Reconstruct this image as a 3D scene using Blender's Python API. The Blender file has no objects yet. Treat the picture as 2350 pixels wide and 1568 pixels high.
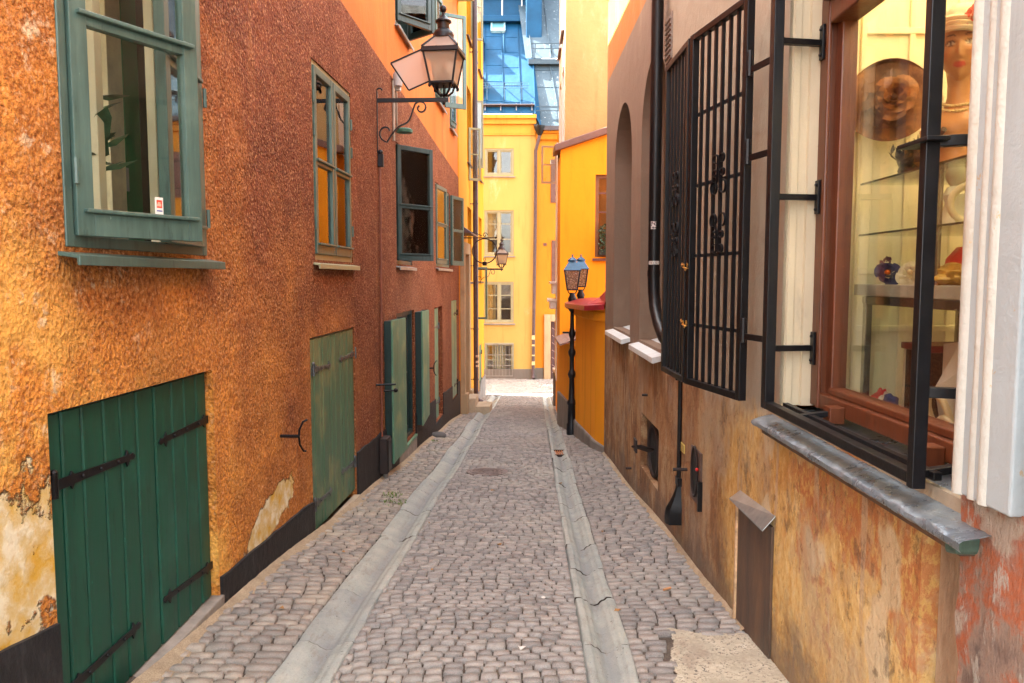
import bpy, bmesh, math, random
import numpy as np
from mathutils import Vector, Matrix, noise as mnoise

# ------------------------------------------------------------------ camera, sky, sun, exposure
rnd = random.Random(11)
RAD = math.radians
sc = bpy.context.scene
EYE = Vector((0, 0, 1.6))
FPX, CX, CY = 1780.0, 1175.0, 784.0          # focal length and centre in the 2350-wide measuring grid
PITCH = math.atan(144 / FPX)
cam_data = bpy.data.cameras.new("camera")
cam = bpy.data.objects.new("camera", cam_data)
sc.collection.objects.link(cam)
cam.location = EYE
cam.rotation_euler = (math.pi / 2 - PITCH, 0, 0)
cam_data.sensor_width = 36
cam_data.lens = 36 * FPX / 2350
cam_data.clip_start = 0.05
cam_data.clip_end = 500
sc.camera = cam

SUN_DIR = Vector((-1.0, 0.26, 1.2)).normalized()   # towards the sun
SUN_EL = math.asin(SUN_DIR.z)
SUN_AZ = math.atan2(SUN_DIR.x, SUN_DIR.y)
world = bpy.data.worlds.new("World")
sc.world = world
world.use_nodes = True
wn = world.node_tree.nodes
sky = wn.new('ShaderNodeTexSky')
sky.sky_type = 'NISHITA'
sky.sun_disc = False
sky.sun_elevation = SUN_EL
sky.sun_rotation = SUN_AZ
sky.air_density = 0.8
sky.dust_density = 3.0
sky.ozone_density = 1.0
wn['Background'].inputs[1].default_value = 0.15
# thin bright cloud: the photograph's sky is almost white
hs = wn.new('ShaderNodeHueSaturation')
hs.inputs['Saturation'].default_value = 0.30
wm = wn.new('ShaderNodeMix')
wm.data_type = 'RGBA'
wm.blend_type = 'MULTIPLY'
wm.inputs[0].default_value = 1.0
wm.inputs[7].default_value = (1.0, 0.98, 0.93, 1)
world.node_tree.links.new(sky.outputs[0], hs.inputs['Color'])
world.node_tree.links.new(hs.outputs[0], wm.inputs[6])
world.node_tree.links.new(wm.outputs[2], wn['Background'].inputs[0])
sd = bpy.data.lights.new("sun", 'SUN')
sd.energy = 4.4
sd.angle = RAD(0.5)
sd.color = (1.0, 0.93, 0.82)
sun = bpy.data.objects.new("sun", sd)
sc.collection.objects.link(sun)
sun.rotation_euler = SUN_DIR.to_track_quat('Z', 'Y').to_euler()
sc.view_settings.view_transform = 'Standard'
sc.view_settings.look = 'None'
sc.view_settings.exposure = 3.95
sc.view_settings.gamma = 1.0
sc.cycles.use_denoising = True
sc.cycles.max_bounces = 10
sc.cycles.diffuse_bounces = 6
sc.cycles.glossy_bounces = 4
sc.cycles.transparent_max_bounces = 16
sc.cycles.sample_clamp_indirect = 6.0

# ------------------------------------------------------------------ geometry helpers
def ray(px, py):
    a = (px - CX) / FPX
    b = -(py - CY) / FPX
    return Vector((a, math.cos(PITCH) + b * math.sin(PITCH), -math.sin(PITCH) + b * math.cos(PITCH)))

def at_depth(px, py, y):
    r = ray(px, py)
    return EYE + r * (y / r.y)

class Frame:
    """A vertical plane: s runs along it, z is up, d is the distance out of it."""
    def __init__(self, o, t, n=None, side=1):
        self.o = Vector((o[0], o[1], 0))
        self.t = Vector((t[0], t[1], 0)).normalized()
        self.n = Vector((n[0], n[1], 0)).normalized() if n is not None else Vector((self.t.y, -self.t.x, 0)) * side
    def P(self, s, z, d=0.0):
        p = self.o + self.t * s + self.n * d
        return Vector((p.x, p.y, z))
    def pix(self, px, py, d=0.0):
        r = ray(px, py)
        o = self.o + self.n * d
        k = (o - EYE).dot(self.n) / r.dot(self.n)
        p = EYE + r * k
        return ((p - o).dot(self.t), p.z)
    def leaf(self, s, d, ang, sg):
        dr = self.t * (sg * math.cos(ang)) + self.n * math.sin(ang)
        nn = self.n * math.cos(ang) - self.t * (sg * math.sin(ang))
        p = self.P(s, 0, d)
        return Frame((p.x, p.y), (dr.x, dr.y), (nn.x, nn.y))

class MB:
    def __init__(self):
        self.v, self.f = [], []
    def add(self, vs, fs):
        b = len(self.v)
        self.v.extend([tuple(x) for x in vs])
        self.f.extend([tuple(i + b for i in q) for q in fs])
        return self
    def quad(self, a, b, c, d):
        return self.add([a, b, c, d], [(0, 1, 2, 3)])
    def hexa(self, p):
        return self.add(p, [(0, 3, 2, 1), (4, 5, 6, 7), (0, 1, 5, 4), (1, 2, 6, 5), (2, 3, 7, 6), (3, 0, 4, 7)])
    def box(self, x0, x1, y0, y1, z0, z1):
        return self.hexa([(x0, y0, z0), (x1, y0, z0), (x1, y1, z0), (x0, y1, z0), (x0, y0, z1), (x1, y0, z1), (x1, y1, z1), (x0, y1, z1)])
    def boxw(self, F, s0, s1, z0, z1, d0, d1):
        return self.hexa([F.P(s0, z0, d0), F.P(s1, z0, d0), F.P(s1, z0, d1), F.P(s0, z0, d1),
                          F.P(s0, z1, d0), F.P(s1, z1, d0), F.P(s1, z1, d1), F.P(s0, z1, d1)])
    def prism(self, F, poly, d0, d1):
        n = len(poly)
        vs = [F.P(s, z, d0) for s, z in poly] + [F.P(s, z, d1) for s, z in poly]
        fs = [tuple(range(n))[::-1], tuple(range(n, 2 * n))] + [(i, (i + 1) % n, n + (i + 1) % n, n + i) for i in range(n)]
        return self.add(vs, fs)
    def extrude_z(self, poly, z0, z1):
        n = len(poly)
        vs = [(x, y, z0) for x, y in poly] + [(x, y, z1) for x, y in poly]
        fs = [tuple(range(n))[::-1], tuple(range(n, 2 * n))] + [(i, (i + 1) % n, n + (i + 1) % n, n + i) for i in range(n)]
        return self.add(vs, fs)
    def beam(self, a, b, w, h, up=(0, 0, 1)):
        a, b, up = Vector(a), Vector(b), Vector(up)
        d = (b - a).normalized()
        x = d.cross(up)
        if x.length < 1e-4:
            x = d.cross(Vector((1, 0, 0)))
        x.normalize()
        y = x.cross(d).normalized()
        x, y = x * w / 2, y * h / 2
        return self.hexa([a - x - y, a + x - y, a + x + y, a - x + y, b - x - y, b + x - y, b + x + y, b - x + y])
    def tube(self, pts, r, n=8, closed=False):
        pts = [Vector(p) for p in pts]
        m = len(pts)
        rs = r if isinstance(r, (list, tuple)) else [r] * m
        vs, fs = [], []
        ref = None
        for i, p in enumerate(pts):
            if closed:
                d = (pts[(i + 1) % m] - pts[i - 1]).normalized()
            else:
                d = (pts[min(i + 1, m - 1)] - pts[max(i - 1, 0)]).normalized()
            if ref is None:
                ref = d.orthogonal().normalized()
            else:
                ref = (ref - d * ref.dot(d)).normalized()
            bi = d.cross(ref)
            for k in range(n):
                a = 2 * math.pi * k / n
                vs.append(p + (ref * math.cos(a) + bi * math.sin(a)) * rs[i])
        for i in range(m if closed else m - 1):
            j = (i + 1) % m
            for k in range(n):
                fs.append((i * n + k, i * n + (k + 1) % n, j * n + (k + 1) % n, j * n + k))
        if not closed:
            fs.append(tuple(range(n))[::-1])
            fs.append(tuple((m - 1) * n + k for k in range(n)))
        return self.add(vs, fs)
    def strip(self, pts, nrm, w, t):
        """flat bar of width w (along nrm) and thickness t following pts"""
        pts = [Vector(p) for p in pts]
        nrm = Vector(nrm).normalized()
        m = len(pts)
        vs, fs = [], []
        for i, p in enumerate(pts):
            d = (pts[min(i + 1, m - 1)] - pts[max(i - 1, 0)]).normalized()
            q = d.cross(nrm).normalized()
            for a, b in ((-1, -1), (1, -1), (1, 1), (-1, 1)):
                vs.append(p + nrm * (a * w / 2) + q * (b * t / 2))
        for i in range(m - 1):
            for k in range(4):
                fs.append((i * 4 + k, i * 4 + (k + 1) % 4, i * 4 + 4 + (k + 1) % 4, i * 4 + 4 + k))
        fs.append((3, 2, 1, 0))
        fs.append(tuple((m - 1) * 4 + k for k in range(4)))
        return self.add(vs, fs)
    def lathe(self, prof, c, n=20, M=None, phase=0.0):
        c = Vector(c)
        vs, fs = [], []
        for r, z in prof:
            for k in range(n):
                a = 2 * math.pi * k / n + phase
                p = Vector((r * math.cos(a), r * math.sin(a), z))
                if M is not None:
                    p = M @ p
                vs.append(c + p)
        m = len(prof)
        for i in range(m - 1):
            for k in range(n):
                fs.append((i * n + k, i * n + (k + 1) % n, i * n + n + (k + 1) % n, i * n + n + k))
        if prof[0][0] > 1e-5:
            fs.append(tuple(range(n))[::-1])
        if prof[-1][0] > 1e-5:
            fs.append(tuple((m - 1) * n + k for k in range(n)))
        return self.add(vs, fs)
    def ball(self, c, r, sx=1, sy=1, sz=1, n=10, M=None):
        c = Vector(c)
        vs, fs = [], []
        for i in range(n + 1):
            th = math.pi * i / n
            for k in range(2 * n):
                ph = math.pi * k / n
                p = Vector((r * sx * math.sin(th) * math.cos(ph), r * sy * math.sin(th) * math.sin(ph), r * sz * math.cos(th)))
                if M is not None:
                    p = M @ p
                vs.append(c + p)
        w = 2 * n
        for i in range(n):
            for k in range(w):
                fs.append((i * w + k, i * w + (k + 1) % w, i * w + w + (k + 1) % w, i * w + w + k))
        return self.add(vs, fs)
    def build(self, name, mat, parent=None, smooth=False, bevel=0.0, merge=False, fix=True):
        me = bpy.data.meshes.new(name)
        me.from_pydata(self.v, [], self.f)
        bm = bmesh.new()
        bm.from_mesh(me)
        if smooth or merge:
            bmesh.ops.remove_doubles(bm, verts=bm.verts, dist=1e-5)
        if fix:
            bmesh.ops.recalc_face_normals(bm, faces=bm.faces)
        bm.to_mesh(me)
        bm.free()
        if mat is not None:
            me.materials.append(mat)
        o = bpy.data.objects.new(name, me)
        sc.collection.objects.link(o)
        if smooth:
            me.shade_smooth()
            me.set_sharp_from_angle(angle=RAD(42))
        if bevel > 0:
            b = o.modifiers.new("bevel", 'BEVEL')
            b.width = bevel
            b.segments = 2
            b.limit_method = 'ANGLE'
            b.angle_limit = RAD(50)
        if parent is not None:
            attach(o, parent)
        return o

def world_loc(o):
    p = Vector(o.location)
    while o.parent is not None:
        p = p + o.matrix_parent_inverse.to_translation()
        o = o.parent
        p = p + Vector(o.location)
    return p

def attach(o, parent):
    o.parent = parent
    o.matrix_parent_inverse = Matrix.Translation(-world_loc(parent))

def tag(o, label=None, cat=None, group=None, kind=None):
    if label: o['label'] = label
    if cat: o['category'] = cat
    if group: o['group'] = group
    if kind: o['kind'] = kind
    return o

def thing(name, loc, label, cat, group=None):
    e = bpy.data.objects.new(name, None)
    e.empty_display_size = 0.2
    e.location = Vector(loc)
    sc.collection.objects.link(e)
    return tag(e, label, cat, group)

def copy_tree(o, parent=None):
    c = o.copy()
    sc.collection.objects.link(c)
    if parent is not None:
        c.parent = parent
    for ch in [x for x in sc.objects if x.parent == o]:
        copy_tree(ch, c)
    return c

# ------------------------------------------------------------------ material helper
class Mat:
    def __init__(self, name):
        self.m = bpy.data.materials.new(name)
        self.m.use_nodes = True
        self.t = self.m.node_tree
        self.b = self.t.nodes['Principled BSDF']
        self.out = self.t.nodes['Material Output']
        self._p = None
    def node(self, ty, **kw):
        n = self.t.nodes.new(ty)
        for k, v in kw.items():
            setattr(n, k, v)
        return n
    def put(self, sock, v):
        if hasattr(v, 'is_output'):
            self.t.links.new(v, sock)
        elif isinstance(v, (tuple, list)):
            sock.default_value = (*v, 1.0) if (len(v) == 3 and sock.type == 'RGBA') else v
        else:
            sock.default_value = v
    @property
    def pos(self):
        if self._p is None:
            self._p = self.node('ShaderNodeNewGeometry').outputs['Position']
        return self._p
    def xyz(self):
        n = self.node('ShaderNodeSeparateXYZ')
        self.put(n.inputs[0], self.pos)
        return n.outputs
    def vec(self, scale, off=(0, 0, 0), v=None):
        n = self.node('ShaderNodeMapping')
        self.put(n.inputs['Vector'], v or self.pos)
        n.inputs['Scale'].default_value = scale
        n.inputs['Location'].default_value = off
        return n.outputs[0]
    def noise(self, scale, detail=4, rough=0.55, v=None, dist=0.0):
        n = self.node('ShaderNodeTexNoise')
        self.put(n.inputs['Vector'], v or self.pos)
        n.inputs['Scale'].default_value = scale
        n.inputs['Detail'].default_value = detail
        n.inputs['Roughness'].default_value = rough
        n.inputs['Distortion'].default_value = dist
        return n.outputs[0]
    def voro(self, scale, v=None, feature='F1', out='Distance', rnd_=1.0):
        n = self.node('ShaderNodeTexVoronoi', feature=feature)
        self.put(n.inputs['Vector'], v or self.pos)
        n.inputs['Scale'].default_value = scale
        n.inputs['Randomness'].default_value = rnd_
        return n.outputs[out]
    def math(self, op, a, b=0.0, c=0.0, clamp=False):
        n = self.node('ShaderNodeMath', operation=op, use_clamp=clamp)
        self.put(n.inputs[0], a)
        self.put(n.inputs[1], b)
        self.put(n.inputs[2], c)
        return n.outputs[0]
    def ss(self, v, lo, hi, a=0.0, b=1.0):
        n = self.node('ShaderNodeMapRange', interpolation_type='SMOOTHSTEP')
        self.put(n.inputs[0], v)
        self.put(n.inputs[1], lo)
        self.put(n.inputs[2], hi)
        n.inputs[3].default_value = a
        n.inputs[4].default_value = b
        return n.outputs[0]
    def mix(self, fac, a, b, mode='MIX'):
        n = self.node('ShaderNodeMix', data_type='RGBA', blend_type=mode)
        self.put(n.inputs[0], fac)
        self.put(n.inputs[6], a)
        self.put(n.inputs[7], b)
        return n.outputs[2]
    def ramp(self, fac, stops):
        n = self.node('ShaderNodeValToRGB')
        self.put(n.inputs[0], fac)
        e = n.color_ramp.elements
        while len(e) < len(stops):
            e.new(0.5)
        for el, (p, c) in zip(e, stops):
            el.position = p
            el.color = (*c, 1.0)
        return n.outputs[0]
    def bump(self, h, strength=0.5, dist=0.01, normal=None):
        n = self.node('ShaderNodeBump')
        n.inputs['Strength'].default_value = strength
        n.inputs['Distance'].default_value = dist
        self.put(n.inputs['Height'], h)
        if normal is not None:
            self.put(n.inputs['Normal'], normal)
        return n.outputs[0]
    def done(self, col=None, rough=None, normal=None, metal=None, spec=None):
        if col is not None: self.put(self.b.inputs['Base Color'], col)
        if rough is not None: self.put(self.b.inputs['Roughness'], rough)
        if normal is not None: self.put(self.b.inputs['Normal'], normal)
        if metal is not None: self.put(self.b.inputs['Metallic'], metal)
        if spec is not None: self.put(self.b.inputs['Specular IOR Level'], spec)
        return self.m

def sc3(c, k):
    return tuple(min(1.0, x * k) for x in c)

def pbr(name, col, rough=0.6, var=0.25, scale=5.0, bump=0.3, bscale=40.0, bdist=0.004, metal=0.0, stretch=(1, 1, 1), col2=None, spec=0.5, edge=None):
    M = Mat(name)
    n = M.noise(scale, 6, 0.65, M.vec(stretch))
    c2 = col2 or sc3(col, 1 + var)
    c = M.ramp(n, [(0.32, sc3(col, 1 - var)), (0.5, col), (0.68, c2)])
    if edge is not None:      # worn flecks
        w = M.noise(26, 8, 0.75)
        c = M.mix(M.ss(w, 0.66, 0.72), c, edge)
    nn = M.noise(bscale, 5, 0.6, M.vec(stretch))
    r = M.ss(n, 0.2, 0.8, rough * 0.85, min(1, rough * 1.15))
    return M.done(c, r, M.bump(nn, bump, bdist), metal, spec)

def glass_mat(name, tint=(0.93, 0.96, 0.94), ior=1.5, ripple=0.02, boost=1.0):
    M = Mat(name)
    tr = M.node('ShaderNodeBsdfTransparent')
    tr.inputs[0].default_value = (*tint, 1)
    gl = M.node('ShaderNodeBsdfGlossy')
    gl.inputs['Roughness'].default_value = 0.02
    fr = M.node('ShaderNodeFresnel')
    fr.inputs[0].default_value = ior
    nb = M.bump(M.noise(3.0, 2, 0.5), ripple, 0.05)
    M.put(gl.inputs['Normal'], nb)
    M.put(fr.inputs['Normal'], nb)
    mx = M.node('ShaderNodeMixShader')
    M.put(mx.inputs[0], M.math('MULTIPLY', fr.outputs[0], boost, clamp=True))
    M.t.links.new(tr.outputs[0], mx.inputs[1])
    M.t.links.new(gl.outputs[0], mx.inputs[2])
    M.t.links.new(mx.outputs[0], M.out.inputs[0])
    return M.m

def attr_col(M, name):
    n = M.node('ShaderNodeAttribute')
    n.attribute_name = name
    return n.outputs
# ------------------------------------------------------------------ materials
def roughcast_mat():
    M = Mat('roughcast')
    x, y, z = M.xyz()
    g1 = M.noise(42, 4, 0.65)
    g2 = M.voro(50)
    big = M.noise(0.9, 4, 0.6)
    worn = M.ss(M.noise(1.3, 5, 0.65, M.vec((1, 1, 1), (9, 2, 6))), 0.36, 0.60, 0.30, 1.0)
    h = M.math('MULTIPLY', M.math('ADD', M.math('MULTIPLY', g1, 1.0), M.math('MULTIPLY', g2, 0.55)), worn)
    h = M.math('ADD', h, M.math('MULTIPLY', M.noise(7, 5, 0.62), 1.5))
    h = M.math('ADD', h, M.math('MULTIPLY', M.noise(19, 4, 0.62), 0.7))
    # brown above, orange at foot and near end: partly wear, partly light painted in
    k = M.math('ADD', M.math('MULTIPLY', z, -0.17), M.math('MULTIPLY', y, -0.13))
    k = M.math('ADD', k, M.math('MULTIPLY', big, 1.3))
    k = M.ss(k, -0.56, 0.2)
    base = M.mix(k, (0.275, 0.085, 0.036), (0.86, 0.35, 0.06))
    fleck = M.ss(M.noise(46, 5, 0.7), 0.36, 0.60)
    base = M.mix(fleck, M.mix(1.0, base, (0.50, 0.40, 0.34), 'MULTIPLY'), base)
    lite = M.ss(M.noise(50, 4, 0.65, M.vec((1, 1, 1), (3, 5, 1))), 0.50, 0.70)
    tro = M.noise(2.6, 4, 0.6, M.vec((1, 1, 1.4), (2, 9, 4)))
    base = M.mix(M.ss(tro, 0.35, 0.65), M.mix(1.0, base, (0.80, 0.74, 0.70), 'MULTIPLY'), base)
    run = M.noise(4.5, 5, 0.6, M.vec((1, 1.6, 0.16), (5, 2, 1)))
    base = M.mix(M.math('MULTIPLY', M.ss(run, 0.58, 0.72), 0.16), base, (0.72, 0.36, 0.11))
    base = M.mix(M.math('MULTIPLY', lite, 0.6), base, (0.76, 0.41, 0.19))
    gold = M.noise(2.1, 6, 0.66, M.vec((1, 1, 1), (4, 4, 8)))
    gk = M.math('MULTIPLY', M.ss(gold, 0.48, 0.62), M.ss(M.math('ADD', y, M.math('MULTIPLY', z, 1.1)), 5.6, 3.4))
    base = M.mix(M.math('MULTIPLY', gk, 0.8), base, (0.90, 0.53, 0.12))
    wht = M.noise(5.2, 7, 0.72, M.vec((1, 1, 1), (1, 7, 2)))
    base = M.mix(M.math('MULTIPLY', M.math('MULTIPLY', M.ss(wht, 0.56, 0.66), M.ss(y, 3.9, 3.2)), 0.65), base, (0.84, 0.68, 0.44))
    grime = M.noise(0.7, 5, 0.6, M.vec((1, 1, 0.6), (3, 3, 3)))
    base = M.mix(M.ss(grime, 0.54, 0.72), base, M.mix(1.0, base, (0.66, 0.56, 0.52), 'MULTIPLY'))
    # lost render: two patches where the old cream coat shows
    nz = M.math('MULTIPLY', M.math('SUBTRACT', M.noise(5.5, 5, 0.6), 0.5), 1.7)
    def patch(cy, cz, ry, rz, sh=0.0):
        a = M.math('DIVIDE', M.math('SUBTRACT', y, cy), ry)
        zz = M.math('SUBTRACT', M.math('SUBTRACT', z, cz), M.math('MULTIPLY', M.math('SUBTRACT', y, cy), sh))
        b = M.math('DIVIDE', zz, rz)
        e = M.math('SQRT', M.math('ADD', M.math('MULTIPLY', a, a), M.math('MULTIPLY', b, b)))
        return M.ss(M.math('ADD', e, nz), 1.0, 0.9)
    pm = M.math('MAXIMUM', patch(2.3, 0.56, 0.70, 0.46), patch(5.25, -0.02, 0.52, 0.14, 0.22))
    pc = M.ramp(M.noise(7, 5, 0.65), [(0.35, (0.62, 0.36, 0.05)), (0.5, (0.66, 0.50, 0.24)), (0.62, (0.78, 0.70, 0.5))])
    col = M.mix(pm, base, pc)
    h2 = M.mix(pm, M.math('ADD', h, 0.9), M.math('MULTIPLY', M.noise(14, 5, 0.6), 0.5))
    return M.done(col, 0.85, M.bump(h2, 1.0, 0.022), 0, 0.25)

def plaster_mat(name, col, var=0.14, scale=1.6, stain=None, stain_lo=0.6, bump=0.25, rough=0.8, flake=None):
    M = Mat(name)
    n = M.noise(scale, 6, 0.6, M.vec((1, 1, 0.45)))
    c = M.ramp(n, [(0.3, sc3(col, 1 - var)), (0.5, col), (0.7, sc3(col, 1 + var))])
    if stain is not None:
        s = M.noise(scale * 0.9, 7, 0.7, M.vec((1, 1, 0.4), (4, 7, 2)))
        c = M.mix(M.ss(s, stain_lo, stain_lo + 0.13), c, stain)
    if flake is not None:
        f = M.noise(scale * 5, 8, 0.75, M.vec((1, 1, 0.7), (1, 2, 9)))
        c = M.mix(M.ss(f, 0.66, 0.69), c, flake)
    rn = M.noise(5, 6, 0.65, M.vec((1, 1, 0.10), (8, 3, 5)))
    c = M.mix(M.math('MULTIPLY', M.ss(rn, 0.52, 0.68), 0.30), c, sc3((col[0], col[1] * .9, col[2] * .8), 0.55))
    nn = M.math('ADD', M.noise(9, 5, 0.6), M.math('MULTIPLY', M.noise(90, 3, 0.6), 0.25))
    return M.done(c, rough, M.bump(nn, bump, 0.02), 0, 0.25)

def wood_paint(name, col, worn, stripes=False, rough=0.45, lo=0.56):
    """painted boards: vertical streaks of wear, small chips"""
    M = Mat(name)
    s1 = M.noise(9, 6, 0.7, M.vec((3, 3, 0.25)))
    s2 = M.noise(2.2, 4, 0.6)
    c = M.ramp(s1, [(0.3, sc3(col, 0.72)), (0.52, col), (0.72, sc3(col, 1.3))])
    c = M.mix(M.math('MULTIPLY', M.ss(s2, lo, lo + 0.25), 0.65), c, worn)
    chip = M.noise(38, 7, 0.78, M.vec((1, 1, 0.5)))
    c = M.mix(M.ss(chip, 0.66, 0.70), c, sc3(worn, 1.6))
    sc_ = M.noise(14, 6, 0.7, M.vec((1.5, 1.5, 0.3), (5, 5, 5)))
    c = M.mix(M.math('MULTIPLY', M.ss(sc_, 0.57, 0.66), 0.55), c, sc3(col, 0.45))
    return M.done(c, M.ss(s1, 0.2, 0.8, rough * 0.8, rough * 1.3), M.bump(s1, 0.25, 0.004), 0, 0.5)

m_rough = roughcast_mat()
m_orange_up = plaster_mat('orange_plaster', (0.58, 0.175, 0.034), 0.12, 1.3, (0.64, 0.25, 0.07), 0.58)
m_plinth = Mat('black_plinth')
_n = m_plinth.noise(7, 7, 0.7, m_plinth.vec((2.2, 2.2, 0.6)))
m_plinth = m_plinth.done(m_plinth.ramp(_n, [(0.35, (0.004, 0.004, 0.005)), (0.54, (0.009, 0.009, 0.011)), (0.66, (0.028, 0.027, 0.028)), (0.74, (0.12, 0.11, 0.105))]),
                         0.7, m_plinth.bump(m_plinth.noise(18, 6, 0.65), 0.7, 0.02))
m_hatch_dark = wood_paint('bottle_green_boards', (0.003, 0.062, 0.036), (0.012, 0.12, 0.085), lo=0.5)
m_hatch_pale = wood_paint('faded_green_boards', (0.065, 0.15, 0.085), (0.25, 0.255, 0.11), lo=0.45)
m_shut = wood_paint('pale_green_shutter_paint', (0.09, 0.22, 0.14), (0.33, 0.36, 0.17), lo=0.48)
m_shut_edge = wood_paint('dark_green_paint', (0.008, 0.03, 0.028), (0.02, 0.06, 0.05))
m_win_green = wood_paint('grey_green_window_paint', (0.075, 0.135, 0.115), (0.16, 0.25, 0.21), rough=0.35)
m_win_dark = wood_paint('dark_window_paint', (0.03, 0.06, 0.058), (0.08, 0.12, 0.11), rough=0.35)
m_win_olive = pbr('olive_window_paint', (0.33, 0.32, 0.19), 0.45, 0.12)
m_cream = pbr('cream_paint', (0.66, 0.60, 0.42), 0.5, 0.08, 3)
m_iron = pbr('black_iron', (0.0035, 0.0035, 0.005), 0.42, 0.3, 12, 0.35, 60, 0.002, 0.0, spec=0.35)
m_iron_grey = pbr('worn_grey_iron', (0.11, 0.12, 0.125), 0.42, 0.5, 18, 0.5, 70, 0.002, 0.6, edge=(0.22, 0.15, 0.11))
m_rust = pbr('rusty_iron', (0.022, 0.012, 0.010), 0.7, 0.5, 16, 0.6, 60, 0.004, 0.0)
m_iron_lamp = pbr('painted_lamp_iron', (0.006, 0.0065, 0.010), 0.42, 0.3, 12, 0.3, 60, 0.002, spec=0.35)
m_stone_sill = pbr('grey_sill_stone', (0.26, 0.225, 0.19), 0.8, 0.3, 9, 0.6, 50, 0.006, edge=(0.42, 0.38, 0.32))
m_zinc = pbr('zinc_flashing', (0.34, 0.37, 0.37), 0.38, 0.25, 8, 0.4, 14, 0.006, 0.65)
m_white_sill = pbr('white_sheet_sill', (0.62, 0.66, 0.66), 0.45, 0.15, 9, 0.4, 14, 0.006, 0.0, edge=(0.4, 0.25, 0.15))
m_dark = pbr('unlit_room_plaster', (0.10, 0.085, 0.07), 0.9)
m_room = pbr('room_wall_paint', (0.82, 0.76, 0.56), 0.8, 0.06)
m_glass = glass_mat('window_glass', ior=1.52, boost=1.3)
m_glass_big = glass_mat('big_window_glass', ior=1.4, boost=0.55)
m_glass_shop = glass_mat('shop_glass', (0.97, 0.96, 0.92), ior=1.4, boost=0.4)
m_glass_lamp = glass_mat('lamp_glass', (0.92, 0.9, 0.85), 1.5, 0.08, 1.5)
m_frost = Mat('frosted_lamp_glass')
_fd = m_frost.node('ShaderNodeBsdfTranslucent'); _fd.inputs[0].default_value = (0.85, 0.78, 0.72, 1)
_ft = m_frost.node('ShaderNodeBsdfTransparent'); _ft.inputs[0].default_value = (0.95, 0.93, 0.9, 1)
_fdd = m_frost.node('ShaderNodeBsdfDiffuse'); _fdd.inputs[0].default_value = (0.75, 0.66, 0.6, 1)
_m1 = m_frost.node('ShaderNodeMixShader'); _m1.inputs[0].default_value = 0.35
m_frost.t.links.new(_fd.outputs[0], _m1.inputs[1]); m_frost.t.links.new(_fdd.outputs[0], _m1.inputs[2])
_m2 = m_frost.node('ShaderNodeMixShader'); _m2.inputs[0].default_value = 0.45
m_frost.t.links.new(_m1.outputs[0], _m2.inputs[1]); m_frost.t.links.new(_ft.outputs[0], _m2.inputs[2])
m_frost.t.links.new(_m2.outputs[0], m_frost.out.inputs[0])
m_frost = m_frost.m

# ------------------------------------------------------------------ the street
SLOPE = 0.081
Y_END = 22.6
def gl_c(y): return -1.005 + (y - 3.48) * 0.0279
def gr_c(y): return 0.475 + (y - 3.48) * 0.027
def ground_z(x, y):
    x = np.asarray(x, float); y = np.asarray(y, float)
    z = np.where(y < Y_END, -SLOPE * y, -SLOPE * Y_END - 0.038 * (y - Y_END))
    yy = np.clip(y, -8, Y_END)
    fade = np.clip((Y_END + 0.6 - y) / 2.5, 0, 1)
    cl, cr = gl_c(yy), gr_c(yy)
    left = 0.04 * np.clip((cl - x) / 0.65, 0, 1.2)
    right = 0.04 * np.clip((x - cr) / 0.65, 0, 1.2)
    xm, hw = (cl + cr) / 2, (cr - cl) / 2
    mid = 0.03 * np.clip(1 - ((x - xm) / hw) ** 2, 0, 1)
    und = 0.012 * np.sin(y * 1.9 + x * 1.3) + 0.01 * np.sin(y * 0.83 - x * 2.1)
    return z + (left + right + mid) * fade + und * np.clip(fade + 0.3, 0, 1)

def gz(x, y):
    return float(ground_z(x, y))

def ground_mat():
    M = Mat('sand_joint')
    n = M.noise(5, 7, 0.65)
    f = M.noise(120, 4, 0.7)
    x, y, z = M.xyz()
    c = M.ramp(n, [(0.32, (0.022, 0.016, 0.014)), (0.5, (0.045, 0.032, 0.028)), (0.66, (0.12, 0.09, 0.07))])
    c = M.mix(0.4, c, M.ramp(f, [(0.3, (0.05, 0.045, 0.04)), (0.7, (0.34, 0.28, 0.22))]))
    return M.done(c, 0.95, M.bump(f, 0.6, 0.01), 0, 0.1)

def sheet():
    xs = np.concatenate([np.linspace(-70, -6, 9), np.linspace(-5, -2.2, 5), np.linspace(-2.1, 2.1, 127), np.linspace(2.3, 6, 6), np.linspace(8, 70, 9)])
    ys = np.concatenate([np.linspace(-30, -6, 6), np.linspace(-5, 1.5, 10), np.linspace(1.7, 24, 150), np.linspace(24.5, 31, 10), np.linspace(34, 140, 12)])
    X, Y = np.meshgrid(xs, ys)
    dip = np.maximum(np.clip(1 - (np.abs(X - gl_c(Y)) - 0.125) / 0.05, 0, 1), np.clip(1 - (np.abs(X - gr_c(Y)) - 0.095) / 0.05, 0, 1)) * (Y < Y_END + .2)
    Z = ground_z(X, Y) - 0.021 - 0.09 * np.clip(dip, 0, 1)
    n = len(xs)
    mb = MB()
    mb.add(np.stack([X.ravel(), Y.ravel(), Z.ravel()], 1).tolist(),
           [(j * n + i, j * n + i + 1, j * n + n + i + 1, j * n + n + i) for j in range(len(ys) - 1) for i in range(n - 1)])
    return tag(mb.build('ground', ground_mat(), smooth=True, fix=False), kind='structure')
sheet()

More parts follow.
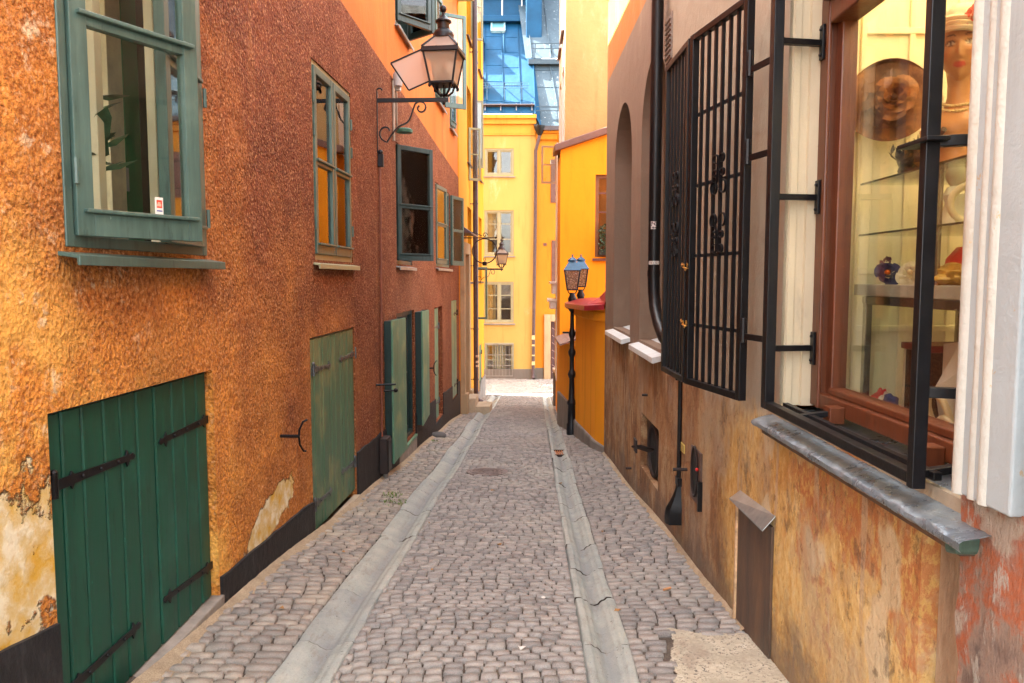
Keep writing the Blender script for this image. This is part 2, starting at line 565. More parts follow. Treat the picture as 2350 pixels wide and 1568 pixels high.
def stone_mat(name, c0, c1, c2, dirt):
    M = Mat(name)
    a = attr_col(M, 'tone')[2]
    c = M.ramp(a, [(0.0, c0), (0.5, c1), (1.0, c2)])
    n = M.noise(22, 6, 0.7)
    c = M.mix(M.ss(n, 0.3, 0.75), M.mix(1.0, c, (0.72, 0.70, 0.69), 'MULTIPLY'), c)
    f = M.noise(190, 3, 0.7)
    ch = M.noise(75, 4, 0.7)
    c = M.mix(M.math('MULTIPLY', M.ss(ch, 0.58, 0.66), 0.45), c, (0.13, 0.105, 0.095))
    c = M.mix(0.3, c, M.ramp(f, [(0.35, (0.08, 0.07, 0.07)), (0.65, (0.55, 0.47, 0.42))]))
    big = M.noise(1.1, 5, 0.6)
    c = M.mix(M.math('MULTIPLY', M.ss(big, 0.5, 0.7), 0.5), c, dirt)
    bn = M.math('ADD', M.noise(45, 5, 0.65), M.math('MULTIPLY', f, 0.35))
    return M.done(c, M.ss(n, 0.3, 0.7, 0.55, 0.8), M.bump(bn, 0.7, 0.009), 0, 0.35)

m_cob = stone_mat('granite_setts', (0.25, 0.254, 0.248), (0.385, 0.38, 0.36), (0.50, 0.475, 0.435), (0.46, 0.425, 0.365))
m_cob_side = stone_mat('pavement_setts', (0.25, 0.235, 0.21), (0.38, 0.345, 0.295), (0.50, 0.435, 0.35), (0.54, 0.46, 0.34))
m_cob_cold = stone_mat('grey_pavement_setts', (0.22, 0.222, 0.218), (0.345, 0.335, 0.315), (0.45, 0.415, 0.37), (0.40, 0.375, 0.33))

def lay(name, mat, xl, xr, y0, y1, pitch, w0, w1, arc=0.0, skew=0.0, seed=1, skip=None, relief=1.0, gap=0.0036):
    rg = np.random.default_rng(seed)
    C = []
    y = y0
    while y < y1:
        p = pitch * rg.uniform(0.84, 1.18)
        a, b = xl(y), xr(y)
        x = a + rg.uniform(-0.05, 0.0)
        while x < b - 0.02:
            w = rg.uniform(w0, w1)
            if b - x - w < w0 * 0.6:
                w = b - x
            cx = x + w / 2
            xm, hw = (a + b) / 2, (b - a) / 2
            cy = y + p / 2 + arc * (1 - ((cx - xm) / hw) ** 2) + skew * (cx - xm) + rg.normal(0, pitch * 0.04)
            if min(x + w, b) - max(x, a) > 0.022 and not (skip and skip(cx, cy)):
                lo = max(x, a); hi = min(x + w, b)
                C.append(((lo + hi) / 2, cy, (hi - lo) / 2 - gap, p / 2 - gap * rg.uniform(1.1, 1.9), rg.normal(0, 0.028) + math.atan(skew) * 0.6, rg.uniform(0, 1)))
            x += w
        y += p
    C = np.array(C)
    n = len(C)
    u = np.array([-1, -0.925, 0, 0.925, 1.0])
    U, V = np.meshgrid(u, u)
    U, V = U.ravel(), V.ravel()
    r = np.maximum(np.abs(U), np.abs(V))
    corner = (np.abs(U) > 0.7) & (np.abs(V) > 0.7)
    H = np.where(r > 0.96, -0.026, np.where(r > 0.7, -0.0008, 0.0004))
    H = np.where(corner & (r < 0.96), -0.0022, H)
    k = np.where(corner, 0.99, 1.0)
    jx = rg.normal(0, 0.05, (n, 25)); jy = rg.normal(0, 0.06, (n, 25))
    # corners and edges wander per stone
    cj = rg.normal(0, 0.05, (n, 4, 2))
    bil = np.stack([(1 - U) * (1 - V), (1 + U) * (1 - V), (1 + U) * (1 + V), (1 - U) * (1 + V)], 1) / 4
    off = np.einsum('pk,nkc->npc', bil, cj)
    lx = (U * k)[None] + off[:, :, 0] + jx * 0.4
    ly = (V * k)[None] + off[:, :, 1] + jy * 0.4
    lx *= C[:, 2:3]; ly *= C[:, 3:4]
    ca, sa = np.cos(C[:, 4:5]), np.sin(C[:, 4:5])
    X = C[:, 0:1] + lx * ca - ly * sa
    Y = C[:, 1:2] + lx * sa + ly * ca
    tilt = rg.normal(0, 0.022, (n, 2))
    Z = ground_z(X, Y) + (H * relief)[None] + tilt[:, :1] * lx + tilt[:, 1:] * ly + rg.normal(0, 0.0035, (n, 1)) + rg.normal(0, 0.0005, (n, 25))
    co = np.stack([X, Y, Z], 2).reshape(-1, 3)
    q = np.array([(j * 5 + i, j * 5 + i + 1, j * 5 + 6 + i, j * 5 + 5 + i) for j in range(4) for i in range(4)])
    F = (q[None] + (np.arange(n) * 25)[:, None, None]).reshape(-1, 4)
    me = bpy.data.meshes.new(name)
    me.vertices.add(len(co)); me.vertices.foreach_set('co', co.ravel())
    me.loops.add(F.size); me.loops.foreach_set('vertex_index', F.ravel().astype(np.int32))
    me.polygons.add(len(F)); me.polygons.foreach_set('loop_start', np.arange(0, F.size, 4, dtype=np.int32))
    me.update(calc_edges=True)
    at = me.attributes.new('tone', 'FLOAT', 'POINT')
    at.data.foreach_set('value', np.repeat(C[:, 5], 25).astype(np.float32))
    me.materials.append(mat)
    o = bpy.data.objects.new(name, me)
    sc.collection.objects.link(o)
    return tag(o, kind='structure')

MANHOLE = (-0.30, 9.2)
def on_patch(x, y):
    return (x > 0.74 + (y - 3.3) * 0.12 and y < 4.08 - 0.35 * (x - 0.75))
lay('cobbled_road', m_cob, lambda y: gl_c(y) + 0.150, lambda y: gr_c(y) - 0.118, 1.6, Y_END + 0.1, 0.071, 0.070, 0.110, arc=-0.10, seed=3,
    skip=lambda x, y: ((x - MANHOLE[0]) / 0.26) ** 2 + ((y - MANHOLE[1]) / 0.26) ** 2 < 1)
lay('cobbled_pavement', m_cob_side, lambda y: -1.86 + 0.0455 * y, lambda y: gl_c(y) - 0.152, 1.6, Y_END + 0.1, 0.082, 0.085, 0.135, skew=0.18, seed=5)
lay('cobbled_pavement', m_cob_cold, lambda y: gr_c(y) + 0.118, lambda y: 1.235 + 0.004 * y + (0 if y < 10 else 0.05), 1.6, Y_END + 0.1, 0.074, 0.078, 0.128, skew=-0.22, seed=8, skip=on_patch)
lay('cross_street', m_cob_cold, lambda y: -9.0, lambda y: 9.0, Y_END + 0.15, 28.1, 0.10, 0.11, 0.17, seed=12, relief=0.8)

def gutter_mat():
    M = Mat('worn_gutter_stone')
    a = attr_col(M, 'trough')[2]
    n = M.noise(6, 7, 0.65)
    f = M.noise(140, 3, 0.65)
    c = M.ramp(n, [(0.3, (0.30, 0.345, 0.335)), (0.5, (0.41, 0.45, 0.43)), (0.7, (0.51, 0.525, 0.485))])
    c = M.mix(0.22, c, M.ramp(f, [(0.3, (0.12, 0.12, 0.12)), (0.7, (0.6, 0.58, 0.54))]))
    c = M.mix(1.0, c, M.ramp(attr_col(M, 'block')[2], [(0, (.80, .80, .79)), (.5, (.95, .95, .93)), (1, (1.0, .97, .90))]), 'MULTIPLY')
    st = M.math('MULTIPLY', a, M.ss(M.noise(2.2, 5, 0.6), 0.3, 0.55))
    c = M.mix(M.math('MULTIPLY', st, 0.6), c, (0.19, 0.205, 0.22))
    gr = M.noise(11, 7, 0.7, M.vec((1.5, .5, 1)))
    c = M.mix(M.math('MULTIPLY', M.ss(gr, 0.52, 0.68), 0.5), c, (0.24, 0.21, 0.17))
    p = M.ss(M.noise(70, 2, 0.5), 0.70, 0.74)
    c = M.mix(p, c, (0.06, 0.05, 0.05))
    return M.done(c, M.ss(n, 0.3, 0.7, 0.6, 0.8), M.bump(M.math('ADD', M.math('ADD', n, M.noise(26, 6, .7)), M.math('MULTIPLY', f, 0.4)), 0.9, 0.012), 0, 0.3)
m_gut = gutter_mat()

def gutter(cfun, hw, shift, seed):
    rg = random.Random(seed)
    us = [-1.06, -1.0, -0.95, -0.74, -0.66, -0.60, -0.54, -0.42, -0.32, -0.22, 0.0, 0.22, 0.32, 0.42, 0.52, 0.58, 0.64, 0.70, 0.78, 0.95, 1.0, 1.06]
    co, fa, tr, sg_t = [], [], [], []
    y = 1.2
    while y < Y_END + 0.2:
        L = rg.uniform(0.55, 0.95) if y < 14 else 1.2
        y2 = min(y + L, Y_END + 0.25)
        tone = rg.random(); dz = rg.uniform(-0.0012, 0.0012); dx = rg.uniform(-0.009, 0.009); kz = rg.uniform(-0.003, 0.003)
        ns = 9
        b = len(co)
        for j in range(ns):
            t = j / (ns - 1)
            yy = y + 0.002 + (y2 - y - 0.004) * t
            end = 0.004 if j in (0, ns - 1) else 0.0
            for u in us:
                wob = 0.006 * mnoise.noise((u * 2, yy * 3, seed))
                x = cfun(yy) + dx + u * hw * (1.0 + (0.05 * mnoise.noise((3, yy * 2.5, seed)) if abs(u) > 0.9 else 0)) + 0
                uu = u - shift
                dep = 0.034 * math.exp(-(uu / 0.30) ** 4) + 0.020 * (1 / (1 + math.exp((abs(uu) - 0.60) / 0.035)))
                h = 0.012 - dep + dz + kz * (t - 0.5) * 2 + wob * 0.5 - end
                if abs(u) > 1.03: h -= 0.05
                elif abs(u) > 0.97: h -= 0.004
                base = gz(cfun(yy), yy)
                co.append((x, yy + 0.012 * (1 - u * u) * (1 if t > 0.5 else 1), base + h))
                tr.append(max(0.0, math.exp(-(uu / 0.3) ** 2))); sg_t.append(tone)
        m = len(us)
        for j in range(ns - 1):
            for i in range(m - 1):
                fa.append((b + j * m + i, b + j * m + i + 1, b + j * m + m + i + 1, b + j * m + m + i))
        y = y2
    me = bpy.data.meshes.new('stone_gutter')
    me.from_pydata(co, [], fa)
    at = me.attributes.new('trough', 'FLOAT', 'POINT')
    at.data.foreach_set('value', tr)
    at2 = me.attributes.new('block', 'FLOAT', 'POINT')
    at2.data.foreach_set('value', sg_t)
    me.materials.append(m_gut)
    me.shade_smooth()
    me.set_sharp_from_angle(angle=RAD(60))
    o = bpy.data.objects.new('stone_gutter', me)
    sc.collection.objects.link(o)
    return tag(o, kind='structure')
gutter(gl_c, 0.148, 0.05, 3)
gutter(gr_c, 0.116, 0.0, 9)

# poured mortar patch on the pavement by the iron door
def mortar_patch():
    xs = np.linspace(0.72, 1.32, 110); ys = np.linspace(1.6, 4.12, 300)
    ok = {}
    mb = MB()
    for j, y in enumerate(ys):
        for i, x in enumerate(xs):
            w = 0.05 * mnoise.noise((x * 5, y * 5, 2.2)) + 0.025 * mnoise.noise((x * 17, y * 17, 4))
            if on_patch(x - 0.005 + w, y - 0.02 + w):
                ok[(j, i)] = len(mb.v)
                mb.v.append((x, y, gz(x, y) - 0.003 + 0.010 * mnoise.noise((x * 6, y * 6, 0)) + 0.004 * mnoise.noise((x * 40, y * 40, 0))))
    for (j, i) in list(ok):
        q = [(j, i), (j, i + 1), (j + 1, i + 1), (j + 1, i)]
        if all(k in ok for k in q):
            mb.f.append(tuple(ok[k] for k in q))
    M = Mat('rough_mortar')
    n = M.noise(7, 7, 0.7)
    f = M.noise(60, 5, 0.75)
    c = M.ramp(n, [(0.3, (0.36, 0.31, 0.23)), (0.55, (0.5, 0.44, 0.33)), (0.7, (0.62, 0.57, 0.45))])
    c = M.mix(M.math('MULTIPLY', M.ss(f, 0.53, 0.60), M.ss(n, 0.36, 0.56)), c, (0.10, 0.085, 0.075))
    c = M.mix(M.math('MULTIPLY', M.ss(M.noise(3.1, 6, .7), 0.52, 0.62), 0.6), c, (0.30, 0.24, 0.18))
    return tag(mb.build('mortar_pavement', M.done(c, 0.9, M.bump(f, 0.7, 0.012)), smooth=True, fix=False), kind='structure')
mortar_patch()
# ------------------------------------------------------------------ shared builders for houses
def fv(f, s):
    return f(s) if callable(f) else f

def wall_sheet(mb, F, s0, s1, zb, zt, holes, d=0.0, depth=0.25, step=1.2):
    """outer skin with rectangular openings (s0,s1,z0,z1[,depth]) and their reveals"""
    ss = sorted({round(v, 5) for v in [s0, s1] + [h[0] for h in holes] + [h[1] for h in holes] if s0 - 1e-6 <= v <= s1 + 1e-6})
    zs = sorted({round(v, 5) for h in holes for v in (h[2], h[3])})
    rows = [zb] + zs + [zt]
    for i in range(len(ss) - 1):
        a, b = ss[i], ss[i + 1]
        m = (a + b) / 2
        for j in range(len(rows) - 1):
            z0a, z0b, z1a, z1b = fv(rows[j], a), fv(rows[j], b), fv(rows[j + 1], a), fv(rows[j + 1], b)
            zm = (fv(rows[j], m) + fv(rows[j + 1], m)) / 2
            if any(h[0] < m < h[1] and h[2] < zm < h[3] for h in holes):
                continue
            mb.quad(F.P(a, z0a, d), F.P(b, z0b, d), F.P(b, z1b, d), F.P(a, z1a, d))
    for h in holes:
        dp = h[4] if len(h) > 4 else depth
        a, b, z0, z1 = h[:4]
        e = d - dp
        mb.quad(F.P(a, z0, d), F.P(a, z1, d), F.P(a, z1, e), F.P(a, z0, e))
        mb.quad(F.P(b, z0, d), F.P(b, z1, d), F.P(b, z1, e), F.P(b, z0, e))
        mb.quad(F.P(a, z1, d), F.P(b, z1, d), F.P(b, z1, e), F.P(a, z1, e))
        mb.quad(F.P(a, z0, d), F.P(b, z0, d), F.P(b, z0, e), F.P(a, z0, e))
    return mb

def shell(parent, F, s0, s1, zb, zt, deep, mat, rise=0.7, name='rear_wall', slabs=True, end_hole=None):
    """back, ends and floors of a house behind its street front, then its roof"""
    mb = MB()
    mb.quad(F.P(s0, zb, -deep), F.P(s1, zb, -deep), F.P(s1, zt, -deep), F.P(s0, zt, -deep))
    for s in ((s1,) if end_hole else (s0, s1)):
        mb.quad(F.P(s, zb, -0.0), F.P(s, zb, -deep), F.P(s, zt, -deep), F.P(s, zt, -0.0))
    if end_hole:
        z0, z1, e0, e1 = end_hole
        for za, zc, da, dc in ((zb, z0, 0, -deep), (z1, zt, 0, -deep), (z0, z1, 0, e0), (z0, z1, e1, -deep)):
            mb.quad(F.P(s0, za, da), F.P(s0, za, dc), F.P(s0, zc, dc), F.P(s0, zc, da))
    mb.build(name, mat, parent)
    mb = MB()
    z = zb + 3.4
    while slabs and z < zt - 1:
        mb.boxw(F, s0 + 0.02, s1 - 0.02, z, z + 0.25, -deep + 0.02, -0.3)
        z += 3.2
    if slabs: mb.build('floor_slab', m_dark, parent)
    r = MB()
    e = 0.35
    pr = [(e, zt), (e, zt + 0.12), (-deep / 2, zt + rise), (-deep - e, zt + 0.12), (-deep - e, zt)]
    vs = [F.P(s0 - 0.1, z, d) for d, z in pr] + [F.P(s1 + 0.1, z, d) for d, z in pr]
    r.add(vs, [(0, 1, 2, 3, 4), (9, 8, 7, 6, 5)] + [(i, (i + 1) % 5, 5 + (i + 1) % 5, 5 + i) for i in range(5)])
    return r.build('roof', m_zinc, parent)

def sash(parent, G, w, z0, z1, bars, mat, fw=0.05, th=0.042, name='sash', pane=True, drip=False, glass=None, bw=0.026, muntins=()):
    mb = MB()
    mb.boxw(G, 0, fw, z0, z1, -th, 0).boxw(G, w - fw, w, z0, z1, -th, 0)
    mb.boxw(G, fw, w - fw, z0, z0 + fw * 1.25, -th, -0.001).boxw(G, fw, w - fw, z1 - fw, z1, -th, -0.001)
    for b in bars:
        zb = z0 + (z1 - z0) * b
        mb.boxw(G, fw, w - fw, zb - bw / 2, zb + bw / 2, -th + 0.004, -0.003)
        if drip:
            mb.prism_drip = True
            mb.boxw(G, fw * 0.4, w - fw * 0.4, zb + bw / 2, zb + bw / 2 + 0.018, -th + 0.006, 0.022)
    for u in muntins:
        mb.boxw(G, w * u - bw / 2, w * u + bw / 2, z0 + fw, z1 - fw, -th + 0.005, -0.004)
    if drip:
        mb.boxw(G, fw * 0.4, w - fw * 0.4, z0 + fw * 1.25, z0 + fw * 1.25 + 0.016, -th + 0.006, 0.024)
    o = mb.build(name, mat, parent, bevel=0.004)
    if pane:
        MB().boxw(G, fw - 0.004, w - fw + 0.004, z0 + fw - 0.004, z1 - fw + 0.004, -th * 0.62, -th * 0.48).build('pane', glass or m_glass, parent)
    return o

def win_frame(parent, F, s0, s1, z0, z1, mat, fw=0.045, d0=-0.10, d1=-0.012, mull=False, sill=True, sill_mat=None, sill_out=0.07, name='window'):
    mb = MB()
    mb.boxw(F, s0, s0 + fw, z0, z1, d0, d1).boxw(F, s1 - fw, s1, z0, z1, d0, d1)
    mb.boxw(F, s0 + fw, s1 - fw, z1 - fw, z1, d0, d1 - 0.002).boxw(F, s0 + fw, s1 - fw, z0, z0 + fw, d0, d1 - 0.002)
    if mull:
        m = (s0 + s1) / 2
        mb.boxw(F, m - fw * 0.5, m + fw * 0.5, z0 + fw, z1 - fw, d0, d1 - 0.004)
    o = mb.build(name, mat, parent, bevel=0.004)
    if sill:
        sb = MB()
        sp = [(-0.1, z0 - 0.002), (sill_out, z0 - 0.035), (sill_out, z0 - 0.075), (sill_out - 0.012, z0 - 0.075), (sill_out - 0.014, z0 - 0.048), (-0.1, z0 - 0.02)]
        vs = [F.P(s0 - 0.05, z, d) for d, z in sp] + [F.P(s1 + 0.05, z, d) for d, z in sp]
        n = len(sp)
        sb.add(vs, [tuple(range(n))[::-1], tuple(range(n, 2 * n))] + [(i, (i + 1) % n, n + (i + 1) % n, n + i) for i in range(n)])
        sb.build('sill', sill_mat or m_zinc, o, bevel=0.003)
    return o

def hinge_knuckles(parent, F, s, zs, d, mat, h=0.10, r=0.011):
    for z in zs:
        MB().tube([F.P(s, z - h / 2, d), F.P(s, z + h / 2, d)], r, 8).build('hinge', mat, parent, smooth=True)

def planks(mb, F, s0, s1, zbot, ztop, d0, d1, n, seed=0, gap=0.010):
    rg = random.Random(seed)
    e = [s0 + (s1 - s0) * i / n + (rg.uniform(-0.2, 0.2) * (s1 - s0) / n if 0 < i < n else 0) for i in range(n + 1)]
    for i in range(n):
        a, b = e[i] + gap / 2, e[i + 1] - gap / 2
        k = rg.uniform(-0.002, 0.002)
        c = 0.007
        pts = [(a, d1 + k - c), (a + c, d1 + k), (b - c, d1 + k), (b, d1 + k - c), (b, d0), (a, d0)]
        vs = [F.P(s, fv(zbot, s), d) for s, d in pts] + [F.P(s, fv(ztop, s), d) for s, d in pts]
        mb.add(vs, [tuple(range(6))[::-1], tuple(range(6, 12))] + [(q, (q + 1) % 6, 6 + (q + 1) % 6, 6 + q) for q in range(6)])
    return mb

def strap(parent, F, a, b, d, mat, w=0.038, knuckle=0):
    """forged strap hinge from the jamb a to its pointed tip b, on face d"""
    (sa, za), (sb, zb) = a, b
    L = sb - sa
    sg = 1 if L > 0 else -1
    n = abs(L)
    def Q(u, v):
        return (sa + sg * u, za + (zb - za) * (u / n) + v)
    h = w / 2
    poly = [Q(0, -h * 1.15), Q(n * 0.16, -h * 1.15), Q(n * 0.18, -h * 2.0), Q(n * 0.21, -h), Q(n * 0.86, -h * 0.75), Q(n * 0.88, -h * 2.1), Q(n * 0.92, -h * 0.6), Q(n * 0.965, -h * 0.9),
            Q(n, 0), Q(n * 0.965, h * 0.9), Q(n * 0.92, h * 0.6), Q(n * 0.88, h * 2.1), Q(n * 0.86, h * 0.75), Q(n * 0.21, h), Q(n * 0.18, h * 2.0), Q(n * 0.16, h * 1.15), Q(0, h * 1.15)]
    mb = MB().prism(F, poly, d, d + 0.008)
    for u in (0.3, 0.52, 0.75):
        s, z = Q(n * u, 0)
        mb.ball(F.P(s, z, d + 0.009), 0.008, n=5)
    mb.tube([F.P(sa - sg * 0.012, za - w * 1.25, d + 0.008), F.P(sa - sg * 0.012, za + w * 1.25, d + 0.008)], 0.016, 8)
    mb.ball(F.P(sa - sg * 0.012, za + w * 1.4, d + 0.008), 0.017, n=5)
    mb.boxw(F, min(sa - sg * 0.05, sa - sg * 0.012), max(sa - sg * 0.05, sa - sg * 0.012), za - w * 1.0, za + w * 1.0, d - 0.004, d + 0.008)
    return mb.build('strap_hinge', mat, parent, smooth=False, bevel=0.0015)

def spiral(c, U, V, r0, r1, a0, a1, n=18):
    out = []
    for i in range(n + 1):
        t = i / n
        a = a0 + (a1 - a0) * t
        r = r0 + (r1 - r0) * t
        out.append(Vector(c) + U * (r * math.cos(a)) + V * (r * math.sin(a)))
    return out

ZV = Vector((0, 0, 1))

# ------------------------------------------------------------------ roughcast house
FL = Frame((-1.91, 0), (0.0455, 1.0))
A = thing('roughcast_house', (-1.9, 6, -0.4), 'orange brown roughcast house with green plank hatches and a black painted foot', 'house')
A_S0, A_S1 = -0.8, FL.pix(1052, 640)[0]
def bnd(s):          # top edge of the roughcast
    a, b = FL.pix(778, 0), FL.pix(1052, 410)
    return a[1] + (b[1] - a[1]) * (s - a[0]) / (b[0] - a[0])

# openings, measured on the wall plane
w1a, w1b = FL.pix(143, 560)[0], FL.pix(468, 585)[0]
w1z0, w1z1 = FL.pix(150, 566)[1], 3.35
w2a, w2b = FL.pix(716, 400)[0], FL.pix(804, 400)[0]
w2z0, w2z1 = FL.pix(720, 596)[1], FL.pix(713, 133)[1]
w3a, w3b = FL.pix(907, 450)[0], FL.pix(907, 450)[0] + 1.12
w3z0, w3z1 = FL.pix(909, 606)[1], FL.pix(907, 326)[1]
w4a, w4b = FL.pix(998, 500)[0], FL.pix(1030, 500)[0]
w4z0, w4z1 = FL.pix(998, 611)[1], FL.pix(998, 418)[1]
h1a, h1b = FL.pix(104, 1000)[0], FL.pix(488, 1000)[0]
h1z = FL.pix(300, 897)[1]
h2a, h2b = FL.pix(712, 1000)[0], FL.pix(814, 1000)[0]
h2z = FL.pix(760, 763)[1]
h3a, h3b = 9.78, FL.pix(949, 800)[0]
h3z0, h3z1 = FL.pix(930, 1015)[1], FL.pix(925, 716)[1]
h4a, h4b = FL.pix(996, 800)[0], FL.pix(1014, 800)[0]
h4z0, h4z1 = FL.pix(1000, 968)[1], FL.pix(998, 706)[1]
h5a, h5b = FL.pix(1035, 800)[0], FL.pix(1047, 800)[0]
h5z0, h5z1 = FL.pix(1038, 915)[1], FL.pix(1036, 690)[1]
low = [(w1a, w1b, w1z0, w1z1, .3), (w2a, w2b, w2z0, w2z1, .3), (w3a, w3b, w3z0, w3z1, .3), (w4a, w4b, w4z0, w4z1, .3),
       (h1a, h1b, -1.2, h1z, .10), (h2a, h2b, -1.2, h2z, .09), (h3a, h3b, h3z0, h3z1, .3), (h4a, h4b, h4z0, h4z1, .12), (h5a, h5b, h5z0, h5z1, .08)]
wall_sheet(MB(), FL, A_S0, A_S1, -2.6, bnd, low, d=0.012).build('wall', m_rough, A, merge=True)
u1a, u1b = FL.pix(907, 61)[0], FL.pix(937, 61)[0]
u2a, u2b = FL.pix(998, 200)[0], FL.pix(1017, 240)[0]
u3a, u3b = FL.pix(1032, 280)[0], FL.pix(1042, 280)[0]
up = [(u1a, u1b, 4.78, 6.5, .3), (u2a, u2b, 4.66, 6.4, .3), (u3a, u3b, 4.55, 6.2, .3)]
wall_sheet(MB(), FL, A_S0, A_S1, bnd, 7.4, up, d=0.0).build('upper_wall', m_orange_up, A, merge=True)
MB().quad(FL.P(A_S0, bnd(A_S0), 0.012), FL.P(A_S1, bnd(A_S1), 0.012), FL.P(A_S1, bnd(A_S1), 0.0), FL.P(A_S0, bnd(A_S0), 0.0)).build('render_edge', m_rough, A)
shell(A, FL, A_S0, A_S1, -2.6, 7.4, 6.0, m_orange_up, slabs=False, end_hole=(0.75, 3.7, -0.35, -2.4))  # unseen end wall left open to let light into the room

MB().boxw(FL, w1b + 1.1, A_S1 - .05, 0.6, 0.8, -5.9, -.35).boxw(FL, w1b + 1.1, A_S1 - .05, 4.0, 4.2, -5.9, -.35).boxw(FL, w1b + 1.02, w1b + 1.1, -2.0, 7.3, -5.9, -.35).build('floor_slab', m_dark, A)

# black foot of the wall, between the openings
ptop = [(-7.0, 0.9), (FL.pix(20, 1475)[0], FL.pix(20, 1475)[1]), (h1a, FL.pix(100, 1440)[1]), (FL.pix(500, 1328)[0], FL.pix(500, 1328)[1]), (FL.pix(600, 1240)[0], FL.pix(600, 1240)[1]), (FL.pix(715, 1150)[0], FL.pix(715, 1150)[1]),
        (FL.pix(820, 1035)[0], FL.pix(820, 1035)[1]), (FL.pix(880, 985)[0], FL.pix(880, 985)[1]), (FL.pix(955, 945)[0], FL.pix(955, 945)[1]), (FL.pix(985, 925)[0], FL.pix(985, 925)[1]), (A_S1, FL.pix(1048, 880)[1])]
def ptz(s):
    for (a, za), (b, zb) in zip(ptop, ptop[1:]):
        if a <= s <= b:
            return za + (zb - za) * (s - a) / (b - a)
    return ptop[-1][1]
def foot(a, b, cap=None):
    n = max(2, int((b - a) / 0.12))
    top = []
    for i in range(n + 1):
        s = a + (b - a) * i / n
        z = ptz(s) + 0.02 * mnoise.noise((s * 4, 1.7, 0))
        top.append((s, min(z, cap) if cap is not None else z))
    return MB().prism(FL, [(a, -2.6), (b, -2.6)] + top[::-1], 0.0, 0.03)
mbp = MB()
for a, b, cap in ((A_S0, h1a - 0.01, None), (h1b + 0.01, h2a - 0.01, None), (h2b + 0.01, h3a - 0.02, None), (h3a - 0.02, h3b + 0.02, h3z0 - 0.05), (h3b + 0.02, h4a, None), (h4a, h4b, h4z0 - 0.02), (h4b, h5a, None), (h5a, h5b, h5z0 - 0.03), (h5b, A_S1, None)):
    foot(a, b, cap).build('wall_foot', m_plinth, A)

# --- plank hatches
def hatch(s0, s1, zt, zb, n, mat, straps, smat, d=-0.03, seed=1):
    mb = MB()
    planks(mb, FL, s0 + 0.012, s1 - 0.006, zb, lambda s: zt - 0.02, d - 0.03, d, n, seed)
    o = mb.build('hatch', mat, A)
    MB().boxw(FL, s0, s1, zt - 0.018, zt - 0.001, -0.099, d - 0.004).build('hatch_frame', m_shut_edge, o)
    for a, b in straps:
        strap(o, FL, FL.pix(*a, d), FL.pix(*b, d), d, smat)
    return o
def line_z(p, q):
    a, b = FL.pix(*p), FL.pix(*q)
    return lambda s: a[1] + (b[1] - a[1]) * (s - a[0]) / (b[0] - a[0])
h1bot = line_z((310, 1560), (496, 1366))
hatch(h1a, h1b, h1z, h1bot, 10, m_hatch_dark, [((124, 1116), (308, 1045)), ((486, 957), (362, 1016)), ((494, 1290), (372, 1380)), ((140, 1600), (322, 1430))], m_iron, seed=4)
sl = line_z((310, 1560), (496, 1366))
MB().prism(FL, [(h1a - 0.02, -1.2), (h1b + 0.02, -1.2), (h1b + 0.02, sl(h1b) - 0.01), (h1a - 0.02, sl(h1a) - 0.01)], -0.08, 0.035).build('hatch_sill', m_stone_sill, A, bevel=0.008)
h2bot = line_z((720, 1222), (815, 1122))
hatch(h2a, h2b, h2z, h2bot, 11, m_hatch_pale, [((718, 850), (758, 838)), ((812, 812), (778, 826)), ((812, 1062), (783, 1085)), ((722, 1160), (762, 1124))], m_iron_grey, d=0.0, seed=8)
l2 = line_z((720, 1236), (815, 1136))
MB().prism(FL, [(h2a - 0.02, l2(h2a) - 0.03), (h2b, l2(h2b) - 0.03), (h2b, l2(h2b)), (h2a - 0.02, l2(h2a))], -0.02, 0.05).build('hatch_sill', pbr('weathered_timber', (0.42, 0.34, 0.24), 0.8), A, bevel=0.004)
MB().prism(FL, [(h2a, -1.2), (h2b, -1.2), (h2b, l2(h2b) - 0.03), (h2a, l2(h2a) - 0.03)], -0.08, 0.02).build('hatch_base', m_plinth, A)

# --- tall opening with two folded-back shutters
win = win_frame(A, FL, h3a, h3b, h3z0, h3z1, m_shut_edge, 0.06, -0.16, -0.02, sill_mat=m_shut, sill_out=0.04)
sash(win, Frame(FL.P(h3a + .06, 0, -.07)[:2], FL.t[:2], FL.n[:2]), h3b - h3a - .12, h3z0 + .06, h3z1 - .06, [.5], m_shut_edge)
MB().boxw(FL, h3a - 0.02, h3b + 0.03, -1.3, h3z0 - 0.06, -0.02, 0.035).build('stone_base', m_stone_sill, A, bevel=0.01)
def shutter(G, w, z0, z1, zslope, edge=0.045, m1=None):
    mb = MB()
    n = 3
    for i in range(n):
        a, b = w * i / n, w * (i + 1) / n - 0.003
        mb.prism(G, [(a, z0 + zslope * a), (b, z0 + zslope * b), (b, z1), (a, z1)], 0, 0.022)
    o = mb.build('shutter', m1 or m_shut, A, bevel=0.003)
    eb = MB()
    eb.prism(G, [(0.0, z0 + 0.01), (w, z0 + zslope * w + 0.01), (w, z1 - 0.01), (0.0, z1 - 0.01)], -edge, -0.001)
    eb.prism(G, [(w + 0.001, z0 + zslope * w), (w + 0.012, z0 + zslope * w), (w + 0.012, z1), (w + 0.001, z1)], -edge, 0.02)
    eb.build('shutter_back', m_shut_edge, o)
    return o
zA = FL.pix(925, 1040)[1]
_a, _b = FL.P(9.0, 0, .095), FL.P(9.68, 0, .125)
G = Frame(_a[:2], (_b - _a)[:2])
sh1 = shutter(G, 0.68, FL.pix(897, 1071, .1)[1], FL.pix(897, 736, .1)[1], 0.09, 0.085)
_z1, _z2 = FL.pix(870, 878)[1], FL.pix(895, 900, .1)[1]
MB().tube([FL.P(8.55, _z1, -0.01), FL.P(8.62, _z1, 0.22)], 0.012, 6).build('stay', m_iron, A, smooth=True)
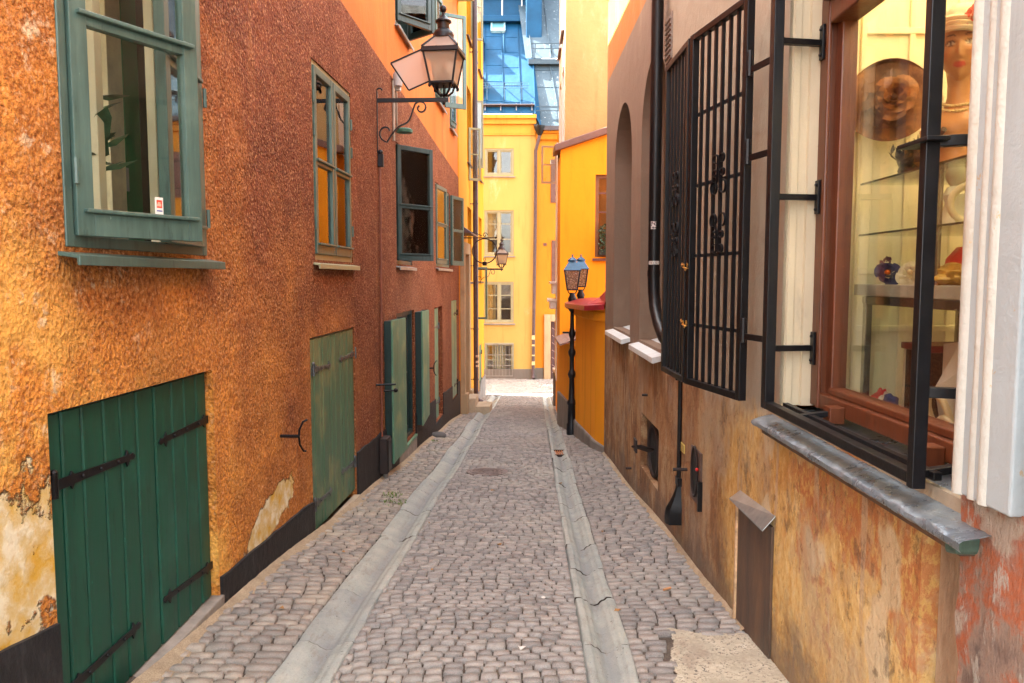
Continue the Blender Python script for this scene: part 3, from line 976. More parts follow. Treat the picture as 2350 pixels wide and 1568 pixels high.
MB().tube([FL.P(8.95, _z2, 0.0), FL.P(9.02, _z2, 0.14)], 0.011, 6).ball(FL.P(9.02, _z2, 0.14), 0.026, n=6).build('stay', m_iron, sh1, smooth=True)
_a, _b = FL.P(11.12, 0, .10), FL.P(11.75, 0, .10)
G = Frame(_a[:2], (_b - _a)[:2])
sh2 = shutter(G, 0.62, FL.pix(962, 985, .1)[1], FL.pix(962, 716, .1)[1], 0.10, 0.085)
# --- closed shutters further down
mb = MB()
planks(mb, FL, h4a + 0.03, h4b - 0.25, h4z0, lambda s: h4z1 - 0.03, -0.06, -0.03, 3, 5)
s4 = mb.build('shutter', m_shut, A)
for q in (0.14, 0.82):
    zz = h4z0 + (h4z1 - h4z0) * q
    strap(s4, FL, (h4b - 0.26, zz), (h4b - 0.9, zz), -0.03, m_iron_grey)
MB().boxw(FL, h4b - 0.245, h4b - 0.01, h4z0, h4z1 - 0.02, -0.115, -0.06).build('door_post', pbr('red_brown_timber', (0.24, 0.085, 0.04), 0.7), A)
mb = MB()
planks(mb, FL, h5a + 0.01, h5b - 0.01, h5z0, lambda s: h5z1 - 0.01, -0.02, 0.012, 4, 6)
s5 = mb.build('shutter', m_shut, A)
for q in (0.12, 0.86):
    zz = h5z0 + (h5z1 - h5z0) * q
    strap(s5, FL, (h5b - 0.01, zz), (h5b - 0.5, zz), 0.014, m_iron)

# --- big window with both casements pushed open
W = win_frame(A, FL, w1a, w1b, w1z0, w1z1, m_win_green, 0.05, -0.14, 0.02, sill_mat=m_win_green, sill_out=0.10)
half = (w1b - w1a) / 2 - 0.02
bar1 = (FL.pix(165, 52)[1] - w1z0 - 0.04) / (w1z1 - w1z0 - 0.08)
GL = FL.leaf(w1a + 0.05, 0.035, RAD(25), 1)
so = sash(W, GL, half, w1z0 + 0.045, w1z1 - 0.04, [bar1], m_win_green, 0.075, 0.05, drip=True, bw=0.035, name='casement', glass=m_glass_big)
GR = FL.leaf(w1b - 0.05, 0.035, RAD(10), -1)
sash(W, GR, half, w1z0 + 0.045, w1z1 - 0.04, [bar1], m_win_green, 0.075, 0.05, drip=True, bw=0.035, name='casement')
hinge_knuckles(W, FL, w1a + 0.04, (w1z0 + 0.3, w1z0 + 1.2), 0.045, m_win_green)
hinge_knuckles(W, FL, w1b - 0.03, (w1z0 + 0.2, w1z0 + 0.85), 0.045, m_win_green)
# inner white sash frame and what stands in the room
mbw = MB()
for s in (w1a + 0.05, (w1a + w1b) / 2 - 0.03, w1b - 0.11):
    mbw.boxw(FL, s, s + 0.06, w1z0 + 0.02, w1z1, -0.24, -0.19)
mbw.boxw(FL, w1a, w1b, w1z0 - 0.01, w1z0 + 0.05, -0.26, -0.18)
mbw.build('inner_frame', m_cream, W, bevel=0.004)
def room_box(x0, y0, z0, x1, mat, name, d0, d1):
    return MB().boxw(FL, x0, x1, z0, y0, d0, d1).build(name, mat, A)
room = MB()
room.boxw(FL, A_S0, w1b + 0.9, 0.6, 3.9, -2.57, -2.50).boxw(FL, A_S0, w1b + 0.9, 0.55, 0.6, -2.5, -0.3).boxw(FL, A_S0, w1b + 0.9, 3.9, 3.95, -2.5, -0.3)
room.boxw(FL, w1b + 0.9, w1b + 1.0, 0.6, 3.9, -2.5, -0.3)
room.build('room_wall', m_room, A)
def room_strip(pxa, pxb, mat, name, d0, d1, bev=0.004):
    a, b = FL.pix(pxa, 300, d1)[0], FL.pix(pxb, 300, d1)[0]
    return MB().boxw(FL, a, b, 0.6, 3.9, d0, d1).build(name, mat, A, bevel=bev)
room_strip(252, 286, pbr('ivory_door_lining', (0.72, 0.66, 0.44), 0.45), 'door_lining', -0.66, -0.60)
dr = room_strip(287, 322, pbr('emerald_door_paint', (0.004, 0.16, 0.05), 0.35), 'room_door', -0.68, -0.64)
s_, z_ = FL.pix(293, 412, -0.63)
MB().boxw(FL, s_ - 0.02, s_ + 0.02, z_ - 0.07, z_ + 0.07, -0.64, -0.63).build('lock_plate', m_zinc, dr, bevel=0.003)
room_strip(322, 340, pbr('dark_grey_lining', (0.07, 0.08, 0.06), 0.6), 'door_lining', -0.69, -0.66)
room_strip(341, 385, pbr('grey_green_wall_paint', (0.40, 0.40, 0.30), 0.8), 'room_panel', -0.72, -0.70)
# sticker with a red square, on the pane
def on_leaf(px, py):
    return GL.pix(px, py, 0.0)
sa, za = on_leaf(361, 452); sb, zb = on_leaf(381, 500)
st = MB().boxw(GL, sa, sb, zb, za, -0.018, -0.016).build('sticker', pbr('white_sticker', (0.8, 0.78, 0.72), 0.5, 0.03), W)
MB().boxw(GL, sa + .008, sb - .006, zb + (za - zb) * .48, za - .012, -0.0158, -0.0148).build('sticker_print', pbr('red_print', (0.75, 0.05, 0.015), 0.5, 0.1), W)
MB().boxw(GL, sa + .008, sb - .006, zb + (za - zb) * .30, zb + (za - zb) * .36, -0.0158, -0.0148).build('sticker_print', pbr('blue_print', (0.06, 0.08, 0.35), 0.5, 0.1), W)
cm = MB()
for k in range(5):
    u = sa + .012 + (sb - sa - .026) * k / 4
    cm.boxw(GL, u - .003, u + .003, zb + (za - zb) * (.55 + .05 * (k % 2)), za - .02 - .008 * ((k + 1) % 2), -0.0146, -0.0142)
cm.build('sticker_print', pbr('pale_print', (0.85, 0.55, 0.4), 0.5, 0.1), W)

# --- closed two-leaf window
W = win_frame(A, FL, w2a, w2b, w2z0, w2z1, m_win_olive, 0.05, -0.14, 0.0, mull=True, sill_mat=m_win_olive, sill_out=0.07)
mid = (w2a + w2b) / 2
b2 = 1 - (FL.pix(720, 372)[1] - w2z1) / (w2z0 - w2z1)
for a, b in ((w2a + .045, mid - .012), (mid + .012, w2b - .045)):
    G = Frame(FL.P(a, 0, 0.018)[:2], FL.t[:2], FL.n[:2])
    sash(W, G, b - a, w2z0 + .05, w2z1 - .045, [b2], m_win_green, 0.06, 0.05, drip=True, bw=0.03)
    MB().boxw(FL, a + .02, a + .06, w2z0 + .02, w2z1, -.2, -.16).boxw(FL, b - .06, b - .02, w2z0 + .02, w2z1, -.2, -.16).boxw(FL, a + .06, b - .06, w2z0 + (w2z1 - w2z0) * b2 - .02, w2z0 + (w2z1 - w2z0) * b2 + .02, -.2, -.16).build('inner_frame', m_cream, W, bevel=0.004)
hinge_knuckles(W, FL, w2a + 0.02, (w2z0 + .3, w2z0 + 1.05, w2z1 - .3), 0.02, m_win_green)
hinge_knuckles(W, FL, w2b - 0.02, (w2z0 + .3, w2z0 + 1.05, w2z1 - .3), 0.02, m_win_green)

# --- windows with a casement swung out into the alley
def open_window(s0, s1, z0, z1, mat, leafs, bars, frame_mat=None, sill_mat=None, drip=True, fw=0.06):
    W = win_frame(A, FL, s0, s1, z0, z1, frame_mat or mat, 0.05, -0.14, 0.0, sill_mat=sill_mat or m_zinc, sill_out=0.07)
    for (side, ang, w) in leafs:
        G = FL.leaf(s0 + 0.02 if side > 0 else s1 - 0.02, 0.03, RAD(ang), side)
        sash(W, G, w, z0 + .045, z1 - .03, bars, mat, fw, 0.045, drip=drip, name='casement', bw=0.035)
    for s in (s0 + .05, (s0 + s1) / 2 - .02, s1 - .09):
        MB().boxw(FL, s, s + .04, z0 + .03, z1 - .02, -.2, -.16).build('inner_frame', m_cream, W)
    return W
open_window(w3a, w3b, w3z0, w3z1, m_win_dark, [(1, 39, 0.60)], [0.47])
open_window(w4a, w4b, w4z0, w4z1, m_win_green, [(1, 5, 0.82), (-1, 165, 0.62)], [0.5])
open_window(u1a, u1b, 4.78, 6.5, m_win_dark, [(1, 38, 0.58), (-1, 50, 0.5)], [0.5])
open_window(u2a, u2b, 4.66, 6.4, m_win_green, [(1, 8, 0.42), (-1, 122, 0.42)], [0.5])
open_window(u3a, u3b, 4.55, 6.2, m_win_green, [(1, 6, 0.45)], [0.5])

# ------------------------------------------------------------------ things fixed to the roughcast house
m_lampglass = Mat('dusty_lamp_glass')
_t = m_lampglass.node('ShaderNodeBsdfTransparent'); _t.inputs[0].default_value = (.95, .93, .88, 1)
_mx = m_lampglass.node('ShaderNodeMixShader'); _mx.inputs[0].default_value = 0.42
_l = m_lampglass.node('ShaderNodeBsdfTranslucent'); _l.inputs[0].default_value = (.9, .8, .68, 1)
_l2 = m_lampglass.node('ShaderNodeBsdfDiffuse'); _l2.inputs[0].default_value = (.8, .7, .58, 1)
_m3 = m_lampglass.node('ShaderNodeMixShader')
m_lampglass.t.links.new(_l.outputs[0], _m3.inputs[1]); m_lampglass.t.links.new(_l2.outputs[0], _m3.inputs[2])
m_lampglass.t.links.new(_t.outputs[0], _mx.inputs[1]); m_lampglass.t.links.new(_m3.outputs[0], _mx.inputs[2])
m_lampglass.t.links.new(_mx.outputs[0], m_lampglass.out.inputs[0])
m_lampglass = m_lampglass.m

def wall_lantern(label, base, nrm, arm, arm_z, size, open_door, mat, name='wall_lantern', yaw=0.0, scroll=True, group=None, drop=0.32):
    """bracket standing out along nrm from base (at the wall), lantern standing on its end"""
    n = Vector((nrm[0], nrm[1], 0)).normalized()
    t = Vector((-n.y, n.x, 0))
    b = Vector(base)
    T = thing(name, b, label, 'wall lamp', group)
    mb = MB()
    mb.beam(b + n * 0.012 + ZV * (-drop * 1.25), b + n * 0.012 + ZV * 0.10, 0.03, 0.018, n)
    mb.beam(b + n * 0.0, b + n * (arm + 0.05), 0.026, 0.044)
    mb.tube(spiral(b + n * 0.045 + ZV * 0.10, n, ZV, 0.035, 0.03, math.pi, 0.3, 8), 0.009, 6)
    mb.build('bracket', mat, T, bevel=0.002)
    if scroll:
        sm = MB()
        pts = spiral(b + n * 0.15 * arm / 0.8 + ZV * (-drop * 0.62), n, ZV, 0.035, 0.115 * arm / 0.8, 7.2, 2.0, 24)
        pts = spiral(b + n * (0.13 * arm / .8) + ZV * (-drop * 0.75), n, ZV, 0.03, 0.115 * arm / .8, -1.2 - 4.6, 1.5 * math.pi - 2 * math.pi, 26)
        e = pts[-1]
        p1 = b + n * arm * 0.56 + ZV * (-0.065)
        for i in range(1, 12):
            k = i / 12
            m = e * (1 - k) + p1 * k
            pts.append(m - ZV * (0.045 * math.sin(2 * math.pi * k) * -1) + n * (0.04 * math.sin(math.pi * k)))
        pts += spiral(b + n * (arm * 0.66) + ZV * (-0.085), n, ZV, 0.075, 0.025, math.pi * 0.8, -math.pi * 1.35, 20)
        sm.strip(pts, t, 0.026, 0.015)
        sm.build('scroll', mat, T)
    c = b + n * arm + ZV * 0.02
    k = size
    # yoke
    yk = MB()
    for a in range(4):
        ang = yaw + math.pi / 4 + a * math.pi / 2
        q = Vector((math.cos(ang), math.sin(ang), 0))
        pts = [c + ZV * 0.03 * k, c + q * 0.06 * k + ZV * 0.03 * k, c + q * 0.115 * k + ZV * 0.075 * k, c + q * 0.14 * k + ZV * 0.135 * k, c + q * 0.19 * k + ZV * 0.15 * k]
        yk.tube(pts, [0.013 * k] * 4 + [0.008 * k], 6)
        yk.ball(c + q * 0.185 * k + ZV * 0.12 * k, 0.018 * k, 1, 1, 1.5, n=5)
    yk.tube([c - ZV * 0.07, c + ZV * 0.19 * k], 0.010 * k, 6)
    yk.ball(c - ZV * 0.05, 0.02 * k, 1, 1, 1.4, n=5)
    yk.build('yoke', mat, T, smooth=True)
    z0, z1 = 0.15 * k, 0.50 * k
    r0, r1 = 0.128 * k, 0.192 * k
    def corner(a, r, z):
        ang = yaw + math.pi / 4 + a * math.pi / 2
        return c + Vector((math.cos(ang), math.sin(ang), 0)) * (r * math.sqrt(2)) + ZV * z
    fr = MB()
    for a in range(4):
        fr.beam(corner(a, r0, z0), corner(a, r1, z1), 0.022 * k, 0.022 * k, n)
        fr.beam(corner(a, r0, z0), corner(a + 1, r0, z0), 0.026 * k, 0.022 * k)
        fr.beam(corner(a, r1, z1), corner(a + 1, r1, z1), 0.03 * k, 0.022 * k)
    # eaves with a flared skirt, glazed roof ribs, chimney
    fr.lathe([(0.295 * k, z1 - 0.035 * k), (0.302 * k, z1 - 0.03 * k), (0.288 * k, z1 + 0.018 * k), (0.27 * k, z1 + 0.022 * k)], c, 4, phase=yaw + math.pi / 4)
    rz = z1 + 0.16 * k
    for a in range(4):
        fr.beam(corner(a, 0.20 * k, z1 + 0.02 * k), corner(a, 0.075 * k, rz), 0.022 * k, 0.02 * k, n)
    fr.lathe([(0.0, z0 - 0.01 * k), (0.178 * k, z0 - 0.01 * k), (0.178 * k, z0 + 0.01 * k), (0, z0 + 0.01 * k)], c, 4, phase=yaw + math.pi / 4)
    fr.build('lantern_frame', mat, T, bevel=0.002)
    ch = MB()
    ch.lathe([(0.115 * k, rz - 0.01 * k), (0.118 * k, rz + 0.03 * k), (0.10 * k, rz + 0.065 * k), (0.068 * k, rz + 0.09 * k), (0.066 * k, rz + 0.16 * k), (0.09 * k, rz + 0.165 * k), (0.092 * k, rz + 0.18 * k), (0.06 * k, rz + 0.205 * k),
              (0.03 * k, rz + 0.235 * k), (0.016 * k, rz + 0.25 * k), (0.016 * k, rz + 0.275 * k), (0.0, rz + 0.275 * k)], c, 18)
    ch.ball(c + ZV * (rz + 0.31 * k), 0.038 * k, 1, 1, 1.1, n=8)
    ch.build('chimney', mat, T, smooth=True)
    for a in range(4):
        if open_door is not None and a == open_door:
            continue
        p = MB()
        q0, q1, q2, q3 = corner(a, r0 - 0.004, z0 + 0.012 * k), corner(a + 1, r0 - 0.004, z0 + 0.012 * k), corner(a + 1, r1 - 0.004, z1), corner(a, r1 - 0.004, z1)
        o = (q1 - q0).cross(q3 - q0).normalized() * 0.004
        p.hexa([q0, q1, q1 + o, q0 + o, q3, q2, q2 + o, q3 + o])
        p.build('pane', m_lampglass, T)
    for a in range(4):
        q0, q1, q2, q3 = corner(a, 0.19 * k, z1 + 0.024 * k), corner(a + 1, 0.19 * k, z1 + 0.024 * k), corner(a + 1, 0.075 * k, rz), corner(a, 0.075 * k, rz)
        o = (q1 - q0).cross(q3 - q0).normalized() * 0.004
        MB().hexa([q0, q1, q1 + o, q0 + o, q3, q2, q2 + o, q3 + o]).build('roof_pane', m_frost, T)
    if open_door is not None:
        a = open_door + 1
        h0, h1 = corner(a, r0, z0 + 0.01 * k), corner(a, r1, z1 - 0.01 * k)
        ax = (h1 - h0).normalized()
        v = corner(a - 1, r0, z0) - corner(a, r0, z0)
        Rm = Matrix.Rotation(RAD(98), 3, ax)
        v0 = Rm @ v
        v1 = Rm @ (corner(a - 1, r1, z1) - corner(a, r1, z1))
        d = MB()
        P0, P1, P2, P3 = h0, h0 + v0, h1 + v1, h1
        for s_, e_ in ((P0, P1), (P1, P2), (P2, P3), (P3, P0)):
            d.beam(s_, e_, 0.018 * k, 0.018 * k, (v0.cross(ax)))
        dd = d.build('lantern_door', mat, T, bevel=0.002)
        o = v0.cross(ax).normalized() * 0.004
        MB().hexa([P0, P1, P1 + o, P0 + o, P3, P2, P2 + o, P3 + o]).build('pane', m_frost, dd)
    bu = MB()
    bu.lathe([(0.075 * k, z0 + 0.02 * k), (0.078 * k, z0 + 0.10 * k), (0.035 * k, z0 + 0.145 * k), (0.022 * k, z0 + 0.15 * k), (0.022 * k, z0 + 0.18 * k), (0, z0 + 0.18 * k)], c, 14)
    bu.build('burner', pbr('burner_grey', (0.03, 0.035, 0.033), 0.5), T, smooth=True)
    gm = MB().lathe([(0.012 * k, z0 + 0.175 * k), (0.020 * k, z0 + 0.21 * k), (0.022 * k, z0 + 0.27 * k), (0.012 * k, z0 + 0.30 * k), (0, z0 + 0.305 * k)], c, 12)
    gm.build('bulb', m_frost, T, smooth=True)
    return T

s_l, z_l = FL.pix(862, 231)
pb = FL.P(s_l, z_l, 0.0)
# arm ends where the photo puts the lantern
wall_lantern('black iron wall lantern with its glass door hanging open on a scrolled bracket', pb, FL.n, 0.76, z_l, 0.98, 1, m_iron_lamp, yaw=RAD(-8), drop=0.46)

def conduit():
    T = thing('cable_conduit', FL.P(s_l + 0.02, -0.3, 0.03), 'thin red brown cable pipe running down the roughcast wall to a dark iron box', 'conduit')
    s2 = FL.pix(870, 1000)[0]
    MB().tube([FL.P(s_l + 0.03, z_l - 0.62, 0.03), FL.P(s_l + 0.03, z_l - 1.2, 0.032), FL.P(s2, FL.pix(870, 1005)[1], 0.032)], 0.013, 8).build('pipe', pbr('red_brown_pipe_paint', (0.20, 0.06, 0.032), 0.55), T, smooth=True)
    MB().boxw(FL, s_l + 0.0, s_l + 0.06, z_l - 0.72, z_l - 0.58, 0.01, 0.075).ball(FL.P(s_l + 0.03, z_l - 0.56, 0.04), 0.03, n=6).build('junction', m_iron_lamp, T, bevel=0.006)
    a, zt = FL.pix(864, 1008); b, zb = FL.pix(884, 1073)
    bx = MB().boxw(FL, a, a + 0.22, zb + 0.03, zt, 0.03, 0.12).build('box', m_rust, T, bevel=0.01)
    MB().boxw(FL, a + 0.02, a + 0.20, zb + 0.05, zt - 0.02, 0.121, 0.13).build('lid', m_iron, bx, bevel=0.004)
    MB().tube([FL.P(a + 0.11, zb + 0.04, 0.075), FL.P(a + 0.12, gz(-1.5, a) - 0.05, 0.075)], 0.03, 10).build('stub_pipe', pbr('lead_pipe', (0.25, 0.22, 0.19), 0.6), T, smooth=True)
conduit()

def hook(px, py, label):
    s, z = FL.pix(px, py)
    T = thing('shutter_hook', FL.P(s, z, 0), label, 'shutter hook')
    MB().tube([FL.P(s, z, -0.01), FL.P(s + 0.0, z, 0.15)], 0.012, 8).build('rod', m_iron, T, smooth=True)
    pts = [FL.P(s + 0.05, z + 0.11, 0.19), FL.P(s + 0.02, z + 0.10, 0.17), FL.P(s, z + 0.05, 0.15), FL.P(s, z, 0.145), FL.P(s, z - 0.06, 0.15), FL.P(s + 0.02, z - 0.11, 0.17), FL.P(s + 0.04, z - 0.115, 0.18)]
    MB().tube(pts, 0.008, 6).build('catch', m_iron, T, smooth=True)
hook(640, 1001, 'black iron shutter hook on the roughcast between the two plank hatches')
hook(974, 845, 'small black iron shutter catch on the wall beside the tall pale shutter')

def sensor():
    s, z = FL.pix(897, 185)
    T = thing('cable_box', FL.P(s, z, 0), 'small grey cable box with loose conduits high on the roughcast wall', 'cable box')
    MB().tube([FL.P(s, z - 0.72, 0.03), FL.P(s, z, 0.03)], 0.016, 8).tube([FL.P(s + 0.12, z - 0.02, 0.03), FL.P(s + 0.12, z - 0.4, 0.03), FL.P(s + 0.2, z - 0.52, 0.04), FL.P(s + 0.3, z - 0.55, 0.05)], 0.008, 6).tube([FL.P(s + 0.26, z + 0.2, 0.02), FL.P(s + 0.26, z - 0.5, 0.02)], 0.009, 6).build('conduit', pbr('pale_conduit', (0.42, 0.33, 0.25), 0.6), T, smooth=True)
    MB().lathe([(0, -0.09), (0.055, -0.085), (0.06, 0.05), (0.04, 0.09), (0, 0.1)], FL.P(s + 0.02, z + 0.02, 0.08), 12).build('housing', pbr('grey_plastic', (0.35, 0.34, 0.33), 0.4), T, smooth=True)
    MB().boxw(FL, s + 0.07, s + 0.14, z - 0.1, z + 0.06, 0.02, 0.1).build('cover', pbr('white_plastic', (0.7, 0.66, 0.62), 0.4), T, bevel=0.01)
    MB().lathe([(0, 0), (0.1, 0.005), (0.105, 0.04), (0.08, 0.055), (0, 0.06)], FL.P(s + 0.16, z - 0.6, 0.13), 14).build('dish', pbr('verdigris_cap', (0.06, 0.2, 0.14), 0.5), T, smooth=True)
sensor()

def leafy(T, base, stems, mat, leaf_len, per, seed, name='foliage'):
    rg = random.Random(seed)
    mb = MB()
    for tip in stems:
        b, tip = Vector(base), Vector(tip)
        midp = (b + tip) / 2 + Vector((rg.uniform(-.03, .03), rg.uniform(-.03, .03), 0.02))
        pts = [b, b * .5 + midp * .5, midp, tip * .5 + midp * .5, tip]
        mb.tube(pts, 0.004, 5)
        for i in range(per):
            k = 0.45 + 0.55 * (i + 1) / per
            p = b.lerp(tip, k)
            d = Vector((rg.uniform(-1, 1), rg.uniform(-1, 1), rg.uniform(-.5, .7))).normalized()
            L = leaf_len * rg.uniform(.7, 1.2)
            sd = d.cross(ZV).normalized() * L * 0.24
            up_ = ZV * L * 0.06
            mb.add([p, p + d * L * .35 + sd - up_, p + d * L * .75 + sd * .7, p + d * L, p + d * L * .75 - sd * .7, p + d * L * .35 - sd - up_, p + d * L * .5 + up_ * .6],
                   [(0, 1, 6), (1, 2, 6), (2, 3, 6), (3, 4, 6), (4, 5, 6), (5, 0, 6)])
    return mb.build(name, mat, T, fix=False)
m_leaf = pbr('glossy_leaf', (0.03, 0.10, 0.05), 0.35, 0.4, 20)
def pot_plant(s, z, label, seed, h=0.55, pot=0.055, cat='plant', d=-0.34, reach=0.25):
    b = FL.P(s, z, d)
    T = thing('potted_plant', b, label, cat)
    MB().lathe([(0, 0), (pot * .75, 0), (pot, pot * 1.6), (pot * 1.1, pot * 1.6), (pot * 1.1, pot * 1.9), (pot * .9, pot * 1.9), (pot * .85, pot * 1.5), (0, pot * 1.5)], b, 14).build('pot', pbr('red_clay', (0.42, 0.07, 0.03), 0.6), T, smooth=True)
    rg = random.Random(seed)
    stems = [b + Vector((rg.uniform(-.04, .12), rg.uniform(0.1, 1) * reach, h * rg.uniform(.55, 1.05))) for _ in range(6)]
    leafy(T, b + ZV * pot * 1.5, stems, m_leaf, 0.19 if h > .4 else 0.07, 4, seed)
MB().boxw(FL, w1a - .1, w1b + .3, w1z0 - .06, w1z0 - .015, -.5, -.27).build('window_board', m_cream, A, bevel=.006)
MB().boxw(FL, w2a - .1, w2b + .7, w2z0 - .06, w2z0 - .015, -.5, -.27).build('window_board', m_cream, A, bevel=.006)
pot_plant(3.58, w1z0 - .014, 'long leaved plant in a red pot inside the big open window', 3, h=0.8, reach=0.5, d=-.33)
pot_plant(7.25, w2z0 - .014, 'bushy green plant low behind the glass of the closed two leaf window', 7, h=0.26, pot=0.06, reach=0.2)
pot_plant(7.75, w2z0 - .014, 'second bushy plant behind the farther leaf of the closed window', 9, h=0.3, pot=0.06, reach=0.2)
# ------------------------------------------------------------------ yellow corner house on the same side
m_yel_b = plaster_mat('golden_plaster', (0.70, 0.30, 0.014), 0.06, 1.1, (0.76, 0.40, 0.04), 0.6)
m_reveal_b = plaster_mat('amber_reveal', (0.78, 0.34, 0.02), 0.06)
m_stone_door = plaster_mat('sandstone', (0.42, 0.31, 0.18), 0.2, 2.5, (0.30, 0.22, 0.13), 0.56)
m_foot_grey = plaster_mat('grey_foot_plaster', (0.22, 0.20, 0.18), 0.3, 3, (0.34, 0.30, 0.25), 0.58)
m_brownpipe = pbr('brown_downpipe_paint', (0.075, 0.042, 0.045), 0.45, 0.3, 9, 0.2, 40, 0.002, edge=(0.3, 0.25, 0.22))
pA = FL.P(A_S1, 0)
pB = at_depth(1110, 640, 23.0)
FB = Frame((pA.x + 0.02, pA.y), (pB.x - pA.x - 0.02, pB.y - pA.y))
B_L = (Vector((pB.x, pB.y, 0)) - Vector((pA.x + .02, pA.y, 0))).length
B = thing('yellow_corner_house', FB.P(B_L / 2, -1.7), 'golden yellow corner house with a sandstone doorway and open casements', 'house')
bwin = []
for z0 in (1.55, 4.35, 7.25):
    for s in (1.75, 3.05, 4.7):
        bwin.append((s, s + 0.95, z0, z0 + 1.75, 0.26))
bdoor = (0.35, 1.2, -2.2, 2.15, 0.3)
bh = [h for h in bwin] + [bdoor, (3.2, 4.0, -1.55, -0.2, 0.05), (4.7, 5.5, -1.6, -0.25, 0.05)]
mb = MB()
for h in bh:
    pass
wall_sheet(mb, FB, 0, B_L, -3.2, 11.2, bh)
mb.build('wall', m_yel_b, B, merge=True)
shell(B, FB, 0, B_L, -3.2, 11.2, 9.0, m_yel_b)
for (a, b, z0, z1, _d) in bwin:
    W = win_frame(B, FB, a, b, z0, z1, m_win_olive, 0.05, -0.25, -0.16, mull=True, sill=True, sill_mat=m_brownpipe, sill_out=0.06)
    MB().boxw(FB, a + .05, b - .05, z0 + .05, z1 - .05, -0.2, -0.195).build('pane', m_glass, W)
def leaf_on(parent, F, s, z0, z1, ang, sg, w, mat, bars=(), glass=None, d=0.02, name='casement'):
    G = F.leaf(s, d, RAD(ang), sg)
    return sash(parent, G, w, z0, z1, list(bars), mat, 0.045, 0.04, name=name, glass=glass)
m_blind = pbr('drawn_white_blind', (0.62, 0.52, 0.42), 0.6, 0.05)
# casements standing out into the alley at three heights
s_, zt_ = FB.pix(1070, 264); _, zb_ = FB.pix(1070, 383)
leaf_on(B, FB, 2.0, zb_ - .25, zt_ - .2, 62, 1, 0.30, m_win_olive, [0.5])
s_, zt_ = FB.pix(1090, 293); _, zb_ = FB.pix(1090, 403)
lf = leaf_on(B, FB, 2.9, 4.35, 6.0, 78, 1, 0.27, m_win_olive, [])
G = FB.leaf(2.9, 0.02, RAD(78), 1)
MB().boxw(G, .04, .23, 4.4, 5.95, -.03, -.028).build('blind', m_blind, lf)
leaf_on(B, FB, 3.4, 0.55, 1.9, 74, 1, 0.32, m_win_green, [])
leaf_on(B, FB, 2.7, 7.4, 9.0, 66, 1, 0.3, m_win_olive, [0.5])
# shutters and foot at street level
for (a, b) in ((3.2, 4.0), (4.7, 5.5)):
    mb = MB(); planks(mb, FB, a + .02, b - .02, -1.55, lambda s: -0.25, -.03, -.005, 5, 3)
    sh = mb.build('shutter', m_yel_b if a < 4 else m_hatch_pale, B)
    strap(sh, FB, (b - .02, -.5), (a + .2, -.5), -.005, m_iron); strap(sh, FB, (b - .02, -1.3), (a + .2, -1.3), -.005, m_iron)
MB().prism(FB, [(1.5, -3.2), (3.1, -3.2), (3.1, -1.62), (1.5, -1.5)], 0, 0.03).build('wall_foot', m_foot_grey, B, bevel=.01)
MB().prism(FB, [(3.1, -3.2), (B_L, -3.2), (B_L, -1.25), (5.0, -1.28), (4.6, -1.5), (4.0, -1.6), (3.1, -1.66)], 0, 0.05).build('wall_foot', m_foot_grey, B, bevel=.01)
# doorway
db = MB()
zD = 2.15
db.boxw(FB, 0.12, 0.36, -2.3, zD, 0.0, 0.10).boxw(FB, 1.19, 1.43, -2.3, zD, 0.0, 0.10).boxw(FB, 0.12, 1.43, zD, zD + 0.25, 0.0, 0.10)
db.boxw(FB, 0.10, 0.40, -2.3, gz(-1.1, 17) + 0.45, 0.0, 0.16).boxw(FB, 1.17, 1.46, -2.3, gz(-1.1, 18) + 0.45, 0.0, 0.16)
db.build('door_surround', m_stone_door, B, bevel=0.012)
hood = MB()
hp = [(0.0, zD + 0.62), (0.26, zD + 0.44), (0.26, zD + 0.41), (0.0, zD + 0.46)]
vs = [FB.P(0.02, z, d) for d, z in hp] + [FB.P(1.55, z, d) for d, z in hp]
hood.add(vs, [(0, 1, 2, 3), (7, 6, 5, 4)] + [(i, (i + 1) % 4, 4 + (i + 1) % 4, 4 + i) for i in range(4)])
hood.build('door_hood', m_brownpipe, B, bevel=.006)
ddr = MB(); planks(ddr, FB, 0.37, 1.18, -1.7, lambda s: zD - .02, -.26, -.22, 6, 2)
dd = ddr.build('door', pbr('brown_door_paint', (0.16, 0.08, 0.04), 0.5), B)
MB().tube([FB.P(1.05, -.6, -.2), FB.P(1.05, -.6, -.14), FB.P(.95, -.6, -.14)], .012, 6).build('handle', m_iron_grey, dd, smooth=True)
g0 = gz(-0.95, 17.5)
for (w, h0, h1, lab) in ((0.30, 0.16, 0.34, 'upper pale stone step at the sandstone doorway'), (0.52, -0.2, 0.16, 'lower pale stone step on the cobbles below the sandstone doorway')):
    st = MB().boxw(FB, 0.44, 1.15, g0 + h0 - .3, g0 + h1, -0.2 if w < .4 else 0.30, w if w < .4 else 0.62).build('door_step', pbr('pale_step_stone', (0.48, 0.38, 0.26), 0.8, 0.2, 5, .5, 30, .01), None, bevel=0.015)
    tag(st, lab, 'step')

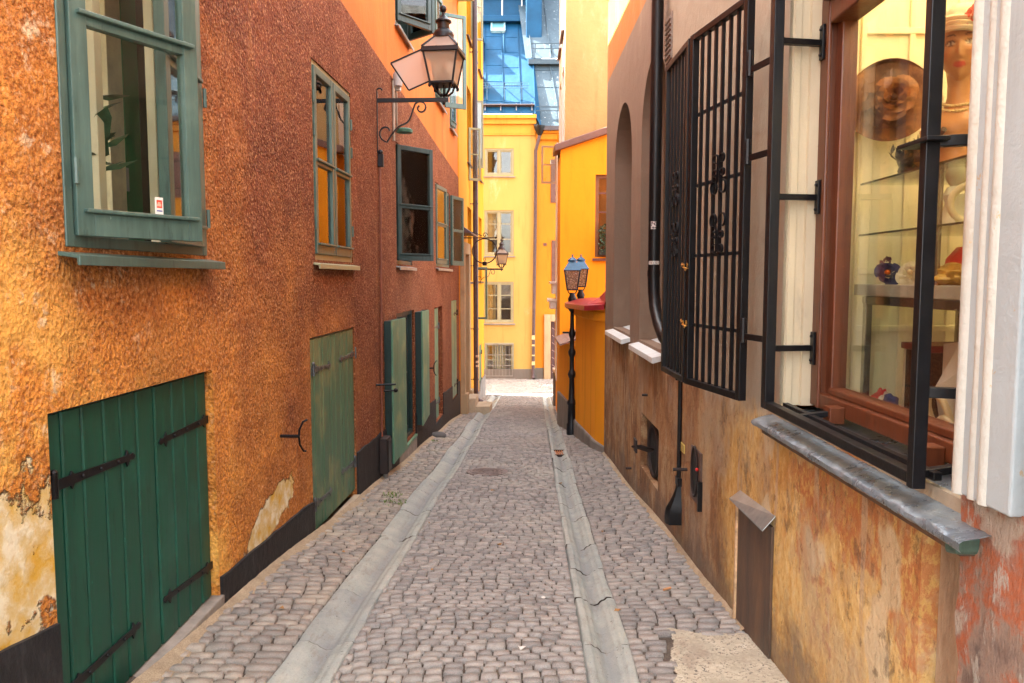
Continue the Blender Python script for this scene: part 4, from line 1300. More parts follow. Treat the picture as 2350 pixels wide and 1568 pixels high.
def downpipe(F, s, z_top, z_bot, d, r, mat, label, brackets=(), name='downpipe', kick=True):
    T = thing(name, F.P(s, z_bot, d), label, 'drainpipe')
    pts = [F.P(s, z_top, d), F.P(s, z_bot + .12, d)]
    if kick:
        pts += [F.P(s, z_bot + .06, d + .015), F.P(s, z_bot + .01, d + .08), F.P(s, z_bot - .02, d + .16)]
    mbq = MB()
    n = 10
    q = [pts[0].lerp(pts[1], i / n) for i in range(n)] + pts[1:]
    mbq.tube(q, r, 14)
    mbq.build('pipe', mat, T, smooth=True)
    for z in brackets:
        MB().tube([F.P(s, z, d), F.P(s, z + .035, d)], r * 1.14, 14).boxw(F, s - .01, s + .01, z + .008, z + .026, 0, d).build('bracket', mat, T, smooth=True)
    return T
sBp = 2.4
zb_ = gz(-0.9, FB.P(sBp, 0).y) + 0.10
dp = downpipe(FB, sBp, 11.0, zb_, 0.13, 0.062, m_brownpipe, 'brown downpipe on the golden yellow corner house', (-.9, .35, 1.9, 3.4, 5.2, 7.0))
st = MB()
for k, z in enumerate((-0.28, -0.42, -0.52)):
    st.boxw(FB, sBp - .066, sBp + .0, z - .05, z, .13, .13 + .064)
st.build('stickers', pbr('torn_white_sticker', (0.6, 0.5, 0.42), 0.7, .4, 30), dp)

# ring sign bracket and second lantern on the corner house
def ring_bracket():
    s, z = 0.55, FB.pix(1064, 548)[1]
    b = FB.P(s, z, 0)
    n, t = FB.n, FB.t
    T = thing('ring_lamp_bracket', b, 'dark ring shaped lamp bracket with a bare socket over the sandstone doorway', 'lamp bracket')
    mb = MB()
    mb.boxw(FB, s - .015, s + .015, z - .08, z + .2, 0, .012)
    mb.tube([b, b + n * .74], .011, 6)
    mb.lathe([(0, 0), (.03, .0), (0, .06)], b + n * .73, 8, Matrix(((0, 0, n.x), (0, 1, n.y), (1, 0, 0))))
    mb.tube(spiral(b + n * .10 + ZV * .075, n, ZV, .02, .07, 6, 1.2, 18) + [b + n * .3 + ZV * .11, b + n * .45 + ZV * .04], .009, 6)
    mb.tube(spiral(b + n * .51 + ZV * .06, n, ZV, .015, .06, 6.5, 0, 18) , .009, 6)
    mb.build('arm', m_rust, T, smooth=True)
    c = b + n * .5 + ZV * -.29
    MB().tube([c + n * (.27 * math.cos(a)) + ZV * (.27 * math.sin(a)) for a in np.linspace(0, 2 * math.pi, 36, endpoint=False)], .013, 8, closed=True).build('ring', m_rust, T, smooth=True)
    MB().lathe([(0, -.05), (.05, -.05), (.05, .03), (.03, .04), (0, .04)], c - ZV * .27, 12).build('socket', m_iron, T, smooth=True)
    MB().lathe([(0.014, .04), (.03, .09), (.026, .12), (0, .14)], c - ZV * .27, 10).build('bulb', m_glass_lamp, T, smooth=True)
ring_bracket()
s2, z2 = 3.75, at_depth(1146, 618, 20.4).z
wall_lantern('small rusty brown wall lantern on its own bracket on the corner house', FB.P(s2, z2, 0), FB.n, 0.68, z2, 0.76, None, pbr('brown_lamp_iron', (0.05, 0.028, 0.026), 0.5), yaw=RAD(12))

# ------------------------------------------------------------------ house across the end of the alley
m_far_y = plaster_mat('straw_yellow_plaster', (0.45, 0.30, 0.085), 0.10, 0.7, (0.56, 0.42, 0.22), 0.58, 0.15)
m_far_trim = plaster_mat('amber_cornice', (0.55, 0.28, 0.04), 0.05)
m_far_o = plaster_mat('orange_far_plaster', (0.54, 0.215, 0.016), 0.09, 0.9, (0.60, 0.38, 0.15), 0.57, 0.2)
m_far_win = pbr('sage_window_paint', (0.27, 0.265, 0.17), 0.45, 0.08)
m_far_foot = plaster_mat('grey_base_plaster', (0.16, 0.14, 0.12), 0.25, 2)

def metal_roof_mat(name, c, rough, patina, amt):
    M = Mat(name)
    n = M.noise(2.0, 5, 0.6)
    col = M.ramp(n, [(0.3, sc3(c, 0.82)), (0.5, c), (0.7, sc3(c, 1.15))])
    f = M.noise(7, 8, 0.8)
    col = M.mix(M.ss(f, amt, amt + .04), col, patina)
    return M.done(col, rough, M.bump(M.noise(1.6, 3, .5), 0.5, 0.06), 0.0, 0.2)
m_roof_blue = metal_roof_mat('blue_sheet_roof', (0.005, 0.055, 0.125), 0.55, (0.03, 0.12, 0.2), 0.7)
m_roof_grey = metal_roof_mat('grey_sheet_roof', (0.055, 0.085, 0.11), 0.5, (0.42, 0.48, 0.5), 0.6)

YF = 28.0
FF = Frame((0, YF), (1, 0), (0, -1))
def fx(px, py, d=0.0): return FF.pix(px, py, d)
xs = fx(1229, 500)[0]            # joint of the two houses
D1 = thing('straw_yellow_house', (0, YF, -2.0), 'straw yellow house with a blue sheet metal roof closing the end of the alley', 'house')
D2 = thing('orange_gable_house', (2, YF, -2.0), 'narrow orange house with a weathered grey roof beside the straw yellow one', 'house')
XL = -14.0
fw = []
for (y0, y1) in ((341, 403), (483, 586), (647, 741), (787, 866)):
    fw.append((fx(1112, y0)[0], fx(1179, y0)[0], fx(1140, y1)[1], fx(1140, y0)[1], .16))
extra = []
for dx in (-2.2, -4.4, -6.6):
    for h in fw:
        extra.append((h[0] + dx, h[1] + dx, h[2], h[3], .16))
zc0, zc1 = fx(1170, 311)[1], fx(1170, 265)[1]
wall_sheet(MB(), FF, XL, xs, -2.9, zc1, fw + extra).build('wall', m_far_y, D1, merge=True)
MB().boxw(FF, XL, xs, zc0, zc0 + .05, 0, .05).boxw(FF, XL, xs, zc0 + .05, zc1 - .32, 0, .03).boxw(FF, XL, xs + .02, zc1 - .32, zc1 - .14, 0, .12).boxw(FF, XL, xs + .02, zc1 - .14, zc1, 0, .2).build('cornice', m_far_trim, D1, bevel=.03)
MB().boxw(FF, XL, xs, -2.9, fx(1200, 847)[1], 0, .03).build('wall_foot', m_far_foot, D1, bevel=.01)
shd = MB()
shd.quad(FF.P(XL, -2.9, -8), FF.P(xs, -2.9, -8), FF.P(xs, zc1, -8), FF.P(XL, zc1, -8)).quad(FF.P(xs, -2.9, 0), FF.P(xs, -2.9, -8), FF.P(xs, zc1, -8), FF.P(xs, zc1, 0)).quad(FF.P(XL, -2.9, 0), FF.P(XL, -2.9, -8), FF.P(XL, zc1, -8), FF.P(XL, zc1, 0))
shd.build('rear_wall', m_far_y, D1)
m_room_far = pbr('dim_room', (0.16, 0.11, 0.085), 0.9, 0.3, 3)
m_curtain = pbr('pale_curtain', (0.55, 0.5, 0.38), 0.8, 0.25, 9, stretch=(6, 6, 0.2))
for i, h in enumerate(fw + extra):
    a, b, z0, z1, _ = h
    kind = i % 4
    W = win_frame(D1, FF, a, b, z0, z1, m_far_win, 0.07, -0.14, -0.02 if kind < 3 else 0.02, mull=kind < 3, sill=True, sill_mat=m_foot_grey, sill_out=.05)
    bars = {0: [], 1: [.36, .7], 2: [.34, .67], 3: [.5]}[kind]
    m = (a + b) / 2
    fm = MB()
    for (p, q) in ((a + .07, m - .035), (m + .035, b - .07)):
        fm.boxw(FF, p, p + .04, z0 + .07, z1 - .07, -.09, -.05).boxw(FF, q - .04, q, z0 + .07, z1 - .07, -.09, -.05)
        fm.boxw(FF, p, q, z0 + .07, z0 + .11, -.09, -.052).boxw(FF, p, q, z1 - .11, z1 - .07, -.09, -.052)
        for k in bars:
            zz = z0 + (z1 - z0) * k
            fm.boxw(FF, p, q, zz - .014, zz + .014, -.088, -.054)
    fm.build('sash', m_far_win, W)
    MB().boxw(FF, a + .08, b - .08, z0 + .08, z1 - .08, -.075, -.070).build('pane', m_glass, W)
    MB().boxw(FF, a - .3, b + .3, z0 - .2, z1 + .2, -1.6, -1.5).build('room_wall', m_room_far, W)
    if kind in (2, 3):
        cu = MB()
        x0 = a + .08 if kind == 2 else a + .3
        wv = [FF.P(x0 + (.32 if kind == 2 else .45) * k / 24, 0, -.2 + .02 * math.sin(k * 1.3)) for k in range(25)]
        for p, q in zip(wv, wv[1:]):
            cu.quad((p.x, p.y, z0 + .05), (q.x, q.y, z0 + .05), (q.x, q.y, z1 - .05), (p.x, p.y, z1 - .05))
        cu.build('curtain', m_curtain, W, smooth=True, fix=False)
    if kind == 3:
        gr = MB()
        for k in range(4):
            zz = z0 + .05 + (z1 - z0 - .1) * k / 3
            gr.boxw(FF, a + .03, b - .03, zz - .012, zz + .012, .03, .045)
        for k in range(9):
            x = a + .04 + (b - a - .08) * k / 8
            gr.boxw(FF, x - .006, x + .006, z0 + .04, z1 - .04, .03, .042)
        gr.build('grille', pbr('grey_window_grille', (0.25, .23, .2), .5), W)
    if kind == 1:
        cu = MB().boxw(FF, a + .1, m - .06, z0 + .6, z1 - .1, -.3, -.27)
        cu.build('blind', m_curtain, W)

# roof: a steep sheet slope with standing seams, then a stepped upper stage
TAN = 1.45
def RP(x, z, d=0.0, ze=zc1 + .02, y0=YF - .16, k=TAN):
    nn = Vector((0, -k, 1)).normalized()
    return Vector((x, y0 + (z - ze) / k, z)) + nn * d
xe = fx(1227, 262)[0] + .02
xt = 1175
ztop = 11.35
def hipx(z):     # sloping edge of the blue slope
    k = (z - zc1) / (ztop - zc1)
    return xe + (0.62 - xe) * k * 0.30
rf = MB()
nz = 14
for j in range(nz):
    za, zb = zc1 + .02 + (ztop - zc1) * j / nz, zc1 + .02 + (ztop - zc1) * (j + 1) / nz
    for (l, r) in ((XL - .3, -6), (-6, -3), (-3, 0)):
        rf.quad(RP(l, za), RP(r, za), RP(r, zb), RP(l, zb))
    rf.quad(RP(0, za), RP(hipx(za), za), RP(hipx(zb), zb), RP(0, zb))
roof = rf.build('roof', m_roof_blue, D1, smooth=True)
sm = MB()
seam = [-.62 * k + 0.32 for k in range(-0, 16)]
for x in seam:
    sm.beam(RP(x, zc1, .018), RP(x - .12, ztop, .018), .022, .04, (0, -1, 1))
sm.beam(RP(hipx(zc1) - .015, zc1, .02), RP(hipx(ztop) - .015, ztop, .02), .04, .05, (0, -1, 1))
rg = random.Random(4)
for i, x in enumerate(seam[:-1]):
    for k in range(5):
        z = zc1 + .55 + k * .72 + rg.uniform(-.12, .12) 
        if z < ztop - .2:
            kk = (z - zc1) / (ztop - zc1) * .12
            sm.beam(RP(x - kk - .02, z, .004), RP(x - .62 - kk + .02, z, .004), .02, .012, (0, -1, 1))
sm.build('roof_seam', m_roof_blue, roof)
# gutter low on the slope with brackets, snow guard, skylight, vent pipe
zg = fx(1170, 247)[1]
gb = MB()
gb.beam(RP(XL, zg, .06), RP(xe - .02, zg + .03, .06), .03, .17, (0, -1, .4))
for k in range(12):
    x = xe - .12 - k * .55
    gb.beam(RP(x, zg + .1, .09), RP(x, zg - .18, .07), .03, .02, (0, -1, .4))
gb.build('roof_gutter', pbr('brown_gutter_sheet', (0.07, 0.055, 0.06), 0.5), roof)
zs_ = at_depth(1170, 215, YF + .55).z
sg_ = MB()
for dz in (0, .10, .2):
    sg_.beam(RP(XL, zs_ + dz * .8, .22 + dz * .3), RP(fx(1213, 218)[0], zs_ + dz * .8, .22 + dz * .3), .018, .018)
for k in range(70):
    x = fx(1213, 218)[0] - k * .09
    sg_.beam(RP(x, zs_, .22), RP(x, zs_ + .16, .28), .012, .012)
for k in range(6):
    x = .35 - k * .62
    sg_.beam(RP(x, zs_ + .22, .0), RP(x, zs_ + .16, .28), .03, .02).beam(RP(x, zs_ - .3, .01), RP(x, zs_ + .05, .24), .03, .02)
sg_.build('snow_guard', pbr('snow_guard_steel', (0.06, 0.13, 0.2), 0.4, metal=.3), roof)
def on_roof(px, py):
    r = ray(px, py)
    nn = Vector((0, -TAN, 1)).normalized()
    o = RP(0, zc1)
    return EYE + r * ((o - EYE).dot(nn) / r.dot(nn))
a_, b_ = on_roof(1128, 75), on_roof(1158, 42)
sk = MB()
sk.beam(RP(a_.x, a_.z, .05), RP(b_.x, a_.z, .05), .06, .10, (0, -1, 1)).beam(RP(a_.x, b_.z, .05), RP(b_.x, b_.z, .05), .06, .10, (0, -1, 1)).beam(RP(a_.x, a_.z, .05), RP(a_.x, b_.z, .05), .06, .10, (0, -1, 1)).beam(RP(b_.x, a_.z, .05), RP(b_.x, b_.z, .05), .06, .10, (0, -1, 1))
sky_o = sk.build('skylight', pbr('skylight_frame', (0.25, 0.42, 0.46), 0.4), roof)
sgl = Mat('skylight_glass'); sgl = sgl.done((0.12, 0.30, 0.36), 0.06, None, 0, 0.9)
MB().hexa([RP(a_.x, a_.z, .03), RP(b_.x, a_.z, .03), RP(b_.x, b_.z, .03), RP(a_.x, b_.z, .03), RP(a_.x, a_.z, .06), RP(b_.x, a_.z, .06), RP(b_.x, b_.z, .06), RP(a_.x, b_.z, .06)]).build('skylight_pane', sgl, roof)
pp = on_roof(1157, 119)
MB().tube([pp - ZV * .1, pp + ZV * .62], .05, 12).build('vent_pipe', m_roof_blue, roof, smooth=True)
# upper stage
ys_ = RP(0, ztop).y
up_ = MB()
zu = ztop
up_.box(XL, .62, ys_ - .25, ys_ + 4, zu, zu + .22)
up_.box(XL, .60, ys_ - .05, ys_ + 4, zu + .22, zu + .95)
up_.box(XL, .64, ys_ - .30, ys_ + 4, zu + .95, zu + 1.02)
up_.box(XL, .60, ys_ + .0, ys_ + 4, zu + 1.02, zu + 2.2)
up_.box(XL, .64, ys_ - .2, ys_ + 4, zu + 2.2, zu + 2.3)
up_.build('dormer_storey', m_roof_blue, D1, bevel=.02)
wl = MB()
for k in range(12):
    wl.box(.35 - k * .75, .40 - k * .75, ys_ - .075, ys_ - .05, zu + .24, zu + .94)
wl.box(XL, .58, ys_ - .06, ys_ + .0, zu + 1.03, zu + 1.38)
wl.build('storey_trim', m_white_sill, D1)
# chimney clad in sheet where the two roofs meet, and the gable that throws the slanting shade
cx0, cx1 = at_depth(1206, 20, ys_ + .3).x, at_depth(1241, 20, ys_ + .3).x
chm = MB()
chm.box(cx0, cx1, ys_ - .9, ys_ + 1.6, 9.6, 14.2)
chm.box(cx0 - .06, cx1 + .06, ys_ - .96, ys_ + 1.66, 14.2, 14.35)
chm.build('clad_chimney', m_roof_blue, D1, bevel=.03)
gab = MB()
for (gx, ze_, fwd_) in ((-1.06, 10.45, .64), (-1.06, 8.9, .62)):
    yi = RP(0, ze_).y
    gab.box(-3.2, gx, yi - fwd_, yi + .3, ze_ - 1.4, ze_ - .06).box(-3.25, gx + .03, yi - fwd_ - .04, yi + .05, ze_ - .06, ze_)
gab.build('roof_dormer', m_roof_blue, D1)

# unseen block added to shade the cross street down to a sunlit strip
MB().box(-14, -7.6, YF - 1.75, YF - .02, -3, 12.5).build('shade_block', m_far_y, D1)
# --- the orange house
XR = 9.0
dd0, dd1 = fx(1264, 724)[0], fx(1264, 724)[0] + 1.0
ow = [(fx(1266, 552)[0], fx(1266, 552)[0] + .95, fx(1270, 653)[1], fx(1270, 552)[1], .12), (fx(1264, 366)[0], fx(1264, 366)[0] + .95, fx(1270, 465)[1], fx(1270, 366)[1], .12), (dd0, dd1, -2.9, fx(1270, 738)[1], .3)]
zo1 = fx(1260, 300)[1]
YO = .06
wall_sheet(MB(), FF, xs, XR, -2.9, zo1, ow, d=-YO).build('wall', m_far_o, D2, merge=True)
MB().boxw(FF, xs + .02, XR, zo1 - .32, zo1 - .1, -YO, .06).boxw(FF, xs + .02, XR, zo1 - .1, zo1, -YO, .14).build('cornice', m_far_o, D2, bevel=.03)
MB().boxw(FF, xs, dd0 - .25, -2.9, fx(1240, 845)[1], -YO, -YO + .03).build('wall_foot', m_far_foot, D2)
MB().quad(FF.P(XR, -3, 0), FF.P(XR, -3, -8), FF.P(XR, zo1, -8), FF.P(XR, zo1, 0)).quad(FF.P(xs, -3, -8), FF.P(XR, -3, -8), FF.P(XR, zo1, -8), FF.P(xs, zo1, -8)).build('rear_wall', m_far_o, D2)
m_brown_shut = pbr('brown_shutter_paint', (0.13, 0.06, 0.05), 0.5)
for (a, b, z0, z1, _) in ow[:2]:
    mb = MB(); planks(mb, FF, a, b, z0, lambda s: z1, -.1, -YO + .03, 5, 2)
    sh = mb.build('shutter', m_brown_shut, D2)
    strap(sh, FF, (b, z1 - .3), (a + .15, z1 - .3), -YO + .03, m_iron); strap(sh, FF, (b, z0 + .3), (a + .15, z0 + .3), -YO + .03, m_iron)
sur = MB().boxw(FF, dd0 - .24, dd0, -2.9, ow[2][3] + .25, -YO, .03).boxw(FF, dd1, dd1 + .24, -2.9, ow[2][3] + .25, -YO, .03).boxw(FF, dd0, dd1, ow[2][3], ow[2][3] + .25, -YO, .028)
sur.build('door_surround', m_stone_door, D2, bevel=.015)
mb = MB(); planks(mb, FF, dd0 + .02, dd1 - .02, -2.4, lambda s: ow[2][3] - .02, -.28, -.22, 6, 3)
ddo = mb.build('door', pbr('plum_door_paint', (0.10, 0.05, 0.05), 0.5), D2)
dg = MB()
for k in range(9):
    z = -2.0 + k * .27
    dg.beam(FF.P(dd0 + .06, z + .2, -.215), FF.P(dd0 + .34, z, -.215), .02, .015, (0, -1, 0))
dg.build('door_batten', pbr('pale_batten', (0.45, .3, .28), .6), ddo)
vx, vz = fx(1251, 561)
MB().boxw(FF, vx - .06, vx + .06, vz - .05, vz + .05, -YO, -YO + .02).build('vent_grille', m_brown_shut, D2)
# grey roof in two steps
r2 = MB()
def RG(x, z, d=0.0, ze=None, y0=YF - .2, k=1.7):
    return RP(x, z, d, zo1 if ze is None else ze, y0, k)
zm = at_depth(1255, 150, YF + 1.4).z
zr = zm + 2.9
xl_ = xe - .02
r2.add([RG(xl_, zo1 - .02), RG(XR, zo1 - .02), RG(XR, zm), RG(xl_ - .35, zm)], [(0, 1, 2, 3)])
ym = RG(0, zm).y
r2.box(xl_ - .2, XR, ym - .22, ym + .1, zm - .02, zm + .16)
r2.add([(xl_ - .3, ym - .2, zm + .18), (XR, ym - .2, zm + .18), (XR, ym - .2 + 2.7 / 1.7, zr), (xl_ - .6, ym - .2 + 2.7 / 1.7, zr)], [(0, 1, 2, 3)])
ro = r2.build('roof', m_roof_grey, D2, fix=False)
s3 = MB()
for x in (xl_ + .22, xl_ + .92, xl_ + 1.6, xl_ + 2.3, xl_ + 3.0):
    s3.beam(RG(x, zo1 + .1, .02), RG(x - .32, zm - .03, .02), .03, .05, (0, -1, 1))
    s3.beam((x - .3, ym - .22, zm + .2), (x - .5, ym - .22 + 2.65 / 1.7, zr - .05), .03, .05, (0, -1, 1))
for z in (zo1 + .9, zo1 + 1.7, zo1 + 2.4):
    s3.beam(RG(xl_ - .1, z, .006), RG(XR, z, .006), .02, .014, (0, -1, 1))
for z in (zo1 + .55,):
    for dz in (0, .16):
        s3.beam(RG(xl_ + .03, z + dz, .24), RG(XR, z + dz, .24), .025, .025)
for dz in (0, .18):
    s3.beam((xl_ - .1, ym - .30, zm + .5 + dz), (XR, ym - .30, zm + .5 + dz), .025, .03)
for k in range(6):
    s3.beam((xl_ + .05 + k * .6, ym - .30, zm + .68), (xl_ + .05 + k * .6, ym + .1, zm + .3), .025, .02)
    s3.beam(RG(xl_ + .2 + k * .6, zo1 + .7, .24), RG(xl_ + .2 + k * .6, zo1 + .3, .0), .025, .02)
s3.build('roof_seam', m_roof_grey, ro)
g2 = MB().boxw(FF, xs + .04, XR, zo1 - .02, zo1 + .12, .10, .26)
for k in range(8):
    g2.boxw(FF, xs + .5 + k * .5, xs + .53 + k * .5, zo1 - .04, zo1 + .14, .1, .275)
g2.build('roof_gutter', pbr('brown_gutter_sheet_b', (0.07, 0.055, 0.06), 0.5), ro)
vl = MB().add([RP(xe - .02, zc1, .0), RG(xl_ + .25, zo1 - .02, .03), RG(xl_ - .25, zm, .03), RP(hipx(10.5) - .03, 10.5, 0), RP(hipx(11.3) - .03, 11.3), (cx1, ys_ + .6, 11.3), (cx1, ys_, 10.4)], [(0, 1, 2, 3), (3, 2, 6, 4), (4, 6, 5)])
vl.build('roof_valley', m_roof_blue, ro, fix=False)
rl = MB()
yr = ym - .2 + 2.7 / 1.7
for dz in (.0, .1, .2):
    rl.beam((xl_ - .3, yr, zr + .05 + dz), (XR, yr, zr + .05 + dz), .03, .03)
for k in range(40):
    rl.beam((xl_ - .28 + k * .12, yr, zr), (xl_ - .28 + k * .12 + .05, yr, zr + .27), .03, .03)
rl.build('ridge_rail', pbr('violet_grey_rail', (0.16, 0.13, 0.22), 0.5), ro)
for i in range(2):
    p0 = Vector((1.95 + .09 * i, yr + .3, zr + .1)); p1 = p0 + Vector((-.75, -1.0, 3.6))
    w = MB().tube([p0.lerp(p1, k / 8) - ZV * .1 * math.sin(math.pi * k / 8) for k in range(9)], .02, 6).build('roof_cable', m_iron, None, smooth=True)
    tag(w, 'dark cable rising into the white sky from the ridge rail', 'cable', 'cables over the ridge rail')

zt_ = zo1 - .02
T = thing('rainwater_pipe', FF.P(fx(1223, 866)[0], fx(1223, 866)[1], .1), 'long dark downpipe with a funnel head between the straw yellow and orange houses', 'drainpipe')
a0, a1, a2, a3 = fx(1238, 312), fx(1229, 348), fx(1228, 520), fx(1223, 855)
MB().tube([FF.P(a0[0], a0[1], .16), FF.P(a1[0] + .04, a1[1] + .15, .14), FF.P(a1[0], a1[1], .1), FF.P(a2[0], a2[1], .1), FF.P(a3[0], a3[1], .1), FF.P(a3[0], a3[1] - .12, .12), FF.P(a3[0] + .02, a3[1] - .2, .2)], .058, 12).build('pipe', m_brownpipe, T, smooth=True)
MB().lathe([(.06, 0), (.2, .26), (.2, .34), (.0, .34)], FF.P(a0[0], a0[1] - .02, .16), 14).build('funnel', m_iron, T, smooth=True)
pt = MB()
for py, hh in ((774, 10), (792, 4), (815, 3), (833, 9)):
    s, z = fx(1224, py)
    pt.boxw(FF, s - .06, s + .05, z - hh * .0075, z + hh * .0075, .15, .162)
pt.build('pipe_sticker', pbr('yellow_white_sticker', (0.6, 0.5, 0.25), 0.6, .5, 40), T)

# ------------------------------------------------------------------ right-hand houses beyond the lamps
m_c = plaster_mat('deep_orange_plaster', (0.88, 0.335, 0.01), 0.08, 0.8, (0.86, 0.38, 0.03), 0.58)
m_peach = plaster_mat('peach_plaster', (0.40, 0.235, 0.085), 0.16, 1.0, (0.52, 0.35, 0.17), 0.53, 0.5)
m_white_pl = plaster_mat('white_plaster', (0.82, 0.76, 0.66), 0.05)
m_redbrown = pbr('red_brown_sheet', (0.16, 0.075, 0.05), 0.5)
YC = 15.0
xc = at_depth(1285, 640, YC).x
C = thing('orange_lane_house', (1.6, YC, -1.2), 'deep orange house wall with a brown sheet coping facing up the alley', 'house')
FC = Frame((xc, YC), (1, 0), (0, -1))
cw = (FC.pix(1366, 500)[0], FC.pix(1366, 500)[0] + 1.0, FC.pix(1370, 590)[1], FC.pix(1370, 401)[1], .16)
ca, cb = FC.pix(1285, 345), FC.pix(1390, 310)
def ctop(s): return ca[1] + (cb[1] - ca[1]) * (s - ca[0]) / (cb[0] - ca[0])
wall_sheet(MB(), FC, 0, 4.5, -3, ctop, [cw]).build('wall', m_c, C, merge=True)
cop = MB().prism(FC, [(-.12, ctop(-.12)), (4.5, ctop(4.5)), (4.5, ctop(4.5) + .16), (-.12, ctop(-.12) + .13)], -.6, .10)
cop.build('coping', m_redbrown, C, bevel=.015)
W = win_frame(C, FC, *cw[:4], pbr('brown_window_paint', (0.17, 0.075, 0.03), .45), .07, -.14, -.05, mull=True, sill_mat=m_brown_shut, sill_out=.05)
fm = MB()
for k in (.33, .55, .78):
    zz = cw[2] + (cw[3] - cw[2]) * k
    fm.boxw(FC, cw[0] + .07, cw[1] - .07, zz - .015, zz + .015, -.1, -.06)
fm.build('sash', m_brown_shut, W)
MB().boxw(FC, cw[0] + .07, cw[1] - .07, cw[2] + .07, cw[3] - .07, -.09, -.085).build('pane', m_glass, W)
MB().boxw(FC, cw[0] - .2, cw[1] + .2, cw[2] - .2, cw[3] + .2, -1.3, -1.2).build('room_wall', pbr('red_room', (.16, .04, .03), .9), W)
# street face, leaning slightly back from the corner
YE = 18.6
xe2 = at_depth(1276.5, 640, YE).x
FS = Frame((xc, YC), (xe2 - xc, YE - YC), (-1, 0.02))
FS.n = Vector((-(YE - YC), xe2 - xc, 0)).normalized()
LS = math.hypot(xe2 - xc, YE - YC)
wall_sheet(MB(), FS, 0, LS, -3, ctop(0) - .02, []).build('side_wall', m_c, C)
MB().quad(FS.P(LS, -3), FS.P(LS, -3) + Vector((4, 0, 0)), FS.P(LS, 5) + Vector((4, 0, 0)), FS.P(LS, 5)).build('rear_wall', m_c, C)
# pale dressing at the end of the street face
dr = MB()
dr.boxw(FS, LS - 1.2, LS + .02, gz(1, 18) + .75, 4.6, 0.0, .02)
for (py, hh, out) in ((652, .22, .12), (692, .16, .17)):
    z = at_depth(1280, py, 17.6).z
    dr.boxw(FS, LS - 1.25, LS + .03, z - hh, z, .02, out).boxw(FS, LS - 1.28, LS + .05, z, z + .05, .02, out + .05)
dr.build('door_dressing', m_white_pl, C, bevel=.02)
G = FS.leaf(LS - .5, .02, RAD(80), -1)
lz0, lz1 = at_depth(1262, 417, 17.7).z, at_depth(1262, 329, 17.7).z
lf = sash(C, G, .35, lz0, lz1, [.5], pbr('pinkish_window_paint', (.42, .26, .17), .5), .035, .03, name='casement')
# low lean-to with a tiled top along the street face
lt = MB()
zt0 = at_depth(1297, 752, 14.0).z
lt.extrude_z([(xc - .01, YC - .1), (xc + .10, YC - 1.6), (xc + 1.3, YC - 1.6), (xc + 1.3, YC - .02)], -2.2, zt0 - .28)
lt.build('lean_to', m_c, C, bevel=.01)
ti = MB()
for i in range(5):
    for j in range(7):
        x0 = xc - .1 + i * .16; y0 = YC - 1.7 + j * .25
        z = zt0 - .27 + i * .055
        ti.hexa([(x0, y0, z), (x0 + .19, y0, z + .06), (x0 + .19, y0 + .235, z + .06), (x0, y0 + .235, z), (x0, y0, z + .03), (x0 + .19, y0, z + .09), (x0 + .19, y0 + .235, z + .09), (x0, y0 + .235, z + .03)])
ti.build('tiled_top', pbr('worn_roof_tile', (.30, .20, .16), .7, .4, 14), C)
ft = MB()
ft.extrude_z([(xc - .05, YC - .1), (xc + .07, YC - 1.64), (xc + 1.2, YC - 1.64), (xc + 1.2, YC - .1)], -2.2, gz(1.0, 14) + .55)
ft.build('wall_foot', m_foot_grey, C, bevel=.02)
st = MB()
bx, by = at_depth(1280, 920, 18.9).x, 18.9
blk = MB().box(bx - .10, bx + .115, by, by + .4, gz(bx, by) - .1, gz(bx, by) + .82).build('stone_bollard', pbr('dark_corner_stone', (.10, .085, .08), .8, .3, 6, .6, 30, .01), None, bevel=.02)
T = thing('corner_stone', (bx, by, gz(bx, by)), 'dark square corner stone with a pale cap at the end of the alley', 'corner stone')
attach(blk, T); blk.name = 'shaft'
MB().box(bx - .115, bx + .13, by - .015, by + .415, gz(bx, by) + .822, gz(bx, by) + .9).build('cap', pbr('pale_cap_stone', (.55, .45, .36), .8), T, bevel=.015)
gm = MB()
rgm = random.Random(5)
pts = [Vector((bx - .03 + .05 * math.sin(k * 2.3) + .01 * k / 3, by - .004, gz(bx, by) + .72 - k * .032)) for k in range(12)]
gm.tube(pts, .006, 5).build('scribble', m_iron, T)

# taller peach house rising behind the coping
Dp = thing('peach_house', (2.2, YC + .5, -1), 'tall peach plastered house rising above the brown coping, with a white street face', 'house')
xd = at_depth(1297, 200, YC + .5).x
FD = Frame((xd, YC + .5), (1, 0), (0, -1))
wall_sheet(MB(), FD, 0, 5, 2.5, 8.4, []).build('wall', m_peach, Dp)
FDs = Frame((xd, YC + .5), (FS.t.x, FS.t.y)); FDs.n = FS.n
FDs.t = Vector((at_depth(1284, 200, 18.2).x - xd, 18.2 - YC - .5, 0)).normalized()
FDs.n = Vector((-FDs.t.y, FDs.t.x, 0))
wn_ = [(s, s + .8, z, z + 1.5, .2) for s in (.55, 1.75) for z in (4.4, 6.6)]
wall_sheet(MB(), FDs, 0, 2.9, 2.5, 8.4, wn_).build('side_wall', m_white_pl, Dp, merge=True)
for (a, b, z0, z1, _) in wn_:
    W = win_frame(Dp, FDs, a, b, z0, z1, m_redbrown, .06, -.15, -.06, sill_mat=m_redbrown, sill_out=.06)
    MB().boxw(FDs, a + .06, b - .06, z0 + .06, z1 - .06, -.1, -.095).build('pane', m_glass, W)
rr = MB()
rr.extrude_z([(xd - .3, YC + .3), (xd + 5, YC + .3), (xd + 5, YC + 3.5), (xd - .3, YC + 3.5)], 8.4, 8.6)
rr.quad(FDs.P(2.9, 2.5), FDs.P(2.9, 2.5) + Vector((4, 0, 0)), FDs.P(2.9, 8.4) + Vector((4, 0, 0)), FDs.P(2.9, 8.4))
rr.build('roof', m_redbrown, Dp)

